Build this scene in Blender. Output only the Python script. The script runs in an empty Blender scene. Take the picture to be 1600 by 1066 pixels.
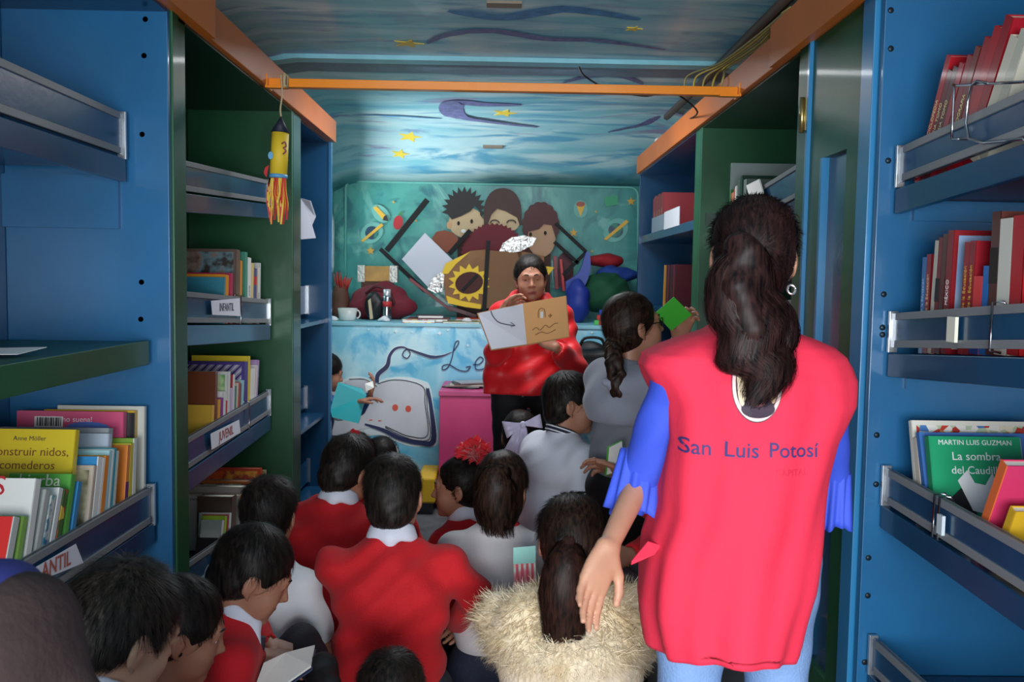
import bpy, bmesh, math, random
import numpy as np
from mathutils import Vector, Matrix, noise
from mathutils.bvhtree import BVHTree
from mathutils.geometry import tessellate_polygon
random.seed(7); rng = np.random.default_rng(7)
scene = bpy.context.scene
COL = scene.collection

# ------------------------------------------------ camera
FPX = 1400.0
CAM = Vector((0, 0, 1.4))
_y = Vector(((783-800)/FPX, (533-437)/FPX, 1.0)).normalized()
_z = Vector((.016, 1.0, 0)); _z.z = -(_y.x*_z.x + _y.y*_z.y)/_y.z; _z.normalize()
_x = Vector((_y.y*_z.z-_y.z*_z.y, _y.z*_z.x-_y.x*_z.z, _y.x*_z.y-_y.y*_z.x))*-1
_x.normalize()
# rows: camera right/up/forward expressed in the world
c_right = Vector((_x.x, _y.x, _z.x)); c_up = Vector((_x.y, _y.y, _z.y)); c_fwd = Vector((_x.z, _y.z, _z.z))
cd = bpy.data.cameras.new('camera'); cam = bpy.data.objects.new('camera', cd); COL.objects.link(cam)
cd.sensor_width = 36; cd.lens = 36*FPX/1600; cd.clip_start = .05
cam.matrix_world = Matrix(((c_right.x, c_up.x, -c_fwd.x, CAM.x), (c_right.y, c_up.y, -c_fwd.y, CAM.y),
                           (c_right.z, c_up.z, -c_fwd.z, CAM.z), (0, 0, 0, 1)))
scene.camera = cam
cd.dof.use_dof = True; cd.dof.focus_distance = 2.7; cd.dof.aperture_fstop = 9.0

def ray(px, py):
    return (c_fwd + c_right*((px-800)/FPX) + c_up*((533-py)/FPX))
def P(px, py, Y):
    d = ray(px, py); return CAM + d*(Y/d.y)
def PX(px, py, X):
    d = ray(px, py); return CAM + d*(X/d.x)
def PZ(px, py, Z):
    d = ray(px, py); return CAM + d*((Z-CAM.z)/d.z)

# ------------------------------------------------ light
scene.view_settings.view_transform = 'Standard'; scene.view_settings.look = 'None'
scene.view_settings.gamma = 1; scene.view_settings.use_curve_mapping = False
scene.view_settings.exposure = 0.75
w = bpy.data.worlds.new('world'); scene.world = w; w.use_nodes = True
w.node_tree.nodes['Background'].inputs[0].default_value = (.78, .88, 1, 1)
w.node_tree.nodes['Background'].inputs[1].default_value = .55
def area(name, loc, target, sx, sy, power, col=(1, 1, 1), spread=180):
    l = bpy.data.lights.new(name, 'AREA'); l.shape = 'RECTANGLE'; l.size = sx; l.size_y = sy
    l.energy = power; l.color = col; l.spread = math.radians(spread)
    o = bpy.data.objects.new(name, l); COL.objects.link(o); o.location = loc
    o.rotation_euler = (Vector(target)-Vector(loc)).to_track_quat('-Z', 'Y').to_euler()
    return o
area('daylight_rear_opening', (-.1, -1.9, 1.15), (.0, 3.8, .75), 2.4, 1.2, 118, (.93, .97, 1))
area('daylight_side_window', (-2.05, 6.1, 1.15), (-.55, 5.9, 2.5), .9, .8, 50, (.93, .97, 1), 100)
area('fill_over_counter', (0, 4.55, 2.46), (0, 5.0, 0), .9, .5, 22, (.95, .98, 1))  # added fill under the closed roof, brightens the reader and counter; no hatch there

# ------------------------------------------------ helpers
def lin(h):
    if isinstance(h, (tuple, list)): return tuple(h)
    h = h.lstrip('#'); v = [int(h[i:i+2], 16)/255 for i in (0, 2, 4)]
    return tuple(x/12.92 if x <= .04045 else ((x+.055)/1.055)**2.4 for x in v)
_m = {}
def M(hexc, rough=.5, metal=0, bump=0, bscale=60, coat=0, var=0, vscale=6, col2=None, sheen=0, stretch=None, trans=0):
    key = (hexc, rough, metal, bump, bscale, coat, var, vscale, col2, sheen, stretch, trans)
    if key in _m: return _m[key]
    m = bpy.data.materials.new('mat_%d' % len(_m)); m.use_nodes = True; _m[key] = m
    nt = m.node_tree; b = nt.nodes['Principled BSDF']
    c = lin(hexc); b.inputs['Base Color'].default_value = (*c, 1)
    b.inputs['Roughness'].default_value = rough; b.inputs['Metallic'].default_value = metal
    b.inputs['Coat Weight'].default_value = coat; b.inputs['Coat Roughness'].default_value = .08
    b.inputs['Sheen Weight'].default_value = sheen
    b.inputs['Transmission Weight'].default_value = trans
    if var or bump:
        tc = nt.nodes.new('ShaderNodeTexCoord'); src = tc.outputs['Object']
        if stretch:
            mp = nt.nodes.new('ShaderNodeMapping'); mp.inputs['Scale'].default_value = stretch
            nt.links.new(src, mp.inputs[0]); src = mp.outputs[0]
    if var:
        n = nt.nodes.new('ShaderNodeTexNoise'); n.inputs['Scale'].default_value = vscale; n.inputs['Detail'].default_value = 6
        nt.links.new(src, n.inputs['Vector'])
        mx = nt.nodes.new('ShaderNodeMix'); mx.data_type = 'RGBA'
        r = nt.nodes.new('ShaderNodeMapRange'); r.inputs[1].default_value = .35; r.inputs[2].default_value = .65
        nt.links.new(n.outputs[0], r.inputs[0]); nt.links.new(r.outputs[0], mx.inputs[0])
        if col2: ca, cb = c, lin(col2)
        else: ca, cb = tuple(x*(1-var) for x in c), tuple(min(1, x*(1+var)) for x in c)
        mx.inputs[6].default_value = (*ca, 1); mx.inputs[7].default_value = (*cb, 1)
        nt.links.new(mx.outputs[2], b.inputs['Base Color'])
    if bump:
        n = nt.nodes.new('ShaderNodeTexNoise'); n.inputs['Scale'].default_value = bscale; n.inputs['Detail'].default_value = 4
        nt.links.new(src, n.inputs['Vector'])
        bp = nt.nodes.new('ShaderNodeBump'); bp.inputs['Strength'].default_value = bump; bp.inputs['Distance'].default_value = .01
        nt.links.new(n.outputs[0], bp.inputs['Height']); nt.links.new(bp.outputs[0], b.inputs['Normal'])
    return m
def Mpat(cols, scale=30, kind='voronoi', rough=.4):
    """patchwork / illustration print out of a colour ramp"""
    key = ('pat', tuple(cols), scale, kind)
    if key in _m: return _m[key]
    m = bpy.data.materials.new('print_%d' % len(_m)); m.use_nodes = True; _m[key] = m
    nt = m.node_tree; b = nt.nodes['Principled BSDF']; b.inputs['Roughness'].default_value = rough
    tc = nt.nodes.new('ShaderNodeTexCoord')
    r = nt.nodes.new('ShaderNodeValToRGB'); r.color_ramp.interpolation = 'CONSTANT' if kind != 'noise' else 'LINEAR'
    if kind == 'voronoi':
        n = nt.nodes.new('ShaderNodeTexVoronoi'); n.inputs['Scale'].default_value = scale
        s = nt.nodes.new('ShaderNodeSeparateColor'); nt.links.new(n.outputs['Color'], s.inputs[0]); out = s.outputs[0]
    elif kind == 'stripe':
        n = nt.nodes.new('ShaderNodeTexWave'); n.inputs['Scale'].default_value = scale; n.bands_direction = 'DIAGONAL'; out = n.outputs['Fac']
    else:
        n = nt.nodes.new('ShaderNodeTexNoise'); n.inputs['Scale'].default_value = scale; n.inputs['Detail'].default_value = 3; out = n.outputs[0]
    nt.links.new(tc.outputs['Object'], n.inputs['Vector']); nt.links.new(out, r.inputs[0])
    el = r.color_ramp.elements
    while len(el) > 1: el.remove(el[-1])
    lo, hi = (0, 1) if kind != 'noise' else (.3, .7)
    for i, c in enumerate(cols):
        e = el[0] if i == 0 else el.new(lo+(hi-lo)*i/len(cols))
        e.position = lo+(hi-lo)*i/len(cols); e.color = (*lin(c), 1)
    nt.links.new(r.outputs[0], b.inputs['Base Color'])
    return m

def tag(o, label=None, cat=None, group=None, kind=None):
    if label: o['label'] = label
    if cat: o['category'] = cat
    if group: o['group'] = group
    if kind: o['kind'] = kind
    return o
def empty(name, loc=(0, 0, 0), label=None, cat=None, group=None, mw=None):
    o = bpy.data.objects.new(name, None); COL.objects.link(o); o.empty_display_size = .05
    if mw is not None: o.matrix_world = mw
    else: o.location = loc
    return tag(o, label, cat, group)
def link(name, me, mat=None, parent=None, smooth=False, local=False):
    """vertices in world space unless local=True (then in the parent's space)"""
    o = bpy.data.objects.new(name, me); COL.objects.link(o)
    if mat is not None:
        for mm in (mat if isinstance(mat, (list, tuple)) else [mat]): me.materials.append(mm)
    if smooth: me.polygons.foreach_set('use_smooth', [True]*len(me.polygons))
    if parent is not None:
        o.parent = parent
        if not local:
            mw = world_of(parent)
            me.transform(mw.inverted())
    else:
        # put the origin in the middle of the base
        vs = [v.co for v in me.vertices]
        if vs:
            c = Vector(((min(v.x for v in vs)+max(v.x for v in vs))/2, (min(v.y for v in vs)+max(v.y for v in vs))/2, min(v.z for v in vs)))
            me.transform(Matrix.Translation(-c)); o.location = c
    return o
def world_of(o):
    m = o.matrix_basis.copy()
    if o.parent: return world_of(o.parent) @ m
    return m
class MB:
    """collects shapes in one mesh"""
    def __init__(s): s.bm = bmesh.new(); s.mi = 0
    def hexa(s, p, bev=0):
        v = [s.bm.verts.new(q) for q in p]
        fs = [s.bm.faces.new([v[i] for i in f]) for f in ((3,2,1,0),(4,5,6,7),(0,1,5,4),(1,2,6,5),(2,3,7,6),(3,0,4,7))]
        for f in fs: f.material_index = s.mi
        if bev:
            es = set(e for f in fs for e in f.edges)
            r = bmesh.ops.bevel(s.bm, geom=list(es), offset=bev, segments=2, affect='EDGES', profile=.5)
            for f in r['faces']: f.material_index = s.mi
        return s
    def box(s, a, b, bev=0):
        x0, x1 = sorted((a[0], b[0])); y0, y1 = sorted((a[1], b[1])); z0, z1 = sorted((a[2], b[2]))
        return s.hexa([(x0,y0,z0),(x1,y0,z0),(x1,y1,z0),(x0,y1,z0),(x0,y0,z1),(x1,y0,z1),(x1,y1,z1),(x0,y1,z1)], bev)
    def obox(s, c, h, R, bev=0):
        c = Vector(c); pts = []
        for z in (-1, 1):
            for x, y in ((-1,-1),(1,-1),(1,1),(-1,1)): pts.append(c + R @ Vector((x*h[0], y*h[1], z*h[2])))
        return s.hexa(pts, bev)
    def tube(s, pts, r, n=8, caps=True):
        pts = [Vector(p) for p in pts]; rs = r if isinstance(r, (list, tuple)) else [r]*len(pts)
        rings = []; prev = None
        for i, p in enumerate(pts):
            t = (pts[min(i+1, len(pts)-1)]-pts[max(i-1, 0)]).normalized()
            a = prev if prev is not None else (Vector((0,0,1)) if abs(t.z) < .9 else Vector((1,0,0)))
            u = (a - t*a.dot(t)).normalized(); prev = u; v = t.cross(u)
            rings.append([s.bm.verts.new(p + (u*math.cos(2*math.pi*k/n)+v*math.sin(2*math.pi*k/n))*rs[i]) for k in range(n)])
        for i in range(len(rings)-1):
            for k in range(n):
                f = s.bm.faces.new((rings[i][k], rings[i][(k+1) % n], rings[i+1][(k+1) % n], rings[i+1][k])); f.material_index = s.mi; f.smooth = True
        if caps:
            f = s.bm.faces.new(rings[0][::-1]); f.material_index = s.mi
            f = s.bm.faces.new(rings[-1]); f.material_index = s.mi
        return s
    def lathe(s, prof, c=(0,0,0), R=None, n=24):
        c = Vector(c); R = R or Matrix.Identity(3); rings = []
        for r, z in prof:
            rings.append([s.bm.verts.new(c + R @ Vector((r*math.cos(2*math.pi*k/n), r*math.sin(2*math.pi*k/n), z))) for k in range(n)])
        for i in range(len(rings)-1):
            for k in range(n):
                f = s.bm.faces.new((rings[i][k], rings[i][(k+1) % n], rings[i+1][(k+1) % n], rings[i+1][k])); f.smooth = True; f.material_index = s.mi
        for rg, rev in ((rings[0], True), (rings[-1], False)):
            try:
                f = s.bm.faces.new(rg[::-1] if rev else rg); f.material_index = s.mi
            except Exception: pass
        return s
    def prism(s, pts, vec, concave=True):
        """polygon (list of 3D points in one plane) extruded by vec"""
        vec = Vector(vec); a = [s.bm.verts.new(p) for p in pts]; b = [s.bm.verts.new(Vector(p)+vec) for p in pts]
        n = len(pts); fs = []
        for t in tessellate_polygon([[Vector(p) for p in pts]]):
            fs.append(s.bm.faces.new([a[i] for i in t])); fs.append(s.bm.faces.new([b[i] for i in t[::-1]]))
        for i in range(n): fs.append(s.bm.faces.new((a[i], a[(i+1) % n], b[(i+1) % n], b[i])))
        for f in fs: f.material_index = s.mi
        return s
    def build(s, name, mat=None, parent=None, smooth=False, local=False, norm=True):
        if norm: bmesh.ops.recalc_face_normals(s.bm, faces=s.bm.faces)
        me = bpy.data.meshes.new(name); s.bm.to_mesh(me); s.bm.free()
        return link(name, me, mat, parent, smooth, local)
def box(name, a, b, mat, parent=None, bev=0, local=False):
    return MB().box(a, b, bev).build(name, mat, parent, local=local)

_fontcache = {}
def text_mesh(s, size=1, ext=.0, shear=0, bold=0):
    cu = bpy.data.curves.new('t', 'FONT'); cu.body = s; cu.size = size; cu.extrude = ext; cu.align_x = 'CENTER'; cu.align_y = 'CENTER'
    cu.shear = shear; cu.offset = bold; cu.resolution_u = 3
    o = bpy.data.objects.new('t', cu); COL.objects.link(o)
    dg = bpy.context.evaluated_depsgraph_get(); dg.update()
    me = bpy.data.meshes.new_from_object(o.evaluated_get(dg)); me.materials.clear()
    bpy.data.objects.remove(o); bpy.data.curves.remove(cu)
    return me
def frame(o, xdir, zdir):
    """4x4 with local x along xdir, local z (text normal) along zdir"""
    x = Vector(xdir).normalized(); z = Vector(zdir); z = (z-x*z.dot(x)).normalized(); y = z.cross(x)
    return Matrix(((x.x, y.x, z.x, o[0]), (x.y, y.y, z.y, o[1]), (x.z, y.z, z.z, o[2]), (0, 0, 0, 1)))
def text(s, mat, parent, mw, size, name='lettering', ext=.0006, shear=0, bold=0, local=False):
    me = text_mesh(s, size, ext, shear, bold); me.transform(mw)
    return link(name, me, mat, parent, local=local)
def smoothpath(pts, sub=6):
    pts = [Vector(p) for p in pts]; out = []
    for i in range(len(pts)-1):
        p0 = pts[max(i-1, 0)]; p1 = pts[i]; p2 = pts[i+1]; p3 = pts[min(i+2, len(pts)-1)]
        for k in range(sub):
            t = k/sub
            out.append(.5*((2*p1)+(p2-p0)*t+(2*p0-5*p1+4*p2-p3)*t*t+(3*p1-p0-3*p2+p3)*t**3))
    out.append(pts[-1]); return out
def ribbon(mb, pts, w, n, t=.0015):
    """painted stroke of width w (number or list) lying in the plane with normal n"""
    pts = [Vector(p) for p in pts]; n = Vector(n).normalized(); L = len(pts)
    ws = w if isinstance(w, (list, tuple)) else [w]*L
    for lay in (0,):
        A = []; B = []
        for i, p in enumerate(pts):
            d = (pts[min(i+1, L-1)]-pts[max(i-1, 0)]).normalized(); s = n.cross(d)
            A.append(mb.bm.verts.new(p+s*ws[i]/2+n*t)); B.append(mb.bm.verts.new(p-s*ws[i]/2+n*t))
        for i in range(L-1):
            f = mb.bm.faces.new((A[i], B[i], B[i+1], A[i+1])); f.material_index = mb.mi
    return mb
# ================================================= THE SETTING
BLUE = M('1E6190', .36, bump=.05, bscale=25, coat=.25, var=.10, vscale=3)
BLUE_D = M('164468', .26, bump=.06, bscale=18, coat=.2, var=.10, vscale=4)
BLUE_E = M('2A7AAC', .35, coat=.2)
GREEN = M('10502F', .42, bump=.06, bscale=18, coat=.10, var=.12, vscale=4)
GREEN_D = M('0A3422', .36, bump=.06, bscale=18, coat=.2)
ORANGE = M('CC6A14', .42, bump=.05, bscale=14, coat=.1, var=.08, vscale=3)
ORANGE_B = M('F08A0E', .3, coat=.3)
STRIP = M('7E8184', .45); ALU = M('C9CDD2', .3, metal=.85); STEEL = M('B9BDC4', .22, metal=1)
SCREW = M('33424F', .4, metal=.6); PAPER = M('F2F1EC', .8); WHITE = M('E8E8E4', .6)
BLACK = M('08080A', .75); INK = M('20222E', .7)

# ceiling, wall paints
def sky_paint(base, light, dark, purple, scale, name, stretch=(1, 2.2, 1)):
    m = bpy.data.materials.new(name); m.use_nodes = True; nt = m.node_tree; b = nt.nodes['Principled BSDF']
    b.inputs['Roughness'].default_value = .42; b.inputs['Coat Weight'].default_value = .15
    tc = nt.nodes.new('ShaderNodeTexCoord'); mp = nt.nodes.new('ShaderNodeMapping'); mp.inputs['Scale'].default_value = stretch
    nt.links.new(tc.outputs['Object'], mp.inputs[0])
    def nz(sc, det, dist, off):
        mm = nt.nodes.new('ShaderNodeMapping'); mm.inputs['Location'].default_value = off; nt.links.new(mp.outputs[0], mm.inputs[0])
        n = nt.nodes.new('ShaderNodeTexNoise'); n.inputs['Scale'].default_value = sc; n.inputs['Detail'].default_value = det
        n.inputs['Distortion'].default_value = dist; nt.links.new(mm.outputs[0], n.inputs['Vector']); return n.outputs[0]
    def rng_(o, a, bb):
        r = nt.nodes.new('ShaderNodeMapRange'); r.inputs[1].default_value = a; r.inputs[2].default_value = bb; nt.links.new(o, r.inputs[0]); return r.outputs[0]
    def mix(f, c1, c2):
        x = nt.nodes.new('ShaderNodeMix'); x.data_type = 'RGBA'; nt.links.new(f, x.inputs[0])
        if isinstance(c1, str): x.inputs[6].default_value = (*lin(c1), 1)
        else: nt.links.new(c1, x.inputs[6])
        x.inputs[7].default_value = (*lin(c2), 1); return x.outputs[2]
    o = mix(rng_(nz(scale, 7, 1.2, (0, 0, 0)), .42, .62), base, light)
    o = mix(rng_(nz(scale*1.6, 6, 2.0, (3, 7, 1)), .52, .66), o, dark)
    o = mix(rng_(nz(scale*.8, 5, 2.6, (9, 2, 4)), .60, .68), o, purple)
    nt.links.new(o, b.inputs['Base Color'])
    n = nt.nodes.new('ShaderNodeBump'); n.inputs['Strength'].default_value = .12
    nt.links.new(nz(30, 3, 0, (0, 0, 0)), n.inputs['Height']); nt.links.new(n.outputs[0], b.inputs['Normal'])
    return m
CEIL = sky_paint('84C2D0', 'C4E2E6', '64A8C6', '9094B8', 1.3, 'painted_sky', (.55, 2.4, 1))
TEAL = sky_paint('2E8884', '4CA298', '207278', '6CB0A6', 2.0, 'painted_teal', (1, 1, 1))
CNTR = sky_paint('7FCDE6', 'C5ECF4', '4DB3DC', 'A5DDF0', 2.0, 'painted_light_blue', (1, 1, 1))

# floor
floor = box('floor', (-1.45, -1.2, -.06), (1.45, 7.05, 0), M('5A5C60', .75, bump=.3, bscale=90, var=.3, vscale=9)); tag(floor, kind='structure')
# ground outside the open back of the truck
g = box('floor', (-9, -12, -.9), (9, 14, -.86), M('6E6A64', .9, var=.2)); tag(g, kind='structure'); g.name = 'floor_outside'

# side walls (window hole in the left one, behind the book cabinets)
def wallX(name, x0, x1, Y0, Y1, z0, z1, mat, hole=None):
    mb = MB()
    if hole:
        a, b, c, d = hole
        mb.box((x0, Y0, z0), (x1, a, z1)); mb.box((x0, b, z0), (x1, Y1, z1))
        mb.box((x0, a, z0), (x1, b, c)); mb.box((x0, a, d), (x1, b, z1))
    else: mb.box((x0, Y0, z0), (x1, Y1, z1))
    o = mb.build(name, mat); tag(o, kind='structure'); return o
wallX('wall_left', -1.50, -1.45, -1.15, 5.14, 0, 2.62, M('2B4A66', .6))
wallX('wall_left_rear', -1.50, -1.30, 5.14, 7.05, 0, 2.62, TEAL, hole=(5.75, 6.88, 1.42, 1.88))
wallX('wall_right', 1.45, 1.50, -1.15, 7.05, 0, 2.62, M('2B4A66', .6))
# window frame: rounded rubber and aluminium frame, glass
def rrect(Y0, Y1, z0, z1, r, n=5):
    pts = []
    for cy, cz, a0 in ((Y1-r, z1-r, 0), (Y0+r, z1-r, 90), (Y0+r, z0+r, 180), (Y1-r, z0+r, 270)):
        for k in range(n+1):
            a = math.radians(a0+90*k/n); pts.append((cy+r*math.cos(a), cz+r*math.sin(a)))
    return pts
wr = rrect(5.77, 6.87, 1.44, 1.86, .07); wr.append(wr[0])
o = MB().tube([(-1.295, y, z) for y, z in wr], .022, 8, caps=False).build('window_1', M('D5D8DA', .35, metal=.4)); tag(o, kind='structure')
gm = M('DCEAF0', .05).copy(); gm.node_tree.nodes['Principled BSDF'].inputs['Alpha'].default_value = .12
o2 = box('window_pane', (-1.40, 5.75, 1.42), (-1.394, 6.88, 1.88), gm, o)

# back wall: panel with rounded corners framed by a bead
wb = box('wall_back', (-1.45, 7.0, 0), (1.45, 7.06, 2.62), TEAL); tag(wb, kind='structure')
# ceiling: shallow arch across, curving down towards the back wall
def ceil_z(x, y):
    a = abs(x)/1.45
    z = 2.50 - .20*max(0, (a-.72)/.28)**2
    t = max(0, (y-5.7)/1.3); z -= .36*t**2.0
    return z
mb = MB(); nx, ny = 24, 44; G = []
for j in range(ny+1):
    y = -1.15 + (7.0+1.15)*j/ny
    G.append([mb.bm.verts.new((-1.45+2.9*i/nx, y, ceil_z(-1.45+2.9*i/nx, y))) for i in range(nx+1)])
T = [[mb.bm.verts.new(v.co + Vector((0, 0, .05))) for v in row] for row in G]
for j in range(ny):
    for i in range(nx):
        f = mb.bm.faces.new((G[j][i], G[j+1][i], G[j+1][i+1], G[j][i+1])); f.smooth = True
        mb.bm.faces.new((T[j][i], T[j][i+1], T[j+1][i+1], T[j+1][i]))
for j in range(ny):
    mb.bm.faces.new((G[j][0], T[j][0], T[j+1][0], G[j+1][0])); mb.bm.faces.new((G[j+1][nx], T[j+1][nx], T[j][nx], G[j][nx]))
for i in range(nx):
    mb.bm.faces.new((G[0][i+1], T[0][i+1], T[0][i], G[0][i])); mb.bm.faces.new((G[ny][i], T[ny][i], T[ny][i+1], G[ny][i+1]))
ceiling = mb.build('ceiling', CEIL, norm=False); tag(ceiling, kind='structure')
def on_ceiling(px, py):
    d = ray(px, py)
    for k in range(100, 800):
        t = k/100; q = CAM+d*t
        if q.z >= ceil_z(q.x, q.y): return q, t
    return q, t
# cross rib of the roof and its grey neighbour strip, orange edge lines
def rib(y, h, wd, mat, name):
    mb = MB(); N = 20
    for i in range(N):
        xa, xb = -1.3+2.6*i/N, -1.3+2.6*(i+1)/N
        za, zb = ceil_z(xa, y), ceil_z(xb, y)
        mb.hexa([(xa, y, za-h), (xb, y, zb-h), (xb, y+wd, zb-h), (xa, y+wd, za-h), (xa, y, za+.01), (xb, y, zb+.01), (xb, y+wd, zb+.01), (xa, y+wd, za+.01)])
    o = mb.build(name, mat); tag(o, kind='structure'); return o
ry = P(750, 92, 1); q, t = on_ceiling(750, 96)
rib(q.y-.10, .022, .09, M('8FD3E2', .35, var=.1), 'trim_1')
rib(q.y-.008, .006, .26, M('71879A', .45, var=.15), 'trim_2')
# yellow painted stars, vent slots on the ceiling
def star(mb, c, u, v, r, n=5, inner=.42, t=.003):
    pts = []
    for k in range(2*n):
        a = math.pi/2+math.pi*k/n; rr = r if k % 2 == 0 else r*inner
        pts.append(Vector(c)+Vector(u)*rr*math.cos(a)+Vector(v)*rr*math.sin(a))
    nn = Vector(u).cross(Vector(v)).normalized()
    mb.prism(pts, nn*t); return mb
for (sx, sy, r) in ((638, 67, .075), (788, 176, .085), (640, 213, .09), (625, 240, .07), (893, 232, .08), (990, 44, .04)):
    q, t = on_ceiling(sx, sy)
    e = .06; n = Vector((-(ceil_z(q.x+e, q.y)-ceil_z(q.x-e, q.y))/(2*e), -(ceil_z(q.x, q.y+e)-ceil_z(q.x, q.y-e))/(2*e), 1)).normalized()
    u = Vector((1, 0, -(n.x/n.z))).normalized(); v = n.cross(u)
    star(MB(), q-n*.002, v, u, r).build('painted_star', M('E8D04A', .5), ceiling)
for (sx, sy) in ((770, 229), (788, 4)):
    q, t = on_ceiling(sx, sy)
    mb = MB(); mb.box((q.x-.07, q.y-.03, q.z-.012), (q.x+.07, q.y+.03, q.z+.02)); mb.build('vent_cover', M('8A7D6C', .6), ceiling)
# purple brush swirls
def swirl(pts, w, mat, name='painted_swirl'):
    W = []
    for (a, b) in smoothpath([(x, y, 0) for x, y in pts], 5) and [(v.x, v.y) for v in smoothpath([(x, y, 0) for x, y in pts], 5)]:
        q, t = on_ceiling(a, b); W.append(Vector((q.x, q.y, ceil_z(q.x, q.y)-.004)))
    mb = MB(); L = len(W); ww = [w*math.sin(math.pi*(i+.5)/L)**.6 for i in range(L)]
    ribbon(mb, W, ww, (0, 0, -1), .001).build(name, mat, ceiling)
PUR = M('6C6F9E', .5, var=.25, vscale=30); DKB = M('4A86B8', .5, var=.2, vscale=20)
swirl([(668, 66), (700, 52), (770, 46), (850, 58), (940, 62), (1040, 76)], .07, PUR)
swirl([(880, 128), (920, 118), (970, 118), (1005, 130)], .06, PUR)
swirl([(815, 163), (760, 162), (710, 160), (712, 180), (760, 190), (840, 198)], .16, PUR)
swirl([(550, 178), (620, 180), (690, 184)], .04, DKB)
swirl([(950, 205), (1000, 195), (1030, 180)], .08, PUR)
swirl([(700, 15), (790, 25), (880, 12), (1000, 28)], .10, DKB)

# mural pieces painted on the back wall
YB = 6.995
def wp(px, py, dy=0): return P(px, py, YB-dy)
def poly(name, pts, mat, parent=wb, dy=0, t=.004):
    return MB().prism([wp(a, b, dy) for a, b in pts], (0, -t, 0)).build(name, mat, parent)
def ell(cx, cy, rx, ry, rot=0, n=20):
    c, s = math.cos(math.radians(rot)), math.sin(math.radians(rot))
    return [(cx+rx*math.cos(2*math.pi*k/n)*c-ry*math.sin(2*math.pi*k/n)*s, cy+rx*math.cos(2*math.pi*k/n)*s+ry*math.sin(2*math.pi*k/n)*c) for k in range(n)]
YEL = M('E3B23A', .5); HALO = M('6FB4AA', .6, var=.1)
def planet(cx, cy, s):
    poly('painted_halo', ell(cx, cy, 20*s, 16*s, -40), HALO)
    poly('painted_planet', ell(cx, cy, 11*s, 11*s), Mpat(['145878', '1E8A6A', '0E3A58'], 14, 'noise'), dy=.004)
    poly('painted_ring', [(cx-18*s, cy+13*s), (cx-14*s, cy+15*s), (cx+19*s, cy-12*s), (cx+16*s, cy-16*s)], YEL, dy=.008)
planet(581, 364, .95); planet(962, 360, 1.05)
poly('painted_halo', ell(595, 334, 17, 11, 45), HALO)
poly('painted_pencil', [(583, 325), (588, 322), (604, 338), (607, 346), (598, 343)], YEL, dy=.004)
poly('painted_pencil_tip', [(600, 338), (604, 336), (607, 346), (598, 344)], M('2B2A2C', .5), dy=.008)
poly('painted_apple', ell(622, 348, 7.5, 11, 10), M('B81F2B', .45), dy=.004)
poly('painted_leaf', [(622, 337), (626, 330), (629, 334)], M('3C8A3C', .5), dy=.004)
poly('painted_halo', ell(907, 327, 11, 14), HALO)
poly('painted_cone', [(900, 319), (915, 319), (907, 339)], YEL, dy=.004)
poly('painted_scoop', ell(907, 319, 7, 4), M('9C4A3A', .5), dy=.008)
poly('painted_book_shape', [(944, 308), (965, 305), (966, 320), (946, 323)], M('2E9C6C', .5), dy=.002)
def wstar(cx, cy, r):
    pts = []
    for k in range(10):
        a = math.pi/2+math.pi*k/5; rr = r if k % 2 == 0 else r*.45
        pts.append((cx+rr*math.cos(a), cy-rr*math.sin(a)))
    poly('painted_star', pts, M('D8A43A', .5), dy=.002)
for a in ((986, 315, 7), (896, 364, 7), (579, 392, 7), (615, 316, 2.5), (931, 331, 2.5), (650, 345, 2.5), (1002, 300, 4), (925, 393, 2.5)): wstar(*a)
# bead round the back panel
pts = []
for cx, cy, a0 in ((985, 305, 0), (552, 295, 90)):
    for k in range(6):
        a = math.radians(a0+90*k/5); pts.append((cx+12*math.cos(a), cy-12*math.sin(a)))
pts = [(997, 520)]+pts+[(540, 520)]
MB().tube([wp(a, b) for a, b in pts], .010, 6).build('panel_bead', M('6FB9B0', .4), wb)

# ------------------------------------------------ orange fascia beams and cross bar
XF = .96
def beam(name, sgn, Y0, Y1, label):
    e = empty(name, (sgn*XF, Y0, 2.2), label, 'beam')
    a, b = (XF-.02)*sgn, (XF+.30)*sgn
    mb = MB(); mb.hexa([(a, Y0, zb1), (b, Y0, zb1), (b, Y1, zb1), (a, Y1, zb1), (a, Y0, zt1), (b, Y0, zt1), (b, Y1, zt1), (a, Y1, zt1)], .003)
    mb.build('board', ORANGE, e); return e
zt1 = P(522, 190, 5.12).z; zb1 = P(522, 223, 5.12).z
bl = beam('fascia_beam', -1, -.3, 5.12, 'orange painted fascia beam along the top of the left cabinets')
br = beam('fascia_beam', 1, -.3, 6.35, 'orange painted fascia beam along the top of the right cabinets')
q = PX(312, 30, -XF)
box('lap_board', (-XF+.022, -.3, zb1-.012), (-XF+.05, q.y, zt1+.01), ORANGE, bl)
q = PX(1225, 90, XF)
box('lap_board', (XF-.05, -.3, zb1-.012), (XF-.022, q.y, zt1+.01), ORANGE, br)
ca = PX(420, 130, -XF+.03); cb = PX(1143, 146, XF-.03)
cy = (ca.y+cb.y)/2
cbz = P(780, 137, cy).z
e = empty('cross_bar', (0, cy, cbz), 'bright orange bar crossing the aisle under the painted ceiling', 'bar')
box('rail', (-XF+.02, cy-.02, cbz-.017), (XF-.02, cy+.02, cbz+.017), ORANGE_B, e, .002)
for s in (-1, 1): box('end_bracket', (s*(XF-.015), cy-.05, cbz-.026), (s*(XF-.024), cy+.03, cbz+.028), ORANGE_B, e, .001); box('end_foot', (s*(XF-.02), cy-.045, cbz-.026), (s*(XF-.10), cy-.016, cbz-.018), ORANGE_B, e)
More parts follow.
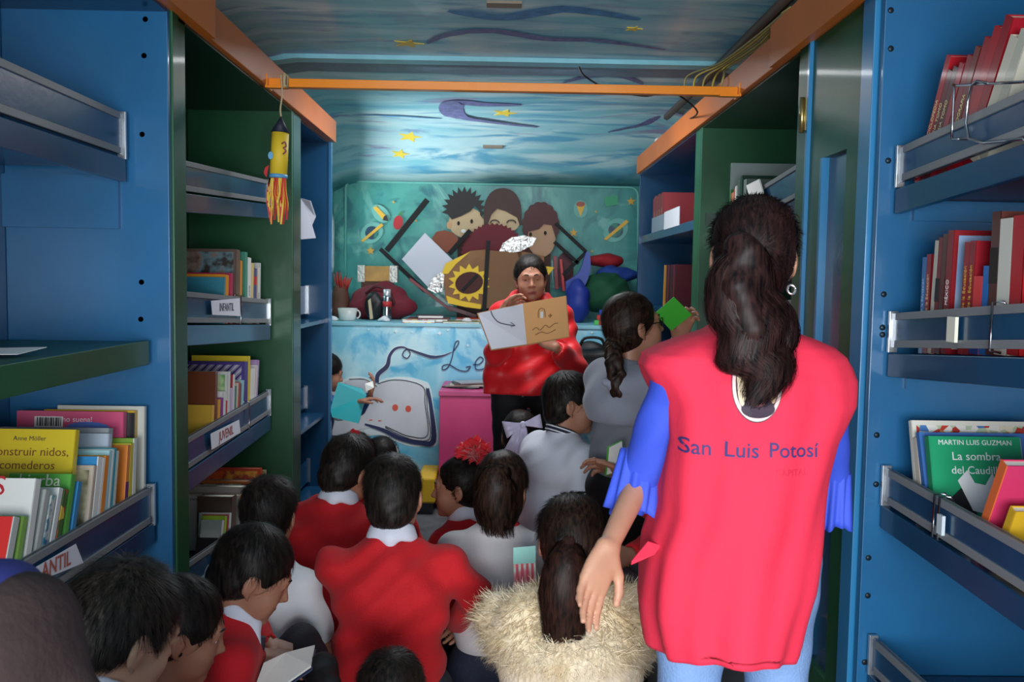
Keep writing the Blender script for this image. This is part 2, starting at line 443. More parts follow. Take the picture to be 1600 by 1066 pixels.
# dark cable hanging along the bar
o = MB().tube(smoothpath([P(905, 105, cy+.3), P(915, 120, cy+.1), P(955, 141, cy+.07), P(1010, 150, cy+.07), P(1050, 144, cy+.07), P(1090, 175, cy+.5), P(1068, 190, cy+1.2)], 5), .004, 6).build('black_cable', BLACK)
tag(o, 'thin black cable drooping behind the orange cross bar', 'cable')
# cables on the right beam
cabs = []
for k in range(5):
    a = [PX(1235-k*3, 12+k*2, XF-.03+.02*k), PX(1180+k*3, 58+k*3, XF+.02*k), PX(1125+k*3, 98+k*2, XF+.02*k), PX(1075+k*14, 118+k*1.0, XF-.03)]
    a = [Vector((p.x, p.y, max(p.z, zt1+.008))) for p in a]
    a.append(a[-1]+Vector((-.01, .02, -.07)))
    o = MB().tube(smoothpath(a, 5), .0045, 6).build('yellow_cable', M('C9B24A' if k % 2 else 'A89A5A', .5))
    tag(o, 'yellowish electric cable lying along the top of the right orange beam', 'cable', 'cables on the right beam')
# dark ledge above right beam
q1 = PX(1055, 140, 1.10)
o = MB().tube([(1.05, q1.y, zt1+.19), (1.05, 2.2, zt1+.19)], .022, 6).build('conduit', M('5A4A44', .5)); tag(o, 'brown conduit running above the right orange beam', 'conduit')
# white switch block on the end of the right beam
q = PX(1024, 210, XF+.02); o = box('junction_box', (q.x, q.y-.05, zt1-.001), (q.x+.10, q.y+.02, zt1+.05), WHITE, None, .004); tag(o, 'small white box on the far end of the right orange beam', 'junction box')

# ------------------------------------------------ book cabinets
def lineYZ(p1, p2, X):
    a, b = PX(*p1, X), PX(*p2, X)
    return lambda Y: a.z + (b.z-a.z)*(Y-a.y)/(b.y-a.y)
def shelf(parent, X, Xb, Y0, Y1, zf, railh=.105, gap=.012, led=.06, mat=BLUE_D, rail=True, brack=True, clips=(), under=None):
    """zf(Y): top line of the rail. ledge front hangs below; a board runs back from it."""
    s = 1 if X > 0 else -1
    top = lambda Y: zf(Y)-(railh+gap if rail else 0)
    out = X; inn = X+s*.02
    mb = MB()
    def slab(xa, xb, ta, tb, y0=Y0, y1=Y1, bev=.002):
        mb.hexa([(xa, y0, tb(y0)), (xb, y0, tb(y0)), (xb, y1, tb(y1)), (xa, y1, tb(y1)), (xa, y0, ta(y0)), (xb, y0, ta(y0)), (xb, y1, ta(y1)), (xa, y1, ta(y1))], bev)
    slab(out, inn, top, lambda Y: top(Y)-led)
    slab(inn, Xb, lambda Y: top(Y)-.004, lambda Y: top(Y)-.024)
    sh = mb.build('shelf', mat, parent)
    # underside skin
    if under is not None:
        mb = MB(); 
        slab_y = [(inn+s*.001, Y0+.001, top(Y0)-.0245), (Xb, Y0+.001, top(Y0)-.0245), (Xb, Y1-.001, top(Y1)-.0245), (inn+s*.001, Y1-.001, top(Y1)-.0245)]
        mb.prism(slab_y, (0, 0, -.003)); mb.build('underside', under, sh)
    if rail:
        mb = MB(); slab2 = lambda xa, xb, ta, tb: mb.hexa([(xa, Y0, tb(Y0)), (xb, Y0, tb(Y0)), (xb, Y1, tb(Y1)), (xa, Y1, tb(Y1)), (xa, Y0, ta(Y0)), (xb, Y0, ta(Y0)), (xb, Y1, ta(Y1)), (xa, Y1, ta(Y1))], .001)
        slab2(X+s*.006, X+s*.016, zf, lambda Y: zf(Y)-railh)
        r = mb.build('shelf_rail', mat, parent)
        for k, off in enumerate((0, railh-.018)):
            mb = MB()
            y1 = Y1-.03
            slab3 = [(X+s*.001, Y0, zf(Y0)-off-.018), (X+s*.018, Y0, zf(Y0)-off-.018), (X+s*.018, y1, zf(y1)-off-.018), (X+s*.001, y1, zf(y1)-off-.018),
                     (X+s*.001, Y0, zf(Y0)-off), (X+s*.018, Y0, zf(Y0)-off), (X+s*.018, y1, zf(y1)-off), (X+s*.001, y1, zf(y1)-off)]
            mb.hexa(slab3, .001); mb.build('edge_strip', STRIP, r)
        if brack:
            b = MB(); z = zf(Y1); b.box((X-s*.003, Y1-.008, z-railh-.012), (X+s*.02, Y1+.004, z+.006), .001); b.build('end_bracket', ALU, r)
        for cy_ in clips:
            b = MB(); z = zf(cy_); b.tube([(X+s*.03, cy_, z-.01), (X+s*.02, cy_, z+.008), (X-s*.004, cy_, z+.006), (X-s*.005, cy_, z-railh-.004), (X+s*.018, cy_, z-railh-.008)], .003, 6); b.build('wire_clip', STEEL, r)
    return top
def screws(parent, pts, Y, n=None):
    for (a, b) in pts:
        q = P(a, b, Y); mb = MB()
        mb.lathe([(.0001, -.003), (.006, -.003), (.008, 0), (.0001, 0)], (q.x, q.y, q.z), Matrix.Rotation(math.pi/2, 3, 'X'), 10)
        mb.build('screw', SCREW, parent)
ZT = zb1+.02
# --- left near blue bookcase (A)
YA = PX(264, 300, -XF).y
A = empty('bookcase', (-1.2, 1.6, 0), 'blue bookcase nearest the camera on the left side', 'bookcase')
box('side_panel', (-1.43, YA, 0), (-XF, YA+.022, ZT), BLUE, A, .002); box('side_panel', (-1.43, .75, 0), (-XF, .772, ZT), BLUE, A, .002)
box('back_panel', (-1.446, .75, 0), (-1.43, YA, ZT), BLUE, A)
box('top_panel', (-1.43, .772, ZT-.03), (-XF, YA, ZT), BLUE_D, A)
box('back_batten', (-1.43, YA-.015, P(20, 300, YA).z-.1), (P(188, 300, YA).x, YA, P(188, 275, YA).z), BLUE, A)
topA1 = shelf(A, -1.07, -1.43, .78, YA-.03, lineYZ((0, 89), (195, 178), -1.07), .115, .01, .065)
fA2 = lineYZ((0, 571), (238, 531), -1.01)
topA2 = shelf(A, -1.01, -1.43, .78, YA-.03, fA2, led=.07, mat=GREEN, rail=False)
topA3 = shelf(A, -1.0, -1.43, .78, YA-.03, lineYZ((34, 880), (229, 766), -1.0), .105, .004, .06)
screws(A, [(227, 30), (225, 87), (222, 210), (221, 441), (220, 499)], YA)
# --- left green bookcase (B)
YB0 = YA+.024; YB1 = PX(456, 500, -XF).y
B = empty('bookcase', (-1.2, 3.3, 0), 'green bookcase in the middle of the left side', 'bookcase')
box('side_panel', (-1.43, YB0, 0), (-XF+.006, YB0+.05, ZT), GREEN, B, .002); box('face_frame', (-1.10, YB0+.052, 0), (-XF, YB0+.12, ZT), GREEN, B, .003)
box('side_panel', (-1.43, YB1, 0), (-XF, YB1+.03, ZT), GREEN, B, .002)
box('back_panel', (-1.446, YB0, 0), (-1.43, YB1, ZT), GREEN, B)
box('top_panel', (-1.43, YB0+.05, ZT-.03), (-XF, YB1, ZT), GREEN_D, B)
XB = -1.05
ss = YB0+.125
topB1 = shelf(B, XB, -1.43, ss, YB1-.03, lineYZ((287, 250), (413, 280), XB), .10, .008, .062)
topB2 = shelf(B, XB, -1.43, ss, YB1-.03, lineYZ((288, 455), (417, 468), XB), .105, .008, .07, clips=(PX(375, 480, XB).y,))
topB3 = shelf(B, XB, -1.43, ss, YB1-.03, lineYZ((291, 687), (423, 610), XB), .105, .008, .07, clips=(PX(388, 650, XB).y,))
topB4 = shelf(B, XB, -1.43, ss, YB1-.03, lineYZ((296, 879), (379, 822), XB), .105, .008, .07)
# --- left far blue bookcase (C)
YC0 = PX(470, 500, -XF).y; YC1 = 5.10
C = empty('bookcase', (-1.2, 4.7, 0), 'narrow dark blue bookcase at the far end of the left side', 'bookcase')
box('side_panel', (-1.29, YC1-.03, 0), (-XF-.012, YC1, ZT), BLUE_D, C, .002)
box('face_frame', (-XF-.02, YB1+.034, 0), (-XF, YC0, ZT), GREEN_D, C, .002)
box('edge_strip', (-XF-.012, YC1-.035, 0), (-XF+.002, YC1+.004, ZT), BLUE, C)
box('back_panel', (-1.446, YB1+.034, 0), (-1.43, YC1, ZT), BLUE_D, C)
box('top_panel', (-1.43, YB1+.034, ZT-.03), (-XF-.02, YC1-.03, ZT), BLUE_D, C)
for (px, y0, y1) in ((481, 447, 490), (479, 604, 637), (483, 718, 752)):
    q = P(px, y0, YC1-.04); q2 = P(px, y1, YC1-.04)
    r = box('shelf_board', (-1.29, YC0+.01, q2.z-.05), (-XF-.03, YC1-.035, q2.z-.03), BLUE_D, C)
    box('shelf_rail', (q.x-.012, YC0+.02, q2.z), (q.x-.004, YC1-.045, q.z), BLUE_D, C)
    box('end_bracket', (q.x-.014, YC1-.045, q2.z-.005), (q.x+.006, YC1-.035, q.z+.005), ALU, C)
# sheet of paper and yellow book end seen in C
q = P(481, 335, YC0+.12)
# --- right near blue bookcase (D)
YD = PX(1357, 500, XF).y
D = empty('bookcase', (1.2, 1.4, 0), 'bright blue bookcase nearest the camera on the right side', 'bookcase')
box('side_panel', (XF, YD-.022, 0), (1.43, YD, ZT+.12), BLUE, D, .002)
box('back_panel', (1.43, .6, 0), (1.446, YD, ZT+.12), BLUE, D)
box('side_panel', (XF, .6, 0), (1.43, .622, ZT+.12), BLUE, D, .002)
box('top_panel', (XF, .622, ZT+.09), (1.43, YD-.022, ZT+.12), BLUE_D, D)
UND_REFL = M('5A1A20', .35, coat=.3)  # dark red paints a red reflection onto the shelf underside
YDs = YD-.035
topD1 = shelf(D, 1.00, 1.43, .65, YDs, lineYZ((1420, 223), (1600, 140), 1.0), .088, .016, .062, under=UND_REFL)
topD2 = shelf(D, 1.00, 1.43, .65, YDs, lineYZ((1415, 488), (1600, 474), 1.0), .088, .016, .060, clips=(PX(1552, 510, 1.0).y,))
topD3 = shelf(D, 1.00, 1.43, .65, YDs, lineYZ((1397, 740), (1600, 853), 1.0), .088, .012, .060, clips=(PX(1462, 800, 1.0).y, PX(1470, 800, 1.0).y))
topD4 = shelf(D, .985, 1.43, .65, YDs, lineYZ((1386, 1020), (1430, 1060), .985), .088, .012, .060)
for (a, b) in (((1425, 330), (1500, 350)), ((1413, 592), (1500, 610))):
    q = P(*a, YD-.022); box('shelf_batten', (q.x, YD-.034, q.z-.025), (1.43, YD-.022, q.z+.02), BLUE, D)
screws(D, [(1392, 16), (1392, 76), (1388, 251), (1381, 460), (1379, 512), (1379, 523), (1370, 680), (1369, 757), (1357, 872), (1356, 931), (1351, 1035)], YD-.023)
# wire loop hung over the top rail of D
mb = MB(); r1 = [PX(1487, 218, .985), PX(1491, 140, .985), PX(1497, 134, .99), PX(1600, 128, .99)]
r2 = [PX(1600, 217, .985), PX(1514, 217, .985), PX(1518, 134, .985), PX(1545, 131, .99)]
mb.tube(smoothpath(r1, 3), .0032, 6); mb.tube(smoothpath(r2, 3), .0032, 6); mb.tube([PX(1487, 218, .985), PX(1514, 217, .985)], .0032, 6)
o = mb.build('wire_bookend', STEEL); tag(o, 'bent steel wire bookend hooked over the top rail on the right', 'bookend')
# white plastic tag on rail D2
q = PX(1491, 515, 1.0); o = box('label_holder', (.992, q.y-.018, q.z-.028), (.9995, q.y+.018, q.z+.028), M('E9E6D2', .5), D)
q = PX(1473, 820, 1.0); o = box('label_holder', (.992, q.y-.012, q.z-.022), (.9995, q.y+.012, q.z+.022), M('C8D2DA', .5), D)
# --- right closet with green door (E)
YE1 = PX(1238, 500, XF).y; YE0 = PX(1336, 500, XF).y
E = empty('closet', (1.2, (YE0+YE1)/2, 0), 'tall green closet door between the two right bookcases', 'closet')
box('face_frame', (XF-.012, YD+.012, 0), (1.0, YE0, ZT+.02), BLUE_E, E, .002)
mb = MB()
dY0, dY1 = YE0+.006, PX(1256, 500, XF).y
sy0, sy1 = PX(1312, 500, XF).y, PX(1274, 500, XF).y
sz1 = PX(1290, 245, XF).z; sz0 = .25
dx0, dx1 = XF, XF+.03
mb.box((dx0, dY0, 0), (dx1, sy0, ZT)); mb.box((dx0, sy1, 0), (dx1, dY1, ZT)); mb.box((dx0, sy0, sz1), (dx1, sy1, ZT)); mb.box((dx0, sy0, 0), (dx1, sy1, sz0))
d = mb.build('door', GREEN, E)
box('inset_panel', (dx1-.010, sy0, sz0), (dx1, sy1, sz1), BLUE_D, d)
box('inset_edge', (dx0-.003, sy1-.012, sz0), (dx0+.02, sy1+.004, sz1), BLUE_E, d)
box('edge_strip', (XF-.012, dY1+.002, 0), (XF+.03, dY1+.018, ZT), BLUE_E, E)
box('face_frame', (XF-.006, dY1+.02, 0), (XF+.04, YE1, ZT), GREEN, E, .002)
for py in (180, 990):
    q = PX(1256, py, XF-.012); mb = MB(); mb.tube([(XF-.018, q.y, q.z-.055), (XF-.018, q.y, q.z+.055)], .008, 8); mb.box((XF-.014, q.y-.02, q.z-.05), (XF-.011, q.y+.02, q.z+.05)); mb.build('hinge', M('B7A46A', .3, metal=.9), d)
box('closet_side', (XF+.04, YE0+.0, 0), (1.43, YE0+.02, ZT), GREEN, E)
box('closet_side', (XF+.04, YE1-.02, 0), (1.43, YE1, ZT), GREEN, E)
# --- right green bookcase (F)
YF1 = PX(1092, 400, XF).y
F = empty('bookcase', (1.2, 3.7, 0), 'dark green bookcase beyond the closet on the right side', 'bookcase')
box('side_panel', (XF, YF1, 0), (1.43, YF1+.03, ZT), GREEN, F, .002)
box('side_panel', (XF+.002, YE1+.002, 0), (1.43, YE1+.03, ZT), GREEN_D, F, .002)
box('back_panel', (1.43, YE1, 0), (1.446, YF1, ZT), GREEN_D, F)
box('top_panel', (XF, YE1+.03, ZT-.03), (1.43, YF1, ZT), GREEN_D, F)
XFr = 1.06
topF1 = shelf(F, XFr, 1.43, YE1+.04, YF1-.02, lineYZ((1137, 324), (1236, 262), XFr), .12, .008, .065)
topF2 = shelf(F, XFr, 1.43, YE1+.04, YF1-.02, lambda Y: topF1(Y)-.36, .105, .008, .065)
topF3 = shelf(F, XFr, 1.43, YE1+.04, YF1-.02, lambda Y: topF1(Y)-.80, .105, .008, .065)
q = P(1112, 330, YF1); 
# --- right far blue bookcase (G)
YG0 = PX(1082, 400, XF).y; YG1 = 6.34
Gc = empty('bookcase', (1.2, 5.4, 0), 'dark blue bookcase at the far end of the right side', 'bookcase')
box('face_frame', (XF, YF1+.034, 0), (XF+.03, YG0, ZT), GREEN, Gc, .002)
box('side_panel', (XF, YG1-.03, 0), (1.43, YG1, ZT), BLUE_D, Gc, .002)
box('back_panel', (1.43, YG0, 0), (1.446, YG1, ZT), BLUE_D, Gc)
box('top_panel', (XF, YG0, ZT-.03), (1.43, YG1-.03, ZT), BLUE_D, Gc)
zg = [P(1040, 365, 5.9).z, P(1040, 478, 5.9).z]
for z in zg+[zg[1]-.5]:
    box('shelf_board', (XF+.015, YG0+.002, z-.05), (1.43, YG1-.032, z), BLUE_D, Gc, .002)
# ================================================= BODIES: blended implicit surfaces
def cap(a, b, ra, rb=None, k=.02, op='+'): return ('c', (np.array(a, float), np.array(b, float), ra, ra if rb is None else rb), k, op)
def eli(c, r, R=None, k=.02, op='+'): return ('e', (np.array(c, float), np.array(r, float), None if R is None else np.array(R, float)), k, op)
def bxp(c, h, R=None, rnd=.005, k=.005, op='+'): return ('b', (np.array(c, float), np.array(h, float), None if R is None else np.array(R, float), rnd), k, op)
def tor(c, n, R_, r, k=.01, op='+', flat=1): return ('t', (np.array(c, float), np.array(n, float)/np.linalg.norm(n), R_, r, flat), k, op)
def pln(p, n, k=.004, op='&'): return ('p', (np.array(p, float), np.array(n, float)/np.linalg.norm(n)), k, op)
def pbounds(kind, q):
    if kind == 'c': lo = np.minimum(q[0]-q[2], q[1]-q[3]); hi = np.maximum(q[0]+q[2], q[1]+q[3])
    elif kind == 'e': m = q[1] if q[2] is None else np.sqrt((q[2]**2 @ q[1]**2)); lo, hi = q[0]-m, q[0]+m
    elif kind == 'b':
        m = q[1] if q[2] is None else np.abs(q[2]) @ q[1]; lo, hi = q[0]-m-q[3], q[0]+m+q[3]
    elif kind == 't': m = (q[2]+q[3]*max(1, q[4])); lo, hi = q[0]-m, q[0]+m
    return lo, hi
def pdist(kind, q, X, Y, Z):
    if kind == 'p': return (X-q[0][0])*q[1][0]+(Y-q[0][1])*q[1][1]+(Z-q[0][2])*q[1][2]
    if kind == 'c':
        a, b, ra, rb = q; ab = b-a; L2 = max(ab @ ab, 1e-9)
        px, py, pz = X-a[0], Y-a[1], Z-a[2]
        t = np.clip((px*ab[0]+py*ab[1]+pz*ab[2])/L2, 0, 1)
        return np.sqrt((px-t*ab[0])**2+(py-t*ab[1])**2+(pz-t*ab[2])**2)-(ra+(rb-ra)*t)
    c = q[0]; px, py, pz = X-c[0], Y-c[1], Z-c[2]
    if kind in 'eb' and q[2] is not None:
        R = q[2]; px, py, pz = (px*R[0, 0]+py*R[1, 0]+pz*R[2, 0], px*R[0, 1]+py*R[1, 1]+pz*R[2, 1], px*R[0, 2]+py*R[1, 2]+pz*R[2, 2])
    if kind == 'e':
        r = q[1]; k0 = np.sqrt((px/r[0])**2+(py/r[1])**2+(pz/r[2])**2); k1 = np.sqrt((px/r[0]**2)**2+(py/r[1]**2)**2+(pz/r[2]**2)**2)+1e-6
        return np.where(k0 < .3, k0*r.min()-r.min(), k0*(k0-1)/k1)
    if kind == 'b':
        h = q[1]; dx, dy, dz = np.abs(px)-h[0], np.abs(py)-h[1], np.abs(pz)-h[2]
        return np.sqrt(np.maximum(dx, 0)**2+np.maximum(dy, 0)**2+np.maximum(dz, 0)**2)+np.minimum(np.maximum(dx, np.maximum(dy, dz)), 0)-q[3]
    if kind == 't':
        n = q[1]; ax = px*n[0]+py*n[1]+pz*n[2]; rr = np.sqrt(np.maximum(px**2+py**2+pz**2-ax**2, 0))-q[2]
        return np.sqrt(rr**2+(ax/q[4])**2)-q[3]
def smin(a, b, k):
    if k <= 0: return np.minimum(a, b)
    h = np.maximum(k-np.abs(a-b), 0); return np.minimum(a, b)-h*h/(4*k)
def sdf_mesh(prims, h=.006, warp=0, wfreq=30, wdir=(1, 1, 1)):
    lo = np.full(3, 1e9); hi = -lo
    for kind, q, k, op in prims:
        if op == '+':
            a, b = pbounds(kind, q); lo = np.minimum(lo, a); hi = np.maximum(hi, b)
    lo -= 3*h+warp; hi += 3*h+warp
    n = np.ceil((hi-lo)/h).astype(int)+1
    ax = [(lo[i]+h*np.arange(n[i])).astype(np.float32) for i in range(3)]
    F = np.full(n, .5, np.float32)
    for kind, q, k, op in prims:
        if kind == 'p': sl = [slice(0, n[i]) for i in range(3)]
        else:
            a, b = pbounds(kind, q); m = k+2.5*h+.02+warp
            i0 = np.clip(np.floor((a-m-lo)/h).astype(int), 0, n); i1 = np.clip(np.ceil((b+m-lo)/h).astype(int)+1, 0, n)
            if (i1 <= i0).any(): continue
            sl = [slice(i0[i], i1[i]) for i in range(3)]
        X = ax[0][sl[0]][:, None, None]; Y = ax[1][sl[1]][None, :, None]; Z = ax[2][sl[2]][None, None, :]
        if warp and op == '+':
            f = wfreq; w0 = warp*(np.sin(f*(X*wdir[0]+.6*Z*wdir[2])+2*np.sin(9*Y+7*Z))+.6*np.sin(1.9*f*(Z*wdir[2]-.5*X*wdir[0]+.4*Y*wdir[1])+3*np.sin(11*X)))
        else: w0 = 0
        d = pdist(kind, q, X, Y, Z).astype(np.float32)+w0
        cur = F[tuple(sl)]
        if op == '+': F[tuple(sl)] = smin(cur, d, k)
        elif op == '-': F[tuple(sl)] = -smin(-cur, d, k)
        else: F[tuple(sl)] = -smin(-cur, -d, k)
    return nets(F, lo, h)
def nets(F, lo, h):
    ins = F < 0
    c = np.zeros(tuple(s-1 for s in F.shape), np.int8)
    for dx in (0, 1):
        for dy in (0, 1):
            for dz in (0, 1): c += ins[dx:F.shape[0]-1+dx, dy:F.shape[1]-1+dy, dz:F.shape[2]-1+dz]
    act = (c > 0) & (c < 8); I = np.argwhere(act)
    idx = np.full(act.shape, -1, np.int64); idx[act] = np.arange(len(I))
    acc = np.zeros((len(I), 3)); cnt = np.zeros(len(I))
    corners = [(a, b, d) for a in (0, 1) for b in (0, 1) for d in (0, 1)]
    for p in corners:
        for axi in range(3):
            if p[axi]: continue
            q = list(p); q[axi] = 1
            f0 = F[I[:, 0]+p[0], I[:, 1]+p[1], I[:, 2]+p[2]]; f1 = F[I[:, 0]+q[0], I[:, 1]+q[1], I[:, 2]+q[2]]
            m = (f0 < 0) != (f1 < 0); t = np.where(m, f0/np.where(m, f0-f1, 1), 0)
            v = np.tile(np.array(p, float), (len(I), 1)); v[:, axi] += t
            acc += v*m[:, None]; cnt += m
    V = lo + h*(I + acc/cnt[:, None])
    quads = []
    for axi in range(3):
        o = [0, 1, 2]; o.remove(axi); u, v = o
        sl0 = [slice(1, -1)]*3; sl0[axi] = slice(0, -1); sl1 = [slice(1, -1)]*3; sl1[axi] = slice(1, None)
        a = ins[tuple(sl0)]; b = ins[tuple(sl1)]; E = np.argwhere(a != b)
        if not len(E): continue
        sgn = a[E[:, 0], E[:, 1], E[:, 2]]
        for k in (u, v): E[:, k] += 1
        def ci(du, dv):
            e = E.copy(); e[:, u] += du; e[:, v] += dv; return idx[e[:, 0], e[:, 1], e[:, 2]]
        q = np.stack([ci(-1, -1), ci(0, -1), ci(0, 0), ci(-1, 0)], 1)
        flip = sgn if axi != 1 else ~sgn
        q[~flip] = q[~flip][:, ::-1]; quads.append(q)
    Q = np.concatenate(quads); Q = Q[(Q >= 0).all(1)]
    return V, Q
def np_mesh(name, V, Q):
    me = bpy.data.meshes.new(name); n = Q.shape[1]
    me.vertices.add(len(V)); me.vertices.foreach_set('co', np.asarray(V, np.float32).ravel())
    me.loops.add(Q.size); me.loops.foreach_set('vertex_index', Q.ravel().astype(np.int32))
    me.polygons.add(len(Q)); me.polygons.foreach_set('loop_start', np.arange(0, Q.size, n, dtype=np.int32))
    me.update(calc_edges=True); me.validate(); return me
def blob(name, prims, mat, parent, h=.006, warp=0, wfreq=30, matfn=None, clean=True, wdir=(1, 1, 1)):
    V, Q = sdf_mesh(prims, h, warp, wfreq, wdir)
    if clean and len(V):   # keep the pieces that matter, drop crumbs
        lab = np.arange(len(V))
        for _ in range(300):
            m = lab[Q].min(1); new = lab.copy()
            for j in range(4): np.minimum.at(new, Q[:, j], m)
            new = new[new]; new = new[new]
            if (new == lab).all(): break
            lab = new
        u, cn = np.unique(lab, return_counts=True); keep = set(u[cn >= max(40, cn.max()*.04)])
        km = np.isin(lab, list(keep))
        Q = Q[km[Q[:, 0]]]; used = np.zeros(len(V), bool); used[Q.ravel()] = True
        mp = np.cumsum(used)-1; V = V[used]; Q = mp[Q]
    me = np_mesh(name, V, Q)
    if matfn is not None:
        C = V[Q].mean(1); mi = matfn(C)
    o = link(name, me, mat, parent, smooth=True)
    if matfn is not None: me.polygons.foreach_set('material_index', mi.astype(np.int32))
    return o

def rotm(yaw=0, pitch=0, roll=0):
    """columns: right, forward, up. yaw 0 looks along +Y, positive turns right; pitch down positive; roll tilts to the right"""
    a, b, c = (math.radians(v) for v in (yaw, pitch, roll))
    Ry = Matrix.Rotation(-a, 3, 'Z'); Rp = Matrix.Rotation(-b, 3, 'X'); Rr = Matrix.Rotation(c, 3, 'Y')
    return np.array(Ry @ Rp @ Rr)
def head_prims(H, R, s, chub=1.0):
    def T(p): return H + R @ (np.array(p, float)*s)
    def E(c, r, k=.02, op='+', rot=None): return eli(T(c), np.array(r)*s, R if rot is None else R @ rot, k*s, op)
    def C(a, b, ra, rb=None, k=.015, op='+'): return cap(T(a), T(b), ra*s, None if rb is None else rb*s, k*s, op)
    ch = chub
    pr = [E((0, -.018, .032), (.074, .092, .086)), E((0, .034, -.018), (.060*ch, .056, .090), .03),
          E((0, .036, -.062), (.046*ch, .044, .040), .03), C((-.006, .074, -.090), (.006, .074, -.090), .015, k=.02),
          C((-.036*ch, .058, -.030), (-.030*ch, .056, -.052), .022, .02, .02), C((.036*ch, .058, -.030), (.030*ch, .056, -.052), .022, .02, .02),
          C((-.034, .074, .030), (-.008, .082, .026), .009, .009, .014), C((.034, .074, .030), (.008, .082, .026), .009, .009, .014),
          E((-.030, .096, .010), (.018, .014, .011), .010, '-'), E((.030, .096, .010), (.018, .014, .011), .010, '-'),
          C((0, .083, .014), (0, .102, -.020), .006, .010, .010), E((-.010, .092, -.024), (.008, .009, .007), .006), E((.010, .092, -.024), (.008, .009, .007), .006),
          C((-.019, .080, -.0565), (0, .089, -.053), .0045, .006, .006), C((.019, .080, -.0565), (0, .089, -.053), .0045, .006, .006),
          C((-.014, .083, -.063), (.014, .083, -.063), .0065, k=.006),
          # eyelids
          C((-.041, .078, .014), (-.020, .085, .015), .004, .0035, .003), C((.041, .078, .014), (.020, .085, .015), .004, .0035, .003)]
    for sg in (-1, 1):
        ear = np.array(Matrix.Rotation(math.radians(18*sg), 3, 'Z'))
        pr += [E((sg*.079, -.008, -.004), (.007, .018, .030), .008, rot=ear), C((sg*.074, -.002, -.03), (sg*.070, .004, -.040), .006, .005, .006),
               E((sg*.089, -.001, .002), (.008, .009, .017), .004, '-', rot=ear)]
    return pr, T
def hand_prims(w, d, n, side, s=1, curl=.5, spread=.12, thumb=.6, curls=None, wr=.020):
    """w wrist, d finger direction, n palm normal (fingers curl towards n), side: unit vector to the thumb"""
    w = np.array(w, float); d = np.array(d, float); d /= np.linalg.norm(d); n = np.array(n, float); n -= d*(n @ d); n /= np.linalg.norm(n)
    sd = np.cross(d, n); sd *= (1 if sd @ np.array(side, float) > 0 else -1)
    pr = []; K = .006*s
    lens = [.075, .084, .078, .060]; offs = [.026, .009, -.009, -.026]; base = [.082, .086, .082, .074]
    for i in range(4):
        b0 = w + sd*offs[i]*.55*s; kn = w + d*base[i]*s + sd*offs[i]*s
        pr.append(cap(b0, kn, .0125*s, .0100*s, .012*s))
        c = (curls[i] if curls else curl*(1+.12*i)); p = kn; ang = 0; L = lens[i]*s
        for j, (fl, ra, rb) in enumerate(((.45, .0092, .0084), (.30, .0084, .0076), (.25, .0076, .0062))):
            ang += c*(.75 if j == 0 else 1.0)
            dd = d*math.cos(ang)+n*math.sin(ang)+sd*spread*(offs[i]/.026)*math.cos(ang)
            dd /= np.linalg.norm(dd); q = p+dd*L*fl
            pr.append(cap(p, q, ra*s, rb*s, .003*s)); p = q
    pr.append(eli(w+d*.045*s, (.034*s, .046*s, .013*s), np.stack([sd, d, n], 1), .012*s))
    t0 = w+d*.018*s+sd*.022*s; t1 = t0+(d*.55+sd*.62+n*.35*thumb)*.042*s; t2 = t1+(d*.82+sd*.35+n*.5*thumb)*.034*s; t3 = t2+(d*.9+sd*.1+n*.6*thumb)*.026*s
    pr += [cap(t0, t1, .0150*s, .0115*s, .010*s), cap(t1, t2, .0108*s, .0098*s, .004*s), cap(t2, t3, .0098*s, .0075*s, .003*s)]
    return pr
def strands(name, P0, D, N, Hc, L, mat, parent, seg=5, width=.0014, lift=.25, grav=.0, hug=.9, wob=.2, Lvar=.4, hump=None, extra=None, taper=.15):
    """many tapered blades of hair; P0 roots, D directions, N normals, Hc centre they hug"""
    n = len(P0); P_ = P0.copy(); d = D/np.linalg.norm(D, axis=1, keepdims=True)
    Ls = L*(1+Lvar*(rng.random(n)-.5)*2); st = (Ls/seg)[:, None]
    rnd = rng.normal(size=(n, 3))*wob; d = d+rnd*.5; d /= np.linalg.norm(d, axis=1, keepdims=True)
    rows = [P_.copy()]; 
    for j in range(seg):
        nn = P_-Hc; nn /= np.linalg.norm(nn, axis=1, keepdims=True)
        t = d-(d*nn).sum(1, keepdims=True)*nn*hug; t /= np.linalg.norm(t, axis=1, keepdims=True)+1e-9
        dd = t+nn*lift*(.6+.8*rng.random((n, 1)))+np.array([0, 0, -1])*grav*(j+1)/seg
        dd /= np.linalg.norm(dd, axis=1, keepdims=True)
        P_ = P_+dd*st; d = .6*d+.4*dd+rng.normal(size=(n, 3))*wob*.15; rows.append(P_.copy())
    rows = np.stack(rows, 1)                       # n, seg+1, 3
    tang = np.gradient(rows, axis=1); up = rows-Hc; side = np.cross(tang, up); side /= np.linalg.norm(side, axis=2, keepdims=True)+1e-9
    wd = width*(np.linspace(1, taper, seg+1))[None, :, None]*(.6+.8*rng.random((n, 1, 1)))
    A = rows-side*wd/2; B = rows+side*wd/2
    V = np.stack([A, B], 2).reshape(-1, 3); k = (np.arange(n)*(seg+1)*2)[:, None]+np.arange(seg)[None, :]*2
    Q = np.stack([k, k+1, k+3, k+2], 2).reshape(-1, 4)
    return V, Q
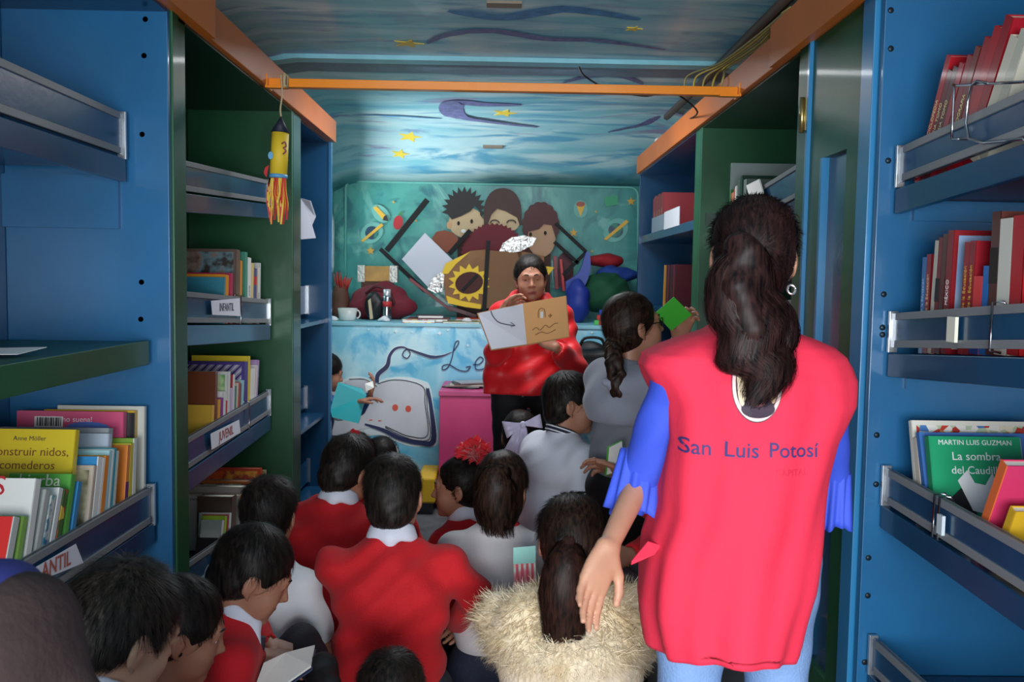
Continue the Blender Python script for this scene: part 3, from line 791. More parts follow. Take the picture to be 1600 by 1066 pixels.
def path_strands(paths, n, spread0, spread1, width, mat=None, seg=14, wave=0, wfreq=3, endvar=.25, flat=None):
    """strands that follow a spine curve (list of points) with a given bundle radius profile"""
    C = np.array([list(p) for p in smoothpath(paths, 6)]); m = len(C)
    rad = np.array([spread0+(spread1-spread0)*math.sin(math.pi*min(1, (i/(m-1)))**.8*.5) for i in range(m)]) if not isinstance(spread0, (list, tuple)) else np.interp(np.linspace(0, 1, m), np.linspace(0, 1, len(spread0)), spread0)
    T = np.gradient(C, axis=0); T /= np.linalg.norm(T, axis=1, keepdims=True)
    U = np.cross(T, np.array([0, 1, .01])); U /= np.linalg.norm(U, axis=1, keepdims=True); W = np.cross(T, U)
    Vs = []; Qs = []; base = 0
    a = rng.random(n)*2*np.pi; r = np.sqrt(rng.random(n)); ph = rng.random(n)*6.28; end = 1-endvar*rng.random(n)
    t = np.linspace(0, 1, seg+1)[None, :]*end[:, None]*(m-1)
    i0 = np.clip(t.astype(int), 0, m-2); fr = t-i0
    def ip(Q_): return Q_[i0]*(1-fr)[..., None]+Q_[i0+1]*fr[..., None] if Q_.ndim == 2 else Q_[i0]*(1-fr)+Q_[i0+1]*fr
    c = ip(C); rr = ip(rad); u = ip(U); wv = ip(W); fl = flat or 1
    an = a[:, None]+.25*np.sin(t/(m-1)*3+ph[:, None]); rad_ = rr*(r[:, None]+.06*np.sin(t*.7+ph[:, None]*3))
    wob = wave*np.sin(t/(m-1)*wfreq*6.28+ph[:, None]*.35)
    rows = c+u*(np.cos(an)*rad_+wob)[..., None]+wv*(np.sin(an)*rad_*fl)[..., None]
    out = u*np.cos(an)[..., None]+wv*np.sin(an)[..., None]
    tang = np.gradient(rows, axis=1); side = np.cross(tang, out); side /= np.linalg.norm(side, axis=2, keepdims=True)+1e-9
    wd = width*(1-.75*np.linspace(0, 1, seg+1)**3)[None, :, None]*(.6+.8*rng.random((n, 1, 1)))
    A = rows-side*wd/2; B = rows+side*wd/2
    V = np.stack([A, B], 2).reshape(-1, 3); k = (np.arange(n)*(seg+1)*2)[:, None]+np.arange(seg)[None, :]*2
    return V, np.stack([k, k+1, k+3, k+2], 2).reshape(-1, 4)
def merge(parts):
    Vs, Qs, o = [], [], 0
    for V, Q in parts: Vs.append(V); Qs.append(Q+o); o += len(V)
    return np.concatenate(Vs), np.concatenate(Qs)
def normals_of(V, Q):
    n = np.cross(V[Q[:, 2]]-V[Q[:, 0]], V[Q[:, 3]]-V[Q[:, 1]]); N = np.zeros_like(V)
    for j in range(4): np.add.at(N, Q[:, j], n)
    return N/(np.linalg.norm(N, axis=1, keepdims=True)+1e-9)
def Mhair(base, tip):
    key = ('hair', base, tip)
    if key in _m: return _m[key]
    m = M(base, .5, var=.5, vscale=120, col2=tip, stretch=(1, 1, .15)); m = m.copy(); _m[key] = m
    b = m.node_tree.nodes['Principled BSDF']; b.inputs['Specular IOR Level'].default_value = .22
    return m
HAIR = Mhair('060506', '2A211C'); HAIR_B = Mhair('0A0605', '3C281E'); HAIR_W = Mhair('0A0506', '36201E')
def hair_cap(H, R, s, style='short', vol=.010, h=.006):
    """closed shell around the skull, open at the face, ears and nape"""
    def T(p): return H + R @ (np.array(p, float)*s)
    pr = [eli(T((0, -.020, .036)), (np.array([.0745, .0925, .087])+vol)*s, R, .01)]
    if style == 'short':
        pr += [eli(T((0, -.045, -.02)), np.array([.068+vol*.5, .062+vol*.5, .085])*s, R, .02*s)]
        pr += [eli(T((0, .108, -.035)), np.array([.082, .088, .105])*s, R, .008*s, '-')]
        pr += [pln(T((0, -.04, -.072)), R @ np.array([0, .55, -1.0]), .01)]
        for g in (-1, 1): pr.append(eli(T((g*.090, .004, -.012)), np.array([.028, .026, .040])*s, R, .006*s, '-'))
    elif style == 'spiky':
        pr += [eli(T((0, -.045, -.01)), np.array([.068+vol*.3, .062+vol*.3, .080])*s, R, .02*s)]
        pr += [eli(T((0, .108, -.035)), np.array([.082, .088, .105])*s, R, .008*s, '-')]
        pr += [pln(T((0, -.04, -.045)), R @ np.array([0, .55, -1.0]), .01)]
        for g in (-1, 1): pr.append(eli(T((g*.090, .004, -.014)), np.array([.030, .030, .044])*s, R, .006*s, '-'))
    elif style == 'tied':
        pr += [eli(T((0, -.040, -.01)), np.array([.070+vol*.5, .066+vol*.5, .085])*s, R, .02*s)]
        pr += [eli(T((0, .112, -.030)), np.array([.080, .085, .126])*s, R, .008*s, '-')]
        pr += [pln(T((0, -.04, -.080)), R @ np.array([0, .5, -1.0]), .01)]
        for g in (-1, 1): pr.append(eli(T((g*.088, .006, -.014)), np.array([.020, .026, .036])*s, R, .006*s, '-'))
    elif style == 'loose':
        pr += [eli(T((0, -.040, -.04)), np.array([.080+vol*.5, .070+vol*.5, .12])*s, R, .03*s)]
        pr += [eli(T((0, .115, -.050)), np.array([.078, .092, .125])*s, R, .008*s, '-')]
    return sdf_mesh(pr, h*s if s < 1.2 else h, warp=.0012, wfreq=90), T
def make_hair(parent, H, R, s, style='short', n=3500, L=.035, lift=.28, crown=(0, -.055, .115), tie=None, mat=HAIR, vol=.010, width=.0018, wob=.25, grav=0, extra=[]):
    (V, Q), T = hair_cap(H, R, s, style, vol)
    N = normals_of(V, Q); H_ = np.array(H)
    out = np.argwhere(((V-H_)*N).sum(1) > .02*s)[:, 0]
    ii = rng.choice(out, n); P0 = V[ii]-N[ii]*.001+rng.normal(size=(n, 3))*.0015; Nn = N[ii]
    cr = T(tie if tie is not None else crown); D = P0-cr
    if tie is not None: D = -D
    D = D-(D*Nn).sum(1, keepdims=True)*Nn; D += 1e-4
    SV, SQ = strands('', P0, D, Nn, np.array(T((0, -.02, .03))), L*s, mat, parent, lift=lift, wob=wob, width=width*max(s, .8), grav=grav)
    V2, Q2 = merge([(V, Q), (SV, SQ)]+list(extra))
    return link('hair', np_mesh('hair', V2, Q2), mat, parent, smooth=True)

SKIN = M('A8735A', .5, bump=.04, bscale=200, var=.06, vscale=20); SKIN_L = M('C08C70', .5, bump=.04, bscale=200, var=.06, vscale=20); LIP = M('8A4A44', .45)
SCL = M('E9E4DE', .25, coat=.5); IRIS = M('1A100C', .2, coat=.8); BROW = M('16100E', .7)
def face_bits(parent, T, R, s, gaze=(0, 0)):
    for g in (-1, 1):
        c = T((g*.030, .0690, .0095)); 
        mb = MB(); bmesh.ops.create_uvsphere(mb.bm, u_segments=16, v_segments=10, radius=.0125*s, matrix=Matrix.Translation(Vector(c))); e = mb.build('eye', SCL, parent, smooth=True)
        f = R @ np.array([gaze[0], 1, gaze[1]]); f /= np.linalg.norm(f)
        mb = MB(); q = c+f*.0092*s
        mb.lathe([(.0001, .0042*s), (.0035*s, .0038*s), (.0056*s, .0022*s), (.0060*s, -.001*s)], q, Vector(f).to_track_quat('Z', 'Y').to_matrix(), 14); mb.build('iris', IRIS, e)
        pts = [T((g*.012, .0885, .030)), T((g*.026, .0870, .0365)), T((g*.042, .0770, .033))]
        mb = MB(); mb.tube(smoothpath(pts, 3), [.0025*s, .0030*s, .0032*s, .0030*s, .0028*s, .002*s, .0012*s], 6); mb.build('eyebrow', BROW, parent)

def person(name, label, cat, head, facing, s=.9, hrot=(0, 0, 0), torso=.40, lean=8, sidelean=0, shw=.135, arms=None, legs='kneel', pz=None,
           top='7', topmat=None, sleeve='long', topwarp=.0035, collar=None, bottom=None, shoe=None, skin=SKIN, hair='short', hairargs={}, hands=None,
           h=.0055, build=1.0, chub=1.0, neckdrop=.125, face=True, shirt_hem=.0, gaze=(0, 0), group=None, sleevew=1.0, noarms=False, hoodie=None, hide_top=False):
    H = np.array(head, float); B = rotm(facing); r_, f_, u_ = B[:, 0], B[:, 1], B[:, 2]
    Rh = rotm(facing+hrot[0], hrot[1], hrot[2])
    N = H + Rh @ np.array([0, -.030, -.05])*s - u_*(neckdrop-.05)*s
    td = u_*math.cos(math.radians(lean))+f_*math.sin(math.radians(lean))+r_*math.tan(math.radians(sidelean)); td /= np.linalg.norm(td)
    Pel = N-td*torso
    if pz is not None: Pel = Pel + (pz-Pel[2])*u_
    td = (N-Pel)/np.linalg.norm(N-Pel); TL = np.linalg.norm(N-Pel)
    fw = f_-td*(f_ @ td); fw /= np.linalg.norm(fw); TR = np.stack([np.cross(fw, td), fw, td], 1)
    def S(a, b, c): return N+TR @ np.array([a, b, 0])*1.0-td*c      # c metres below the neck base
    k = shw/.135*build
    root = empty(name, (Pel[0], Pel[1], 0.0), label, cat, group)
    sh = {g: S(g*shw, -.005, .072*s+.004) for g in (-1, 1)}
    arms = arms or {}
    el, wr = {}, {}
    UA, FA = .235*s*1.02, .205*s*1.02
    for g in (-1, 1):
        a = arms.get(g, ((.06, .06, -.20), (-.06, .24, -.22)))
        def W(v): return sh[g]+r_*v[0]*g+f_*v[1]+u_*v[2]
        el[g] = np.array(a[0], float) if len(a) > 2 and a[2] == 'w' else W(a[0]); wr[g] = np.array(a[1], float) if len(a) > 2 and a[2] == 'w' else W(a[1])
    # legs
    fl = 0.0; hip = {g: Pel+r_*g*.075*k*1.05-td*.01 for g in (-1, 1)}; kn, an, toe = {}, {}, {}
    for g in (-1, 1):
        if legs == 'kneel':
            dz = max(0, hip[g][2]-.075); fwd = .20; kn[g] = hip[g]+f_*fwd+r_*g*.03; kn[g][2] = .065
            an[g] = kn[g]-f_*.22-r_*g*.02; an[g][2] = .05; toe[g] = an[g]-f_*.08
        elif legs == 'cross':
            kn[g] = hip[g]+f_*.20+r_*g*.20; kn[g][2] = .13; an[g] = Pel+f_*.26-r_*g*.10; an[g][2] = .06; toe[g] = an[g]+f_*.05-r_*g*.11
        elif legs == 'stand':
            an[g] = hip[g].copy(); an[g][2] = .075; an[g] += r_*g*.02; kn[g] = (hip[g]*.48+an[g]*.52)+f_*.02; toe[g] = an[g]+f_*.14*s-u_*.03
        elif legs == 'sit':
            kn[g] = hip[g]+f_*.32+r_*g*.05; an[g] = kn[g]+f_*.03; an[g][2] = .075; toe[g] = an[g]+f_*.12; toe[g][2] = .04
        elif isinstance(legs, dict): kn[g], an[g], toe[g] = (np.array(v, float) for v in legs[g])
    # ---- body, one continuous surface
    hp, T = head_prims(H, Rh, s, chub)
    body = list(hp)
    body += [cap(H+Rh @ np.array([0, -.022, -.055])*s, N-td*.02, .050*s, .050*s, .02), cap(sh[-1], sh[1], .036*s*k, k=.02), cap(N-td*.02, N-td*.07, .045*s, .06*s, .02),
             eli(S(0, 0, TL*.35), (.118*k*s/.9, .080*k*s/.9, TL*.34), TR, .03), eli(S(0, .0, TL*.80), (.112*k, .085*k, TL*.28), TR, .03)]
    for g in (-1, 1):
        body += [cap(sh[g], el[g], .040*s*build, .031*s*build, .02), cap(el[g], wr[g], .030*s*build, .020*s*build, .012)]
        body += [cap(hip[g], kn[g], .070*k, .045*k, .03), cap(kn[g], an[g], .044*k, .028*k, .02), cap(an[g], toe[g], .026, .020, .02)]
        hd = (hands or {}).get(g)
        if hd is None:
            d = wr[g]-el[g]; d = d/np.linalg.norm(d); hd = dict(d=d*.8+f_*.3-u_*.2, n=-r_*g*.6-u_*.6+f_*.1, side=f_*.5-r_*g, curl=.45)
        hd = dict(hd); body += hand_prims(wr[g], hd.pop('d'), hd.pop('n'), hd.pop('side'), s=s*.98, **hd)
    def lips(C):
        q = (C-H) @ Rh/s
        return ((q[:, 1] > .070) & (np.abs(q[:, 0]) < .021) & (np.abs(q[:, 2]+.0595) < .0085-.12*np.abs(q[:, 0])) ).astype(int)
    blob('body', body, [skin, LIP], root, h, matfn=lips)
    if face: face_bits(root, T, Rh, s, gaze)
    # ---- top garment
    e = .014
    if not hide_top:
        tp = [cap(sh[-1], sh[1], .042*s*k+e*.3, k=.03), cap(N-td*.015, sh[-1]-td*.01, .050*s, .046*s, .03), cap(N-td*.015, sh[1]-td*.01, .050*s, .046*s, .03), cap(N-td*.03, N-td*.08, .060*s, .09*s, .03),
              eli(S(0, 0, TL*.35), (.128*k*s/.9+e, .092*k*s/.9+e, TL*.36), TR, .04), eli(S(0, 0, TL*.76), (.122*k+e, .095*k+e, TL*.30), TR, .05)]
        if shirt_hem: tp.append(cap(S(0, 0, TL*.8), S(0, 0, TL+shirt_hem-.06), .10*k+e, .105*k+e, .05))
        for g in (-1, 1):
            q = 1.0 if sleeve == 'long' else .62
            tp.append(cap(sh[g], sh[g]+(el[g]-sh[g])*q, .043*s*build*sleevew+e*.4, (.040 if q == 1 else .050)*s*build*sleevew+e*.4, .025))
            if sleeve == 'long':
                tp.append(cap(el[g], el[g]+(wr[g]-el[g])*.90, .040*s*build*sleevew+e*.3, .029*s*build*sleevew+e*.3, .02))
                tp.append(pln(wr[g]-(wr[g]-el[g])*.06, (wr[g]-el[g]), .0, '&') if False else eli(wr[g]+(wr[g]-el[g])*.02, (.022, .022, .022), None, .002, '-'))
        tp += [cap(N+td*.10, N-td*.012+fw*.012, .054*s, .056*s, .01, '-'), pln(Pel-td*(.05+shirt_hem), -td, .008)]
        o = blob('sweater' if sleeve == 'long' and top != 'shirt' else 'shirt', tp, topmat, root, h, warp=topwarp, wfreq=34)
    if collar:
        c0 = N+td*.022*s+fw*.002
        cp = [tor(c0, td*.95+fw*.32, .060*s, .0090*s, .006, flat=2.6), tor(c0-td*.016*s, td*.95+fw*.32, .068*s, .0075*s, .010, flat=1.8)]
        for g in (-1, 1): cp.append(cap(c0+TR[:, 0]*g*.036*s+fw*.050*s-td*.010, c0+TR[:, 0]*g*.040*s+fw*.078*s-td*.055*s, .013*s, .005*s, .012))
        cp.append(cap(c0-fw*.060*s-td*.004, c0-fw*.060*s-td*.018, .016*s, .012*s, .02))
        blob('collar', cp, collar, root, min(h, .0045))
    if bottom is not None:
        bp = [eli(Pel+td*.01, (.122*k+e*.6, .098*k+e*.6, .11), TR, .03)]
        for g in (-1, 1): bp += [cap(hip[g], kn[g], .080*k, .054*k, .03), cap(kn[g], an[g]+(kn[g]-an[g])*.10, .054*k, .040*k, .02)]
        blob('trousers', bp, bottom, root, .008, warp=.003, wfreq=30)
    if shoe is not None:
        for g in (-1, 1):
            d = toe[g]-an[g]; d /= np.linalg.norm(d)
            blob('shoe', [cap(an[g]-d*.02-u_*.01, toe[g], .038, .030, .02), cap(an[g], an[g]+u_*.02, .036, .036, .01)], shoe, root, .008)
    if hair: make_hair(root, H, Rh, s, hair, **hairargs)
    return dict(root=root, H=H, Rh=Rh, T=T, N=N, td=td, fw=fw, TR=TR, S=S, Pel=Pel, sh=sh, el=el, wr=wr, r=r_, f=f_, u=u_, s=s, TL=TL, kn=kn, an=an)
# ================================================= PEOPLE
RED_K = M('C8101C', .85, bump=.35, bscale=260, sheen=.04, var=.06, vscale=14); RED_D = M('8E1626', .85, bump=.35, bscale=260, sheen=.04)
WHT = M('E6E6EA', .8, bump=.1, bscale=120); POLO = M('E2E4F0', .8, bump=.1, bscale=120); GREY = M('C6C0C2', .85, bump=.12, bscale=140)
NAVY = M('1B2236', .8, bump=.2, bscale=150); BLK = M('0C0C10', .75, bump=.15, bscale=150); SHOE = M('0F0F12', .7)

# ---- woman in the red vest, seen from behind
def front_woman():
    s = .97; H = np.array(P(1176, 406, 1.80))
    r_, f_, u_ = (np.array(v, float) for v in ((1, 0, 0), (0, 1, 0), (0, 0, 1)))
    lel = np.array(P(1000, 750, 1.86)); lwr = np.array(P(950, 856, 1.68))
    rel = np.array(P(1303, 745, 1.88)); rwr = np.array(P(1285, 770, 2.08))
    hd = {-1: dict(d=(-.38, -.35, -.80), n=(.45, -.85, .1), side=(1, 0, 0), curl=.20, spread=.04, thumb=.2),
          1: dict(d=(-.3, .9, 0), n=(-.6, .2, -.6), side=(0, 0, 1), curl=.5)}
    p = person('woman', 'woman in long red vest over blue blouse, standing with her back turned', 'person', H, 0, s, (12, 2, 2), torso=.50, lean=-3, shw=.142,
               arms={-1: (lel, lwr, 'w'), 1: (rel, rwr, 'w')}, legs='stand', hide_top=True, bottom=M('7C9CCB', .85, bump=.3, bscale=180, var=.15, vscale=10), shoe=SHOE,
               skin=SKIN_L, hair=None, hands=hd, h=.0045, build=1.0, neckdrop=.175, pz=.84)
    root = p['root']; N, td, TR, S, TL = p['N'], p['td'], p['TR'], p['S'], p['TL']
    VEST = M('EC2E4C', .85, bump=.10, bscale=60); BLOUSE = M('3A55D0', .7, bump=.05, bscale=80)
    # blouse: upper body and sleeves with flounced cuffs
    bl = [cap(p['sh'][-1], p['sh'][1], .050, k=.03), eli(S(0, 0, .2), (.14, .09, .24), TR, .03)]
    for g, e_ in ((-1, lel), (1, rel)):
        a = p['sh'][g]; bl += [cap(a, e_*.96+a*.04, .052, .046 if g < 0 else .036, .02)]
    bl += [cap(N+td*.1, N-td*.0, .058, .062, .01, '-')]
    blob('blouse', bl, BLOUSE, root, .006, warp=.002, wfreq=40)
    for g, c, tip in ((-1, P(1000, 722, 1.86), P(983, 818, 1.82)), (1, P(1302, 752, 1.87), P(1294, 836, 1.87))):
        c = Vector(c); tip = Vector(tip); ax = (tip-c); L = ax.length; ax.normalize(); u = ax.cross(Vector((0, 1, 0))).normalized(); v = ax.cross(u); mb = MB(); n = 72; rings = []
        for j in range(9):
            t = j/8; ring = []
            for k in range(n):
                a = 2*math.pi*k/n; R0 = (.048 if g < 0 else .036)+.008*t+(.002+.006*t)*math.sin(a*11+.5)+.003*t*math.sin(a*5)
                Lk = L*(1+.06*math.sin(a*3+1)+.02*math.sin(a*11)); ring.append(mb.bm.verts.new(c+ax*Lk*t*1.0-ax*.02+u*math.cos(a)*R0*.95+v*math.sin(a)*R0*.8))
            rings.append(ring)
        for j in range(8):
            for k in range(n): mb.bm.faces.new((rings[j][k], rings[j][(k+1) % n], rings[j+1][(k+1) % n], rings[j+1][k]))
        o = mb.build('flounce', BLOUSE, root, smooth=True); md = o.modifiers.new('t', 'SOLIDIFY'); md.thickness = .002
    # vest: lofted outline from pixels in the photo, elliptical sections
    prof = [(520, 1098, 1236, .07), (532, 1066, 1268, .080), (546, 1032, 1298, .090), (562, 1003, 1318, .098), (580, 997, 1327, .104), (600, 1006, 1330, .112), (640, 1026, 1323, .118), (700, 1034, 1294, .122), (760, 1030, 1280, .126), (820, 1028, 1270, .128),
            (880, 1010, 1262, .13), (940, 1004, 1252, .135), (985, 1003, 1240, .138), (1025, 1008, 1230, .14), (1048, 1014, 1222, .14)]
    Yc = 1.80; DS = 1.32; mb = MB(); n = 96; rings = []
    prs = []
    for i in range(len(prof)-1):
        for t in (0, .25, .5, .75): prs.append(tuple(prof[i][j]*(1-t)+prof[i+1][j]*t for j in range(4)))
    prs.append(prof[-1])
    for idx, (py, x0, x1, dep) in enumerate(prs):
        a, b = P(x0, py, Yc), P(x1, py, Yc); c = (a+b)/2; c.z = P((x0+x1)/2, py, Yc-dep*DS*.9).z; rx = (b-a).length/2; ring = []
        t = idx/(len(prs)-1)
        for k in range(n):
            th = 2*math.pi*k/n; cx, sx = math.cos(th), math.sin(th)
            fold = .0050*t*math.sin(th*13+3*t+.5*math.sin(9*t))+.007*t*math.sin(th*7+1.3-2*t)+.007*max(0, t-.05)*math.sin(th*3+5*t)+.003*math.sin(22*t+th*4)*math.sin(math.pi*t)
            ex = math.copysign(abs(cx)**.85, cx); ey = math.copysign(abs(sx)**.85, sx)
            hem = (-.012*math.cos(th*2)) * (1 if idx > len(prs)-4 else 0)
            ring.append(mb.bm.verts.new((c.x+ex*(rx+fold), Yc+ey*(dep*DS+fold), c.z+hem)))
        rings.append(ring)
    for j in range(len(rings)-1):
        for k in range(n): mb.bm.faces.new((rings[j][k], rings[j][(k+1) % n], rings[j+1][(k+1) % n], rings[j+1][k]))
    # shoulders close in towards the neck
    top = rings[0]; q = S(0, 0, 0); last = top
    for sc, dz in ((.82, .010), (.62, .018), (.48, .022)):
        ring = []
        c0 = sum((v.co for v in top), Vector())/n
        for v in top: ring.append(mb.bm.verts.new((c0.x+(v.co.x-c0.x)*sc, c0.y+(v.co.y-c0.y)*(sc*.9+.15), c0.z+dz)))
        for k in range(n): mb.bm.faces.new((last[(k+1) % n], last[k], ring[k], ring[(k+1) % n]))
        last = ring
    vest = mb.build('vest', VEST, root, smooth=True)
    bvh_bm = bmesh.new(); bvh_bm.from_mesh(vest.data); bvh_bm.transform(world_of(root)); bv = BVHTree.FromBMesh(bvh_bm)
    md = vest.modifiers.new('t', 'SOLIDIFY'); md.thickness = .003; md.offset = -1
    # red front panel corner flying out at the left
    fl = [P(1010, 842, 1.76), P(985, 872, 1.74), P(984, 878, 1.74), P(1020, 862, 1.74), P(1030, 848, 1.75)]
    MB().prism([Vector(v)+Vector((0, -.02, 0)) for v in fl], (0, .006, 0)).build('vest_corner', VEST, root)
    def project(me, off=.002):
        for v in me.vertices:
            hit = bv.ray_cast(Vector((v.co.x, .9, v.co.z)), Vector((0, 1, 0)))
            if hit[0] is not None: v.co.y = hit[0].y-off
            else:
                near = bv.find_nearest(Vector((v.co.x, 1.62, v.co.z))); v.co.y = near[0].y-off
        return me
    NV = M('3B2F6B', .7); bm0 = None
    def letters(s_, px, py, size, mat, nm, shear=0, bold=0):
        me = text_mesh(s_, size, 0, shear, bold)
        bm_ = bmesh.new(); bm_.from_mesh(me); bmesh.ops.triangulate(bm_, faces=bm_.faces)
        bmesh.ops.subdivide_edges(bm_, edges=[e for e in bm_.edges if e.calc_length() > size*.25], cuts=2, use_grid_fill=False); bmesh.ops.triangulate(bm_, faces=bm_.faces)
        bm_.to_mesh(me); bm_.free()
        c = P(px, py, 1.635); me.transform(Matrix(((1, 0, 0, c.x), (0, 0, 0, 0), (-.02, 1, 0, c.z), (0, 0, 0, 1))))
        project(me); link(nm, me, mat, root)
    letters('San', 1094, 705, .041, NV, 'printed_word', bold=.0003); letters('Luis', 1161, 706, .041, NV, 'printed_word', bold=.0003); letters('Potosí', 1244, 707, .039, NV, 'printed_word', bold=.0003)
    letters('CAPITAL', 1240, 741, .017, M('D02A4C', .7), 'printed_subtitle')
    # oval badge
    def disc(px, py, rx, ry, mat, nm, off, ring=0):
        mb = MB(); c = P(px, py, 1.635); vs = []
        kx = 1.635/FPX
        N_ = 40; rr = [0, .5, 1.0] if not ring else [1-ring, 1.0]; R_ = []
        for q in rr: R_.append([mb.bm.verts.new((c.x+rx*kx*q*math.cos(2*math.pi*i/N_), 0, c.z+ry*kx*q*math.sin(2*math.pi*i/N_))) for i in range(N_)] if q else [mb.bm.verts.new((c.x, 0, c.z))])
        for a, b in zip(R_, R_[1:]):
            for i in range(N_):
                if len(a) == 1: mb.bm.faces.new((a[0], b[i], b[(i+1) % N_]))
                else: mb.bm.faces.new((a[i], b[i], b[(i+1) % N_], a[(i+1) % N_]))
        me = bpy.data.meshes.new(nm); mb.bm.to_mesh(me); mb.bm.free(); project(me, off); return link(nm, me, mat, root)
    disc(1186, 606, 40, 57, M('4A1E38', .6), 'badge', .0022); disc(1186, 606, 39, 55, M('E9C9C4', .6), 'badge_ring', .0030, .13)
    disc(1186, 640, 27, 15, M('2E1830', .6), 'badge_field', .0032); disc(1186, 628, 12, 9, M('A8646A', .6), 'badge_figure', .0036)
    disc(1162, 604, 7, 32, M('E8D2B0', .6), 'badge_wing', .0040); disc(1211, 600, 7, 32, M('D8B28C', .6), 'badge_wing', .0036); disc(1187, 600, 13, 22, M('7A3A34', .6), 'badge_trim', .0034)
    # hair
    T, Rh = p['T'], p['Rh']
    tie = (-.01, -.105, .012)
    sp = [P(1160, 395, 1.665), P(1156, 450, 1.655), P(1168, 510, 1.645), P(1182, 548, 1.645), P(1192, 588, 1.645), P(1184, 640, 1.65)]
    rad = [.040, .054, .068, .070, .052, .022]
    ps = path_strands(sp, 6500, rad, 0, .0020, seg=24, wave=.012, wfreq=2.6, endvar=.5, flat=.55)
    ps2 = path_strands([P(1165, 400, 1.665), P(1188, 450, 1.66), P(1214, 510, 1.65), P(1222, 550, 1.65), P(1216, 585, 1.65)], 2200, [.03, .034, .032, .026, .012], 0, .0020, seg=18, wave=.010, wfreq=2, flat=.6)
    core = sdf_mesh([cap(sp[0], sp[1], .036, .040, .02), cap(sp[1], sp[2], .040, .038, .02), cap(sp[2], sp[3], .038, .028, .02), cap(sp[3], sp[4], .028, .010, .02),
                     cap(np.array(P(1165, 400, 1.665)), np.array(P(1215, 510, 1.655)), .02, .012, .03)], .006, warp=.003, wfreq=60)
    fly = path_strands([P(1215, 345, 1.72), P(1232, 332, 1.70), P(1246, 328, 1.68)], 60, [.01, .014, .02], 0, .0012, seg=8, wave=.004, endvar=.6)
    make_hair(root, p['H'], Rh, s, 'tied', n=8000, L=.055, lift=.02, tie=tie, mat=HAIR_W, vol=.008, width=.0020, wob=.10, extra=[ps, ps2, core, fly])
    # earring
    q = T((.078, .010, -.048)); mb = MB(); rg = [(q[0]+.008*math.cos(a)+.004, q[1]+.003*math.sin(a), q[2]-.009+.009*math.sin(a)) for a in [2*math.pi*i/20 for i in range(21)]]
    mb.tube(rg, .0026, 8).build('earring', M('F2F2F4', .2, metal=.9), root)
    # bracelet thread
    return p
front_woman()

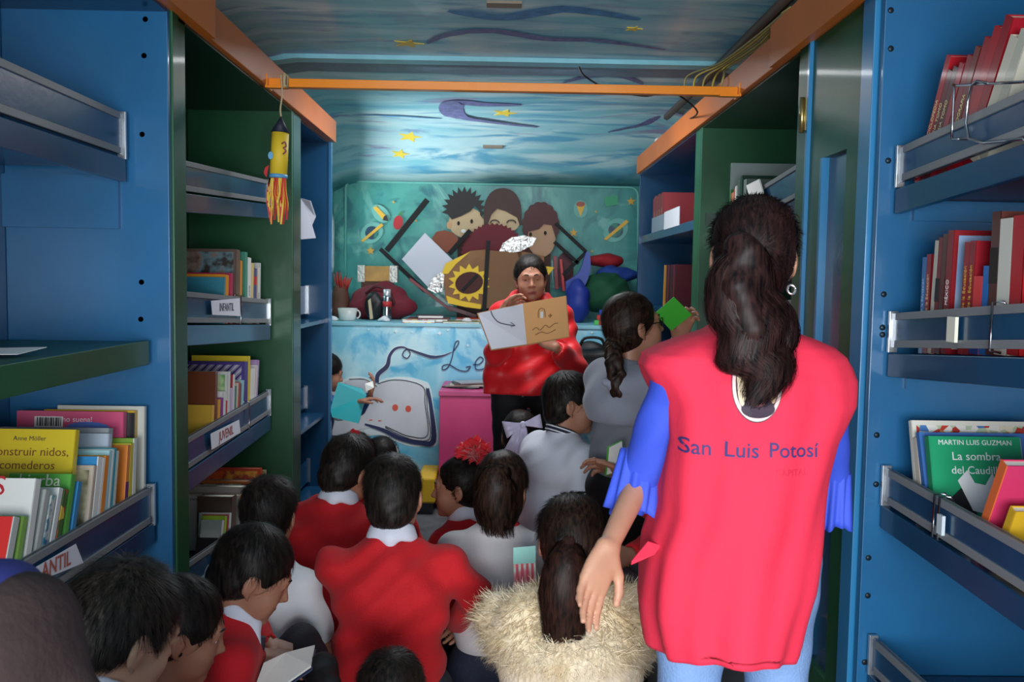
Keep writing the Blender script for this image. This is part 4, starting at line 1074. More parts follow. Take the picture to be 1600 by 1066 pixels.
# ---- woman reading aloud
def reader():
    H = np.array(P(829, 437, 4.72))
    Bc = P(820, 505, 4.34)
    R = person('woman', 'woman in a bright red hooded jacket holding up an open picture book', 'person', H, 182, 1.0, (-4, 7, 3), torso=.50, lean=2, shw=.155, pz=.84, neckdrop=.105,
               arms={1: (np.array(P(778, 552, 4.64)), np.array(P(784, 490, 4.40)), 'w'), -1: (np.array(P(898, 575, 4.60)), np.array(P(868, 543, 4.42)), 'w')},
               hands={1: dict(d=(.35, .25, .35), n=(.1, -1, -.75), side=(-.5, 0, 1), curl=.55, thumb=1), -1: dict(d=(-.7, .0, .35), n=(-.3, -.6, .7), side=(0, 0, 1), curl=.5, thumb=1)},
               legs='stand', hide_top=True, bottom=BLK, shoe=SHOE, skin=SKIN, hair=None, h=.0055, build=1.12, chub=1.12, gaze=(.1, -.12))
    root, S, TR, N, td, TL = R['root'], R['S'], R['TR'], R['N'], R['td'], R['TL']; JK = M('D8141E', .5, bump=.12, bscale=30, sheen=.1)
    pr = [cap(R['sh'][-1]-td*.02, R['sh'][1]-td*.02, .060, k=.03), eli(S(0, 0, .20), (.195, .135, .22), TR, .04), eli(S(0, .01, .42), (.205, .15, .19), TR, .04), cap(S(-.02, 0, .5), S(.02, 0, .60), .175, .19, .05)]
    for g in (-1, 1): pr += [cap(R['sh'][g], R['el'][g], .066, .060, .03), cap(R['el'][g], R['el'][g]*.2+R['wr'][g]*.8, .060, .044, .03)]
    # flared coat side
    pr += [cap(P(775, 560, 4.70), P(762, 612, 4.72), .05, .035, .04), cap(P(890, 560, 4.70), P(888, 622, 4.72), .05, .03, .04)]
    # collar and hood lump
    pr += [tor(N-td*.025+TR[:, 1]*.01, td*.9+TR[:, 1]*.25, .088, .036, .03), cap(N-TR[:, 1]*.09-td*.02-TR[:, 0]*.05, N-TR[:, 1]*.09-td*.02+TR[:, 0]*.05, .05, k=.04), cap(N+td*.15, N-td*.02+TR[:, 1]*.05, .062, .060, .012, '-'), cap(N+TR[:, 1]*.10, N+TR[:, 1]*.12-td*.09, .035, .012, .01, '-')]
    hz = P(830, 620, 4.6).z; pr += [pln((0, 0, hz), (0.02, 0, -1), .006)]
    for g in (-1, 1): pr.append(eli(R['wr'][g], (.035, .035, .035), None, .003, '-'))
    blob('jacket', pr, JK, root, .008, warp=.009, wfreq=26)
    q = [P(818, 545+i*10, 4.50) for i in range(9)]
    # zip and pocket flaps laid on the front
    me = root.children[-1]
    bm_ = bmesh.new(); bm_.from_mesh(me.data); bm_.transform(world_of(root)); bv = BVHTree.FromBMesh(bm_)
    pts = []
    for py in range(542, 618, 6):
        d = ray(817, py); hit = bv.ray_cast(CAM, d.normalized())
        if hit[0] is not None: pts.append(hit[0]+Vector((0, -.004, 0)))
    if len(pts) > 2: MB().tube(pts, .0035, 5).build('zip', M('5A0C14', .5), root)
    if pts: MB().tube([pts[-1], pts[-1]+Vector((0, -.004, -.02))], .006, 6).build('zip_pull', ALU, root)
    for x0, x1, y0 in ((778, 800, 562), (846, 872, 588)):
        c = []
        for (a, b) in ((x0, y0), (x1, y0-2), (x1, y0+9), (x0+4, y0+13)):
            hit = bv.ray_cast(CAM, ray(a, b).normalized())
            if hit[0] is not None: c.append(hit[0]+Vector((0, -.006, 0)))
        if len(c) == 4: MB().hexa([c[3], c[2], c[2]+Vector((0, .01, 0)), c[3]+Vector((0, .01, 0)), c[0], c[1], c[1]+Vector((0, .01, 0)), c[0]+Vector((0, .01, 0))]).build('pocket_flap', JK, root)
    T = R['T']
    bun = sdf_mesh([eli(T((0, -.105, .075)), (.042, .04, .040), None, .01)], .007, warp=.003, wfreq=80)
    make_hair(root, R['H'], R['Rh'], 1.0, 'tied', n=3500, L=.05, lift=.02, wob=.06, tie=(0, -.11, .07), mat=HAIR, vol=.009, width=.002, extra=[bun])
    # book
    b = empty('picture_book', Bc, 'open picture book with one white and one tan page, held up by the standing reader', 'book')
    def page(pts, mat, nm, t=.006):
        w = [P(x, y, Y) for x, y, Y in pts]; return MB().prism(w, (0, t, 0)).build(nm, mat, b)
    page([(747, 490, 4.33), (817, 475, 4.38), (823, 538, 4.36), (768, 546, 4.31)], M('D9DBE6', .7), 'page')
    page([(817, 475, 4.38), (884, 463, 4.32), (889, 526, 4.30), (823, 538, 4.36)], M('E2A86C', .7), 'page')
    page([(745, 489.5, 4.338), (817, 474, 4.388), (823, 540, 4.368), (767, 548, 4.318)], M('B88A5A', .6), 'cover', .004)
    page([(817, 474, 4.388), (885, 462, 4.328), (890, 527, 4.308), (823, 540, 4.368)], M('B88A5A', .6), 'cover', .004)
    ar = [P(x, y, 4.33) for x, y in ((767, 486), (770, 494), (778, 503), (790, 507), (804, 509))]
    mb = MB(); ribbon(mb, smoothpath(ar, 4), .004, (0, -1, 0)); ribbon(mb, [P(798, 504, 4.33), P(805, 509, 4.33), P(798, 511, 4.33)], .003, (0, -1, 0)); mb.build('drawn_arrow', INK, b)
    mb = MB(); PN = M('8A5A34', .7)
    for pl in ([(841, 497), (842, 484), (850, 483), (852, 496)], [(860, 490), (860, 496), (857, 493), (863, 493)], [(832, 516), (838, 512), (844, 516), (852, 508), (858, 512), (866, 506), (872, 505)], [(836, 524), (846, 519), (856, 521), (868, 515)]):
        ribbon(mb, smoothpath([P(x, y, 4.315) for x, y in pl], 3), .003, (0, -1, 0))
    mb.build('drawn_figure', PN, b)
    MB().prism([P(*v, 4.312) for v in ((844, 487), (849, 487), (849, 497), (844, 497))], (0, .001, 0)).build('drawn_body', PAPER, b)
reader()
# ---- children
JEANS = M('20242E', .85, bump=.25, bscale=160)
A_LAP = {-1: ((.05, .10, -.19), (-.09, .19, -.22)), 1: ((.04, .06, -.20), (-.09, .19, -.22))}
COLW = M('DCDDEA', .75, bump=.05, bscale=80)
def dress_band(p, at, n, R_, r, mat, name, flat=1): blob(name, [tor(at, n, R_, r, .004, flat=flat)], mat, p['root'], .004)

# centre boy, back to us
c_ = np.array
p = person('schoolboy', 'boy in a bright red sweater and white collar sitting in the centre, back turned', 'child', P(616, 778, 2.45), -2, .93, (8, 12, -3), torso=.42, lean=5, shw=.148,
       arms={-1: (c_(P(556, 958, 2.46)), c_(P(575, 985, 2.66)), 'w'), 1: (c_(P(738, 930, 2.46)), c_(P(715, 972, 2.68)), 'w')}, top='sweater', topmat=RED_K, collar=COLW, bottom=JEANS, shoe=SHOE,
       hair='short', hairargs=dict(n=5500, L=.034, lift=.10, crown=(.01, -.06, .10), width=.0017), shirt_hem=.02, sleevew=1.12, build=1.05, topwarp=.007)
# left boy in red looking down to the right
p = person('schoolboy', 'boy in a loose red sweater by the green bookcase, head bent to the right', 'child', P(545, 737, 3.02), 10, .95, (28, 24, 4), torso=.46, lean=12, sidelean=4, shw=.148,
       arms={-1: ((.05, .05, -.22), (-.05, .26, -.22)), 1: ((.02, .12, -.20), (-.05, .30, -.14))}, top='sweater', topmat=RED_K, topwarp=.006, collar=COLW, bottom=JEANS, shoe=SHOE,
       hairargs=dict(n=4500, L=.034, lift=.12, width=.0017), shirt_hem=.02, build=1.12)
# white T-shirt boy at the bookcase
p = person('schoolboy', 'boy in a white T-shirt close to the green bookcase, back turned', 'child', P(421, 806, 2.60), 12, .92, (-8, 10, 2), torso=.40, lean=10, shw=.128,
       arms={-1: ((.04, .10, -.18), (-.06, .26, -.16)), 1: ((.05, .02, -.21), (-.10, .20, -.24))}, top='shirt', topmat=WHT, sleeve='short', bottom=JEANS, shoe=SHOE,
       hairargs=dict(n=4500, L=.036, lift=.16, crown=(-.02, -.06, .10), width=.0017))
# boy reading
p = person('schoolboy', 'boy in a red sweater with wide white collar reading an open magazine', 'child', P(396, 900, 2.12), 62, .93, (12, 30, 0), torso=.40, lean=22, shw=.130,
       arms={1: (c_(P(352, 1035, 2.02)), c_(P(402, 1028, 2.16)), 'w'), -1: (c_(P(398, 990, 2.32)), c_(P(418, 1006, 2.26)), 'w')},
       hands={1: dict(d=(.95, .35, -.12), n=(.05, .1, -1), side=(0, 1, 0), curl=.35), -1: dict(d=(.9, -.3, -.2), n=(0, 0, -1), side=(0, -1, 0), curl=.4)},
       legs={-1: (P(468, 1008, 2.36), P(505, 1055, 2.10), P(515, 1075, 2.02)), 1: (P(455, 1120, 2.08), P(500, 1150, 2.14), P(520, 1150, 2.18))}, pz=.16,
       top='sweater', topmat=RED_K, bottom=JEANS, shoe=SHOE, h=.0045, hairargs=dict(n=5000, L=.036, lift=.08, width=.0016, crown=(0, -.05, .11)), chub=1.05)
N, td, fw, TR = p['N'], p['td'], p['fw'], p['TR']
cpr = [tor(N+td*.012+fw*.01, td*.9+fw*.42, .056, .008, .006, flat=2.4)]
for g in (-1, 1): cpr += [cap(N+TR[:, 0]*g*.040+fw*.040-td*.005, N+TR[:, 0]*g*.052+fw*.078-td*.085, .020, .010, .012)]
blob('collar', cpr, COLW, p['root'], .004)
MB().tube([N+fw*.085-td*.035, N+fw*.100-td*.11], [.010, .012], 8).build('necktie', M('2A2A38', .6), p['root'])
mg = empty('magazine', P(440, 1040, 2.1), 'open magazine with pale pages lying on the reading boy\'s lap', 'magazine')
def leaf(px, mat, nm, t=(0, 0, -.005), par=mg): return MB().prism([P(*v) for v in px], t).build(nm, mat, par)
leaf([(396, 1080, 2.00), (412, 1036, 2.06), (446, 1020, 2.12), (436, 1075, 2.02)], M('D8CFC8', .6), 'page')
leaf([(436, 1075, 2.02), (446, 1020, 2.12), (492, 1008, 2.16), (486, 1040, 2.06)], M('E4DED8', .6), 'page')
leaf([(394, 1086, 2.00), (410, 1042, 2.06), (446, 1026, 2.12), (436, 1081, 2.02)], M('3A4260', .5), 'cover', (0, 0, -.003)); leaf([(436, 1081, 2.02), (446, 1026, 2.12), (494, 1014, 2.16), (488, 1046, 2.06)], M('3A4260', .5), 'cover', (0, 0, -.003))
# near boy with spiky hair
p = person('schoolboy', 'boy with short spiky hair and dark red sweater, nearest on the left', 'child', P(190, 990, 1.47), 34, .96, (6, 26, 6), torso=.40, lean=18, shw=.135,
       arms=A_LAP, top='sweater', topmat=RED_D, collar=COLW, bottom=JEANS, shoe=SHOE, skin=M('C99A7C', .5, bump=.04, bscale=200, var=.06, vscale=20), h=.0045,
       hair='spiky', hairargs=dict(n=9000, L=.034, lift=.55, crown=(.0, -.045, .11), width=.0015, mat=Mhair('0B0A0B', '3A2C20'), wob=.3, Lvar=None) if False else dict(n=9000, L=.028, lift=.42, crown=(.0, -.045, .11), width=.0013, mat=Mhair('0A0909', '3E3630'), wob=.3, vol=.007))
# small boy behind him
p = person('schoolboy', 'dark-haired boy half hidden behind the spiky-haired boy', 'child', P(283, 988, 1.80), 60, .88, (10, 20, 0), torso=.38, lean=15, shw=.12,
       arms=A_LAP, top='sweater', topmat=RED_K, bottom=JEANS, shoe=SHOE, hairargs=dict(n=3500, L=.034, lift=.1))
# girl with the red pompon, profile to the left
p = person('schoolgirl', 'girl with red ruffled hair scrunchie and white collar, face in profile to the left', 'child', P(716, 763, 3.35), -40, .95, (-48, 6, 0), torso=.40, lean=5, shw=.125,
       arms=A_LAP, top='sweater', topmat=RED_K, collar=COLW, bottom=NAVY, shoe=SHOE, hair='tied', h=.0048, hairargs=dict(n=3500, L=.05, lift=.04, tie=(-.02, -.10, .06), vol=.006))
girl_pom = p
def ruffle(name, c, r, mat, parent, n=26):
    c = Vector(c); mb = MB()
    for i in range(n):
        d = Vector(rng.normal(size=3)); d.normalize(); u = d.orthogonal().normalized(); v = d.cross(u)
        m = 14; R1 = r*(.55+.35*rng.random()); ctr = mb.bm.verts.new(c+d*r*.25); ring = []
        for k in range(m):
            a = 2*math.pi*k/m; ring.append(mb.bm.verts.new(c+d*r*(.55+.22*math.sin(a*5+i))+(u*math.cos(a)+v*math.sin(a))*R1*(1+.12*math.sin(a*3+i))))
        for k in range(m): mb.bm.faces.new((ctr, ring[k], ring[(k+1) % m]))
    return mb.build(name, mat, parent, smooth=False, norm=False)
POM = M('E02030', .7, sheen=.3)
ruffle('scrunchie', P(740, 712, 3.36), .068, POM, girl_pom['root'])
V, Q = path_strands([P(745, 725, 3.42), P(755, 760, 3.44), P(752, 800, 3.42)], 900, [.02, .028, .008], 0, .002, seg=10, wave=.004)
link('ponytail', np_mesh('ponytail', V, Q), HAIR_B, girl_pom['root'], smooth=True)
blob('ribbon', [cap(P(748, 735, 3.36), P(745, 790, 3.36), .014, .009)], POM, girl_pom['root'], .004)
# grey shirt girl
p = person('schoolgirl', 'girl in a pale grey T-shirt with red neckband, back turned', 'child', P(787, 764, 2.78), 2, .92, (22, 10, 0), torso=.42, lean=8, shw=.132,
       arms={-1: ((.03, .12, -.18), (-.06, .28, -.14)), 1: ((.03, .12, -.18), (-.06, .28, -.14))}, top='shirt', topmat=GREY, sleeve='short', bottom=NAVY, shoe=SHOE, hair='loose',
       hairargs=dict(n=4500, L=.06, lift=.03, mat=HAIR_B, vol=.010, grav=.5))
blob('neckband', [tor(p['N']+p['td']*.002, p['td']*.95+p['fw']*.3, .060, .007, .004, flat=1.6)], M('B82030', .7), p['root'], .004)
for xs, tie_, n_ in (((770, 735), (765, 770), 1), ((785, 730), (778, 800), 1)): pass
V, Q = path_strands([P(778, 728, 2.69), P(774, 760, 2.665), P(776, 800, 2.67), P(784, 846, 2.69)], 2600, [.030, .062, .066, .040], 0, .002, seg=14, wave=.005, endvar=.45, flat=.35)
link('loose_hair', np_mesh('loose_hair', V, Q), HAIR_B, p['root'], smooth=True)
# girl with the white bow
p = person('schoolgirl', 'girl in black with a large lilac-white satin bow in her hair', 'child', P(812, 684, 3.980), 0, .95, (0, 10, 0), torso=.42, lean=2, shw=.13,
       arms=A_LAP, top='sweater', topmat=BLK, bottom=NAVY, shoe=SHOE, hair='tied', hairargs=dict(n=2500, L=.05, lift=.03, tie=(0, -.11, .03)))
V, Q = path_strands([P(812, 672, 3.840), P(816, 720, 3.830), P(818, 780, 3.840), P(818, 830, 3.860)], 2200, [.03, .05, .05, .02], 0, .0022, seg=14, wave=.004, flat=.5)
link('ponytail', np_mesh('ponytail', V, Q), HAIR, p['root'], smooth=True)
BOW = M('D6CDE8', .35, sheen=.4)
bow = empty('hair_bow', P(812, 665, 3.780), parent if False else None) if False else None
def bow_loop(c, tip, w, root, nm='bow_loop'):
    c, tip = Vector(c), Vector(tip); ax = tip-c; L = ax.length; ax.normalize(); up = Vector((0, -1, 0)).cross(ax).normalized(); fr = Vector((0, -1, 0))
    mb = MB(); G_ = []
    for i in range(13):
        t = i/12; a = t*2*math.pi; R_ = []
        for j in range(9):
            q = j/8-.5; wd = w*(.25+.75*math.sin(a/2)**1.0)
            R_.append(mb.bm.verts.new(c+ax*L*(math.sin(a/2))**.8*(1 if True else 0)+fr*.016*math.sin(a)+up*q*wd+fr*.004*math.sin(j*1.9)*math.sin(a/2)))
        G_.append(R_)
    for i in range(12):
        for j in range(8): mb.bm.faces.new((G_[i][j], G_[i][j+1], G_[i+1][j+1], G_[i+1][j]))
    mb.build(nm, BOW, root, smooth=True, norm=False)
def bow_tail(pts, w0, w1, root):
    C = smoothpath(pts, 4); mb = MB(); prev = None; L = len(C)
    for i, q in enumerate(C):
        t = (C[min(i+1, L-1)]-C[max(i-1, 0)]).normalized(); sd = t.cross(Vector((0, 1, 0))).normalized(); w = w0+(w1-w0)*i/(L-1)
        row = [mb.bm.verts.new(q+sd*w*(j/6-.5)+Vector((0, -.005*math.cos(j*2.1+i*.3), 0))) for j in range(7)]
        if prev:
            for j in range(6): mb.bm.faces.new((prev[j], prev[j+1], row[j+1], row[j]))
        prev = row
    mb.build('bow_tail', BOW, root, smooth=True, norm=False)
r0 = p['root']
bow_loop(P(815, 664, 3.810), P(788, 672, 3.810), .075, r0); bow_loop(P(818, 663, 3.810), P(846, 658, 3.810), .060, r0)
bow_tail([P(814, 666, 3.810), P(804, 690, 3.790), P(797, 708, 3.800)], .03, .060, r0); bow_tail([P(818, 668, 3.810), P(818, 690, 3.790), P(812, 712, 3.800)], .025, .055, r0)
blob('bow_knot', [eli(P(817, 664, 3.795), (.014, .012, .016))], BOW, r0, .003)
# boy in the white polo
p = person('schoolboy', 'boy in a white polo shirt with navy striped collar, face turned right', 'child', P(893, 632, 3.50), 58, 1.0, (34, 6, 0), torso=.47, lean=3, shw=.155, pz=.42,
       arms={1: (c_(P(915, 800, 3.32)), c_(P(935, 865, 3.42)), 'w'), -1: ((.02, .12, -.2), (-.02, .28, -.1))}, top='shirt', topmat=POLO, sleeve='short', bottom=NAVY, shoe=SHOE, h=.0048, chub=1.08,
       hairargs=dict(n=4500, L=.034, lift=.14), legs='kneel', shirt_hem=.12, build=1.12, sleevew=1.15)
N, td, fw = p['N'], p['td'], p['fw']
blob('collar', [tor(N+td*.012, td*.95+fw*.3, .060, .008, .006, flat=2.0)], NAVY, p['root'], .004)
for q, rr in ((.020, .0662), (.004, .0682)): blob('collar_stripe', [tor(N+td*q, td*.95+fw*.3, rr, .0035, .003)], WHT, p['root'], .003)
a, e = p['sh'][1], p['el'][1]; ax = (e-a)/np.linalg.norm(e-a); cu = a+(e-a)*.62
blob('cuff', [cap(cu-ax*.012, cu+ax*.055, .073, .073), cap(cu-ax*.1, cu+ax*.2, .058, .058, k=.003, op='-'), pln(cu+ax*.045, ax), pln(cu-ax*.005, -ax)], NAVY, p['root'], .004)
for t in (.006, .024, .038): blob('cuff_stripe', [tor(cu+ax*t, ax, .0738, .0028, .002)], WHT, p['root'], .003)
# girl with glasses
p = person('schoolgirl', 'girl with glasses and long braid in a grey shawl top, looking up right', 'child', P(992, 512, 3.02), 62, .93, (14, -8, 0), torso=.46, lean=2, shw=.13, pz=.70,
       arms={1: ((.05, .05, -.2), (0, .25, -.05)), -1: (c_(P(1060, 590, 3.170)), c_(P(1060, 530, 3.120)), 'w')}, top='shirt', topmat=M('7A7C86', .85, bump=.15, bscale=120), bottom=BLK, shoe=SHOE, legs='stand', h=.0048,
       hair='tied', hairargs=dict(n=3200, L=.05, lift=.03, tie=(0, -.11, .0), mat=HAIR_B), hands={-1: dict(d=(.3, -.2, 1), n=(.3, -1, 0), side=(-1, 0, 0), curl=.5)})
T, Rh, N, td, TR = p['T'], p['Rh'], p['N'], p['td'], p['TR']
sp = np.array(P(975, 575, 2.940))
blob('shawl', [cap(p['sh'][-1], p['sh'][1], .075, k=.04), eli(p['S'](0, 0, .14), (.165, .14, .12), TR, .04), cap(p['sh'][1], P(946, 598, 2.880), .06, .012, .05), cap(N+td*.1, N, .056, .062, .01, '-'), pln(p['S'](0, 0, .20), -td, .01)], M('8C8E9C', .85, bump=.15, bscale=120, sheen=.2), p['root'], .006, warp=.003)
mb = MB()
for g in (-1, 1):
    rg = []
    for k in range(21):
        a = 2*math.pi*k/20; rg.append(T((g*.031+.023*math.cos(a), .097-.010*abs(math.cos(a))*(1 if math.cos(a)*g > 0 else 0), .008+.017*math.sin(a))))
    mb.tube(rg, .0016, 6)
    mb.tube([T((g*.053, .088, .012)), T((g*.079, .0, .012))], .0016, 6)
mb.tube([T((-.009, .099, .012)), T((.009, .099, .012))], .0016, 6)
mb.build('glasses', M('1A1210', .3), p['root'])
b0 = [P(962, 520, 3.020), P(958, 550, 2.920), P(962, 580, 2.880), P(968, 612, 2.880)]
C = smoothpath(b0, 5); bp = []
for i, q in enumerate(C):
    for g in (-1, 0, 1):
        a = i*1.15; bp.append(eli(np.array(q)+np.array([math.sin(a+g*1.57)*.016, math.cos(a+g*1.57)*.008, 0]), (.016, .014, .022), None, .004))
blob('braid', bp, HAIR_B, p['root'], .004, warp=.001, wfreq=120)
gb = empty('green_book', P(1053, 490, 3.040), 'bright green book held up beside the girl with glasses', 'book')
MB().prism([P(1023, 490, 3.020), P(1053, 464, 3.000), P(1081, 492, 3.020), P(1049, 517, 3.040)], (0, .006, 0)).build('cover', M('3EA52E', .35), gb)
MB().prism([P(1025, 490, 3.027), P(1053, 466, 3.007), P(1079, 492, 3.027), P(1049, 515, 3.047)], (0, .012, 0)).build('pages', PAPER, gb)
# fur vest girl
p = person('schoolgirl', 'girl with a long dark ponytail in a cream fur vest, back turned', 'child', P(893, 850, 2.20), 0, .96, (0, 4, 0), torso=.44, lean=3, shw=.15,
       arms={-1: (c_(P(790, 1005, 2.22)), c_(P(800, 985, 2.42)), 'w'), 1: (c_(P(1000, 1010, 2.22)), c_(P(985, 1000, 2.42)), 'w')}, top='sweater', topmat=M('D9C6AE', .9, bump=.5, bscale=120, var=.08, vscale=40), bottom=JEANS, shoe=SHOE,
       hair='tied', hairargs=dict(n=6000, L=.055, lift=.03, tie=(0, -.115, -.01), mat=HAIR_B, vol=.012), shirt_hem=.1, build=1.15, neckdrop=.14)
fg = p
V1, Q1 = path_strands([P(888, 848, 2.085), P(886, 880, 2.05), P(882, 930, 2.04), P(880, 990, 2.06), P(878, 1060, 2.09)], 6200, [.024, .050, .060, .052, .026], 0, .0018, seg=20, wave=.003, wfreq=1.4, endvar=.34, flat=.45)
cv, cq = sdf_mesh([cap(P(888, 848, 2.09), P(886, 885, 2.06), .022, .032, .02), cap(P(886, 885, 2.06), P(881, 985, 2.07), .032, .018, .02)], .006)
V1, Q1 = merge([(V1, Q1), (cv, cq)]); link('ponytail', np_mesh('ponytail', V1, Q1), Mhair('140C0A', '3A221A'), p['root'], smooth=True)
blob('hair_tie', [tor(P(888, 852, 2.085), (0, -.9, .2), .020, .008, .004)], BLK, p['root'], .003)
# fur collar: shell and strands
N, td, TR, S = p['N'], p['td'], p['TR'], p['S']
fpr = [cap(S(-.10, 0, .04), S(.10, 0, .04), .072, k=.04), cap(p['sh'][-1]+c_((0, 0, -.01)), c_(P(775, 962, 2.20)), .068, .055, .03), cap(p['sh'][1]+c_((0, 0, -.01)), c_(P(978, 950, 2.20)), .068, .060, .03), eli(S(0, -.02, .11), (.165, .12, .085), TR, .04), cap(N+td*.12, N+td*.0, .050, .056, .02, '-')]
V, Q = sdf_mesh(fpr, .008, warp=.003, wfreq=50); Nn = normals_of(V, Q)
FUR = M('DCC6A0', .9, var=.25, vscale=14, col2='EEDFC4', sheen=.1)
ii = rng.choice(len(V), 15000); P0 = V[ii]; D = Nn[ii]*.5+np.array([0, 0, -1])*.7+rng.normal(size=(len(ii), 3))*.5; cen = N-td*.15
SV, SQ = strands('', P0, D, Nn[ii], cen, .030, None, None, seg=3, width=.0022, lift=.45, hug=.6, wob=.35)
V, Q = merge([(V, Q), (SV, SQ)]); link('fur_vest', np_mesh('fur_vest', V, Q), FUR, p['root'], smooth=True)
# things behind fur girl: striped pastel book she holds up
sb = empty('striped_book', P(820, 890, 2.5), 'thin book with pink and pale green stripes held up by the fur vest girl', 'book')
MB().prism([P(802, 858, 2.50), P(836, 855, 2.50), P(838, 918, 2.48), P(803, 922, 2.48)], (0, .008, 0)).build('cover', Mpat(['9ED8CC', 'E98A98', 'CDE8DC', 'F08C9C'], 9, 'noise'), sb)
mb = MB()
for k in range(4): mb.prism([P(805+k*8, 860, 2.498), P(809+k*8, 860, 2.498), P(811+k*8, 918, 2.478), P(807+k*8, 918, 2.478)], (0, .0015, 0))
mb.build('printed_stripes', M('D94A62', .5), sb)
MB().prism([P(802, 856, 2.499), P(837, 853, 2.499), P(837, 880, 2.49), P(802, 882, 2.49)], (0, .001, 0)).build('printed_band', M('8FD0C6', .5), sb)
# dark head at the bottom
p = person('schoolchild', 'dark-haired child at the bottom edge, only the crown of the head showing', 'child', P(612, 1092, 2.0), 0, .92, (0, 5, 0), torso=.30, lean=25, shw=.125, arms=A_LAP, top='sweater', topmat=RED_D, bottom=JEANS, shoe=SHOE,
       hairargs=dict(n=4000, L=.034, lift=.1), legs='cross', pz=.12)
# child at the far left of the counter
p = person('schoolboy', 'boy in a blue jacket at the painted counter holding a teal book', 'child', P(512, 583, 5.30), 70, .90, (5, 18, 0), torso=.40, lean=6, shw=.125, pz=.38, legs='sit',
       arms={1: (c_(P(522, 640, 5.22)), c_(P(560, 628, 5.14)), 'w'), -1: (c_(P(560, 640, 5.45)), c_(P(578, 618, 5.30)), 'w')}, top='sweater', topmat=M('1E5FA8', .55, bump=.1, bscale=40), bottom=NAVY, shoe=SHOE, hairargs=dict(n=2000, L=.034, lift=.1, width=.003),
       hands={1: dict(d=(1, .1, .25), n=(.1, -.1, -1), side=(0, 0, 1), curl=.3), -1: dict(d=(.3, 0, 1), n=(-1, 0, 0), side=(0, -1, 0), curl=.4)})
blob('sleeve_band', [cap(P(530, 642, 5.22), P(546, 634, 5.18), .060, .052)], M('C8CCD6', .6), p['root'], .006)
box('small_stool', (p['Pel'][0]-.15, p['Pel'][1]-.15, 0), (p['Pel'][0]+.15, p['Pel'][1]+.15, .27), M('8A5A34', .6)); tag(bpy.data.objects['small_stool'], 'low wooden block seat under the boy in the blue jacket', 'stool')
tb = empty('teal_book', P(545, 625, 5.1), 'large teal book held by the boy in the blue jacket', 'book')
MB().prism([P(516, 640, 5.08), P(528, 598, 5.12), P(565, 608, 5.16), P(572, 618, 5.14), P(560, 662, 5.08), P(519, 652, 5.06)], (0, .02, 0)).build('cover', M('12A0A8', .4), tb)
MB().prism([P(570, 600, 5.2), P(582, 596, 5.22), P(584, 606, 5.2), P(572, 612, 5.2)], (0, .02, 0)).build('pages', PAPER, tb)
# two more heads by the counter
p = person('schoolgirl', 'dark-haired girl with a small red hair bobble behind the red sweater boy', 'child', P(556, 722, 3.45), 5, .88, (10, 15, 0), torso=.40, lean=5, shw=.12, arms=A_LAP, top='sweater', topmat=RED_K, bottom=NAVY, shoe=SHOE, hair='tied', hairargs=dict(n=2500, L=.05, lift=.04, tie=(0, -.06, .10)))
ruffle('scrunchie', P(554, 684, 3.42), .032, POM, p['root'], 16)
p = person('schoolgirl', 'dark-haired girl wearing a pale headband, facing the painted counter', 'child', P(597, 722, 4.15), 8, .90, (12, 15, 0), torso=.40, lean=5, shw=.12, arms=A_LAP, top='sweater', topmat=RED_K, bottom=NAVY, shoe=SHOE, hair='tied', hairargs=dict(n=2500, L=.05, lift=.04, tie=(0, -.11, .02)))
mb = MB(); pts = [p['T']((.086*math.sin(a), .01-.02*math.cos(a), .015+.108*math.cos(a))) for a in [(-1.35+2.7*i/14) for i in range(15)]]
mb.tube(pts, .006, 6).build('headband', M('D8CFC8', .5), p['root'])
# seated child by the right bookcases
p = person('schoolboy', 'boy in red sweater and grey trousers beside the right bookcases, mostly behind the woman', 'child', P(1050, 735, 2.62), -60, .92, (0, 20, 0), torso=.42, lean=10, shw=.13, pz=.36,
       arms={-1: (c_(P(1015, 858, 2.60)), c_(P(985, 866, 2.52)), 'w'), 1: (c_(P(1015, 790, 2.72)), c_(P(975, 745, 2.76)), 'w')},
       legs={-1: (P(955, 905, 2.52), P(960, 1030, 2.55), P(930, 1035, 2.52)), 1: (P(962, 880, 2.75), P(968, 985, 2.78), P(945, 990, 2.75))}, top='sweater', topmat=RED_K, bottom=M('55565E', .85, bump=.2, bscale=100), shoe=SHOE)
box('small_stool', (p['Pel'][0]-.14, p['Pel'][1]-.14, 0), (p['Pel'][0]+.14, p['Pel'][1]+.14, .25), M('6A6C70', .6)); tag(bpy.data.objects['small_stool.001'], 'low grey block seat under the child beside the right bookcases', 'stool')
yb = empty('green_edged_book', P(960, 715, 2.800), 'white open book with a green edge held by the child at the right', 'book')
MB().prism([P(948, 742, 2.750), P(952, 700, 2.750), P(972, 690, 2.780), P(974, 735, 2.780)], (0, .006, 0)).build('page', PAPER, yb)
MB().prism([P(945, 744, 2.758), P(949, 699, 2.758), P(972, 688, 2.788), P(975, 737, 2.788)], (0, .005, 0)).build('cover', M('4FA83A', .5), yb)
yb2 = empty('yellow_book', P(975, 862, 2.540), 'small yellow book on the lap of the child in grey trousers', 'book')
MB().prism([P(962, 868, 2.500), P(972, 852, 2.540), P(990, 862, 2.560), P(982, 880, 2.520)], (0, 0, -.012)).build('cover', M('D8B428', .5), yb2)
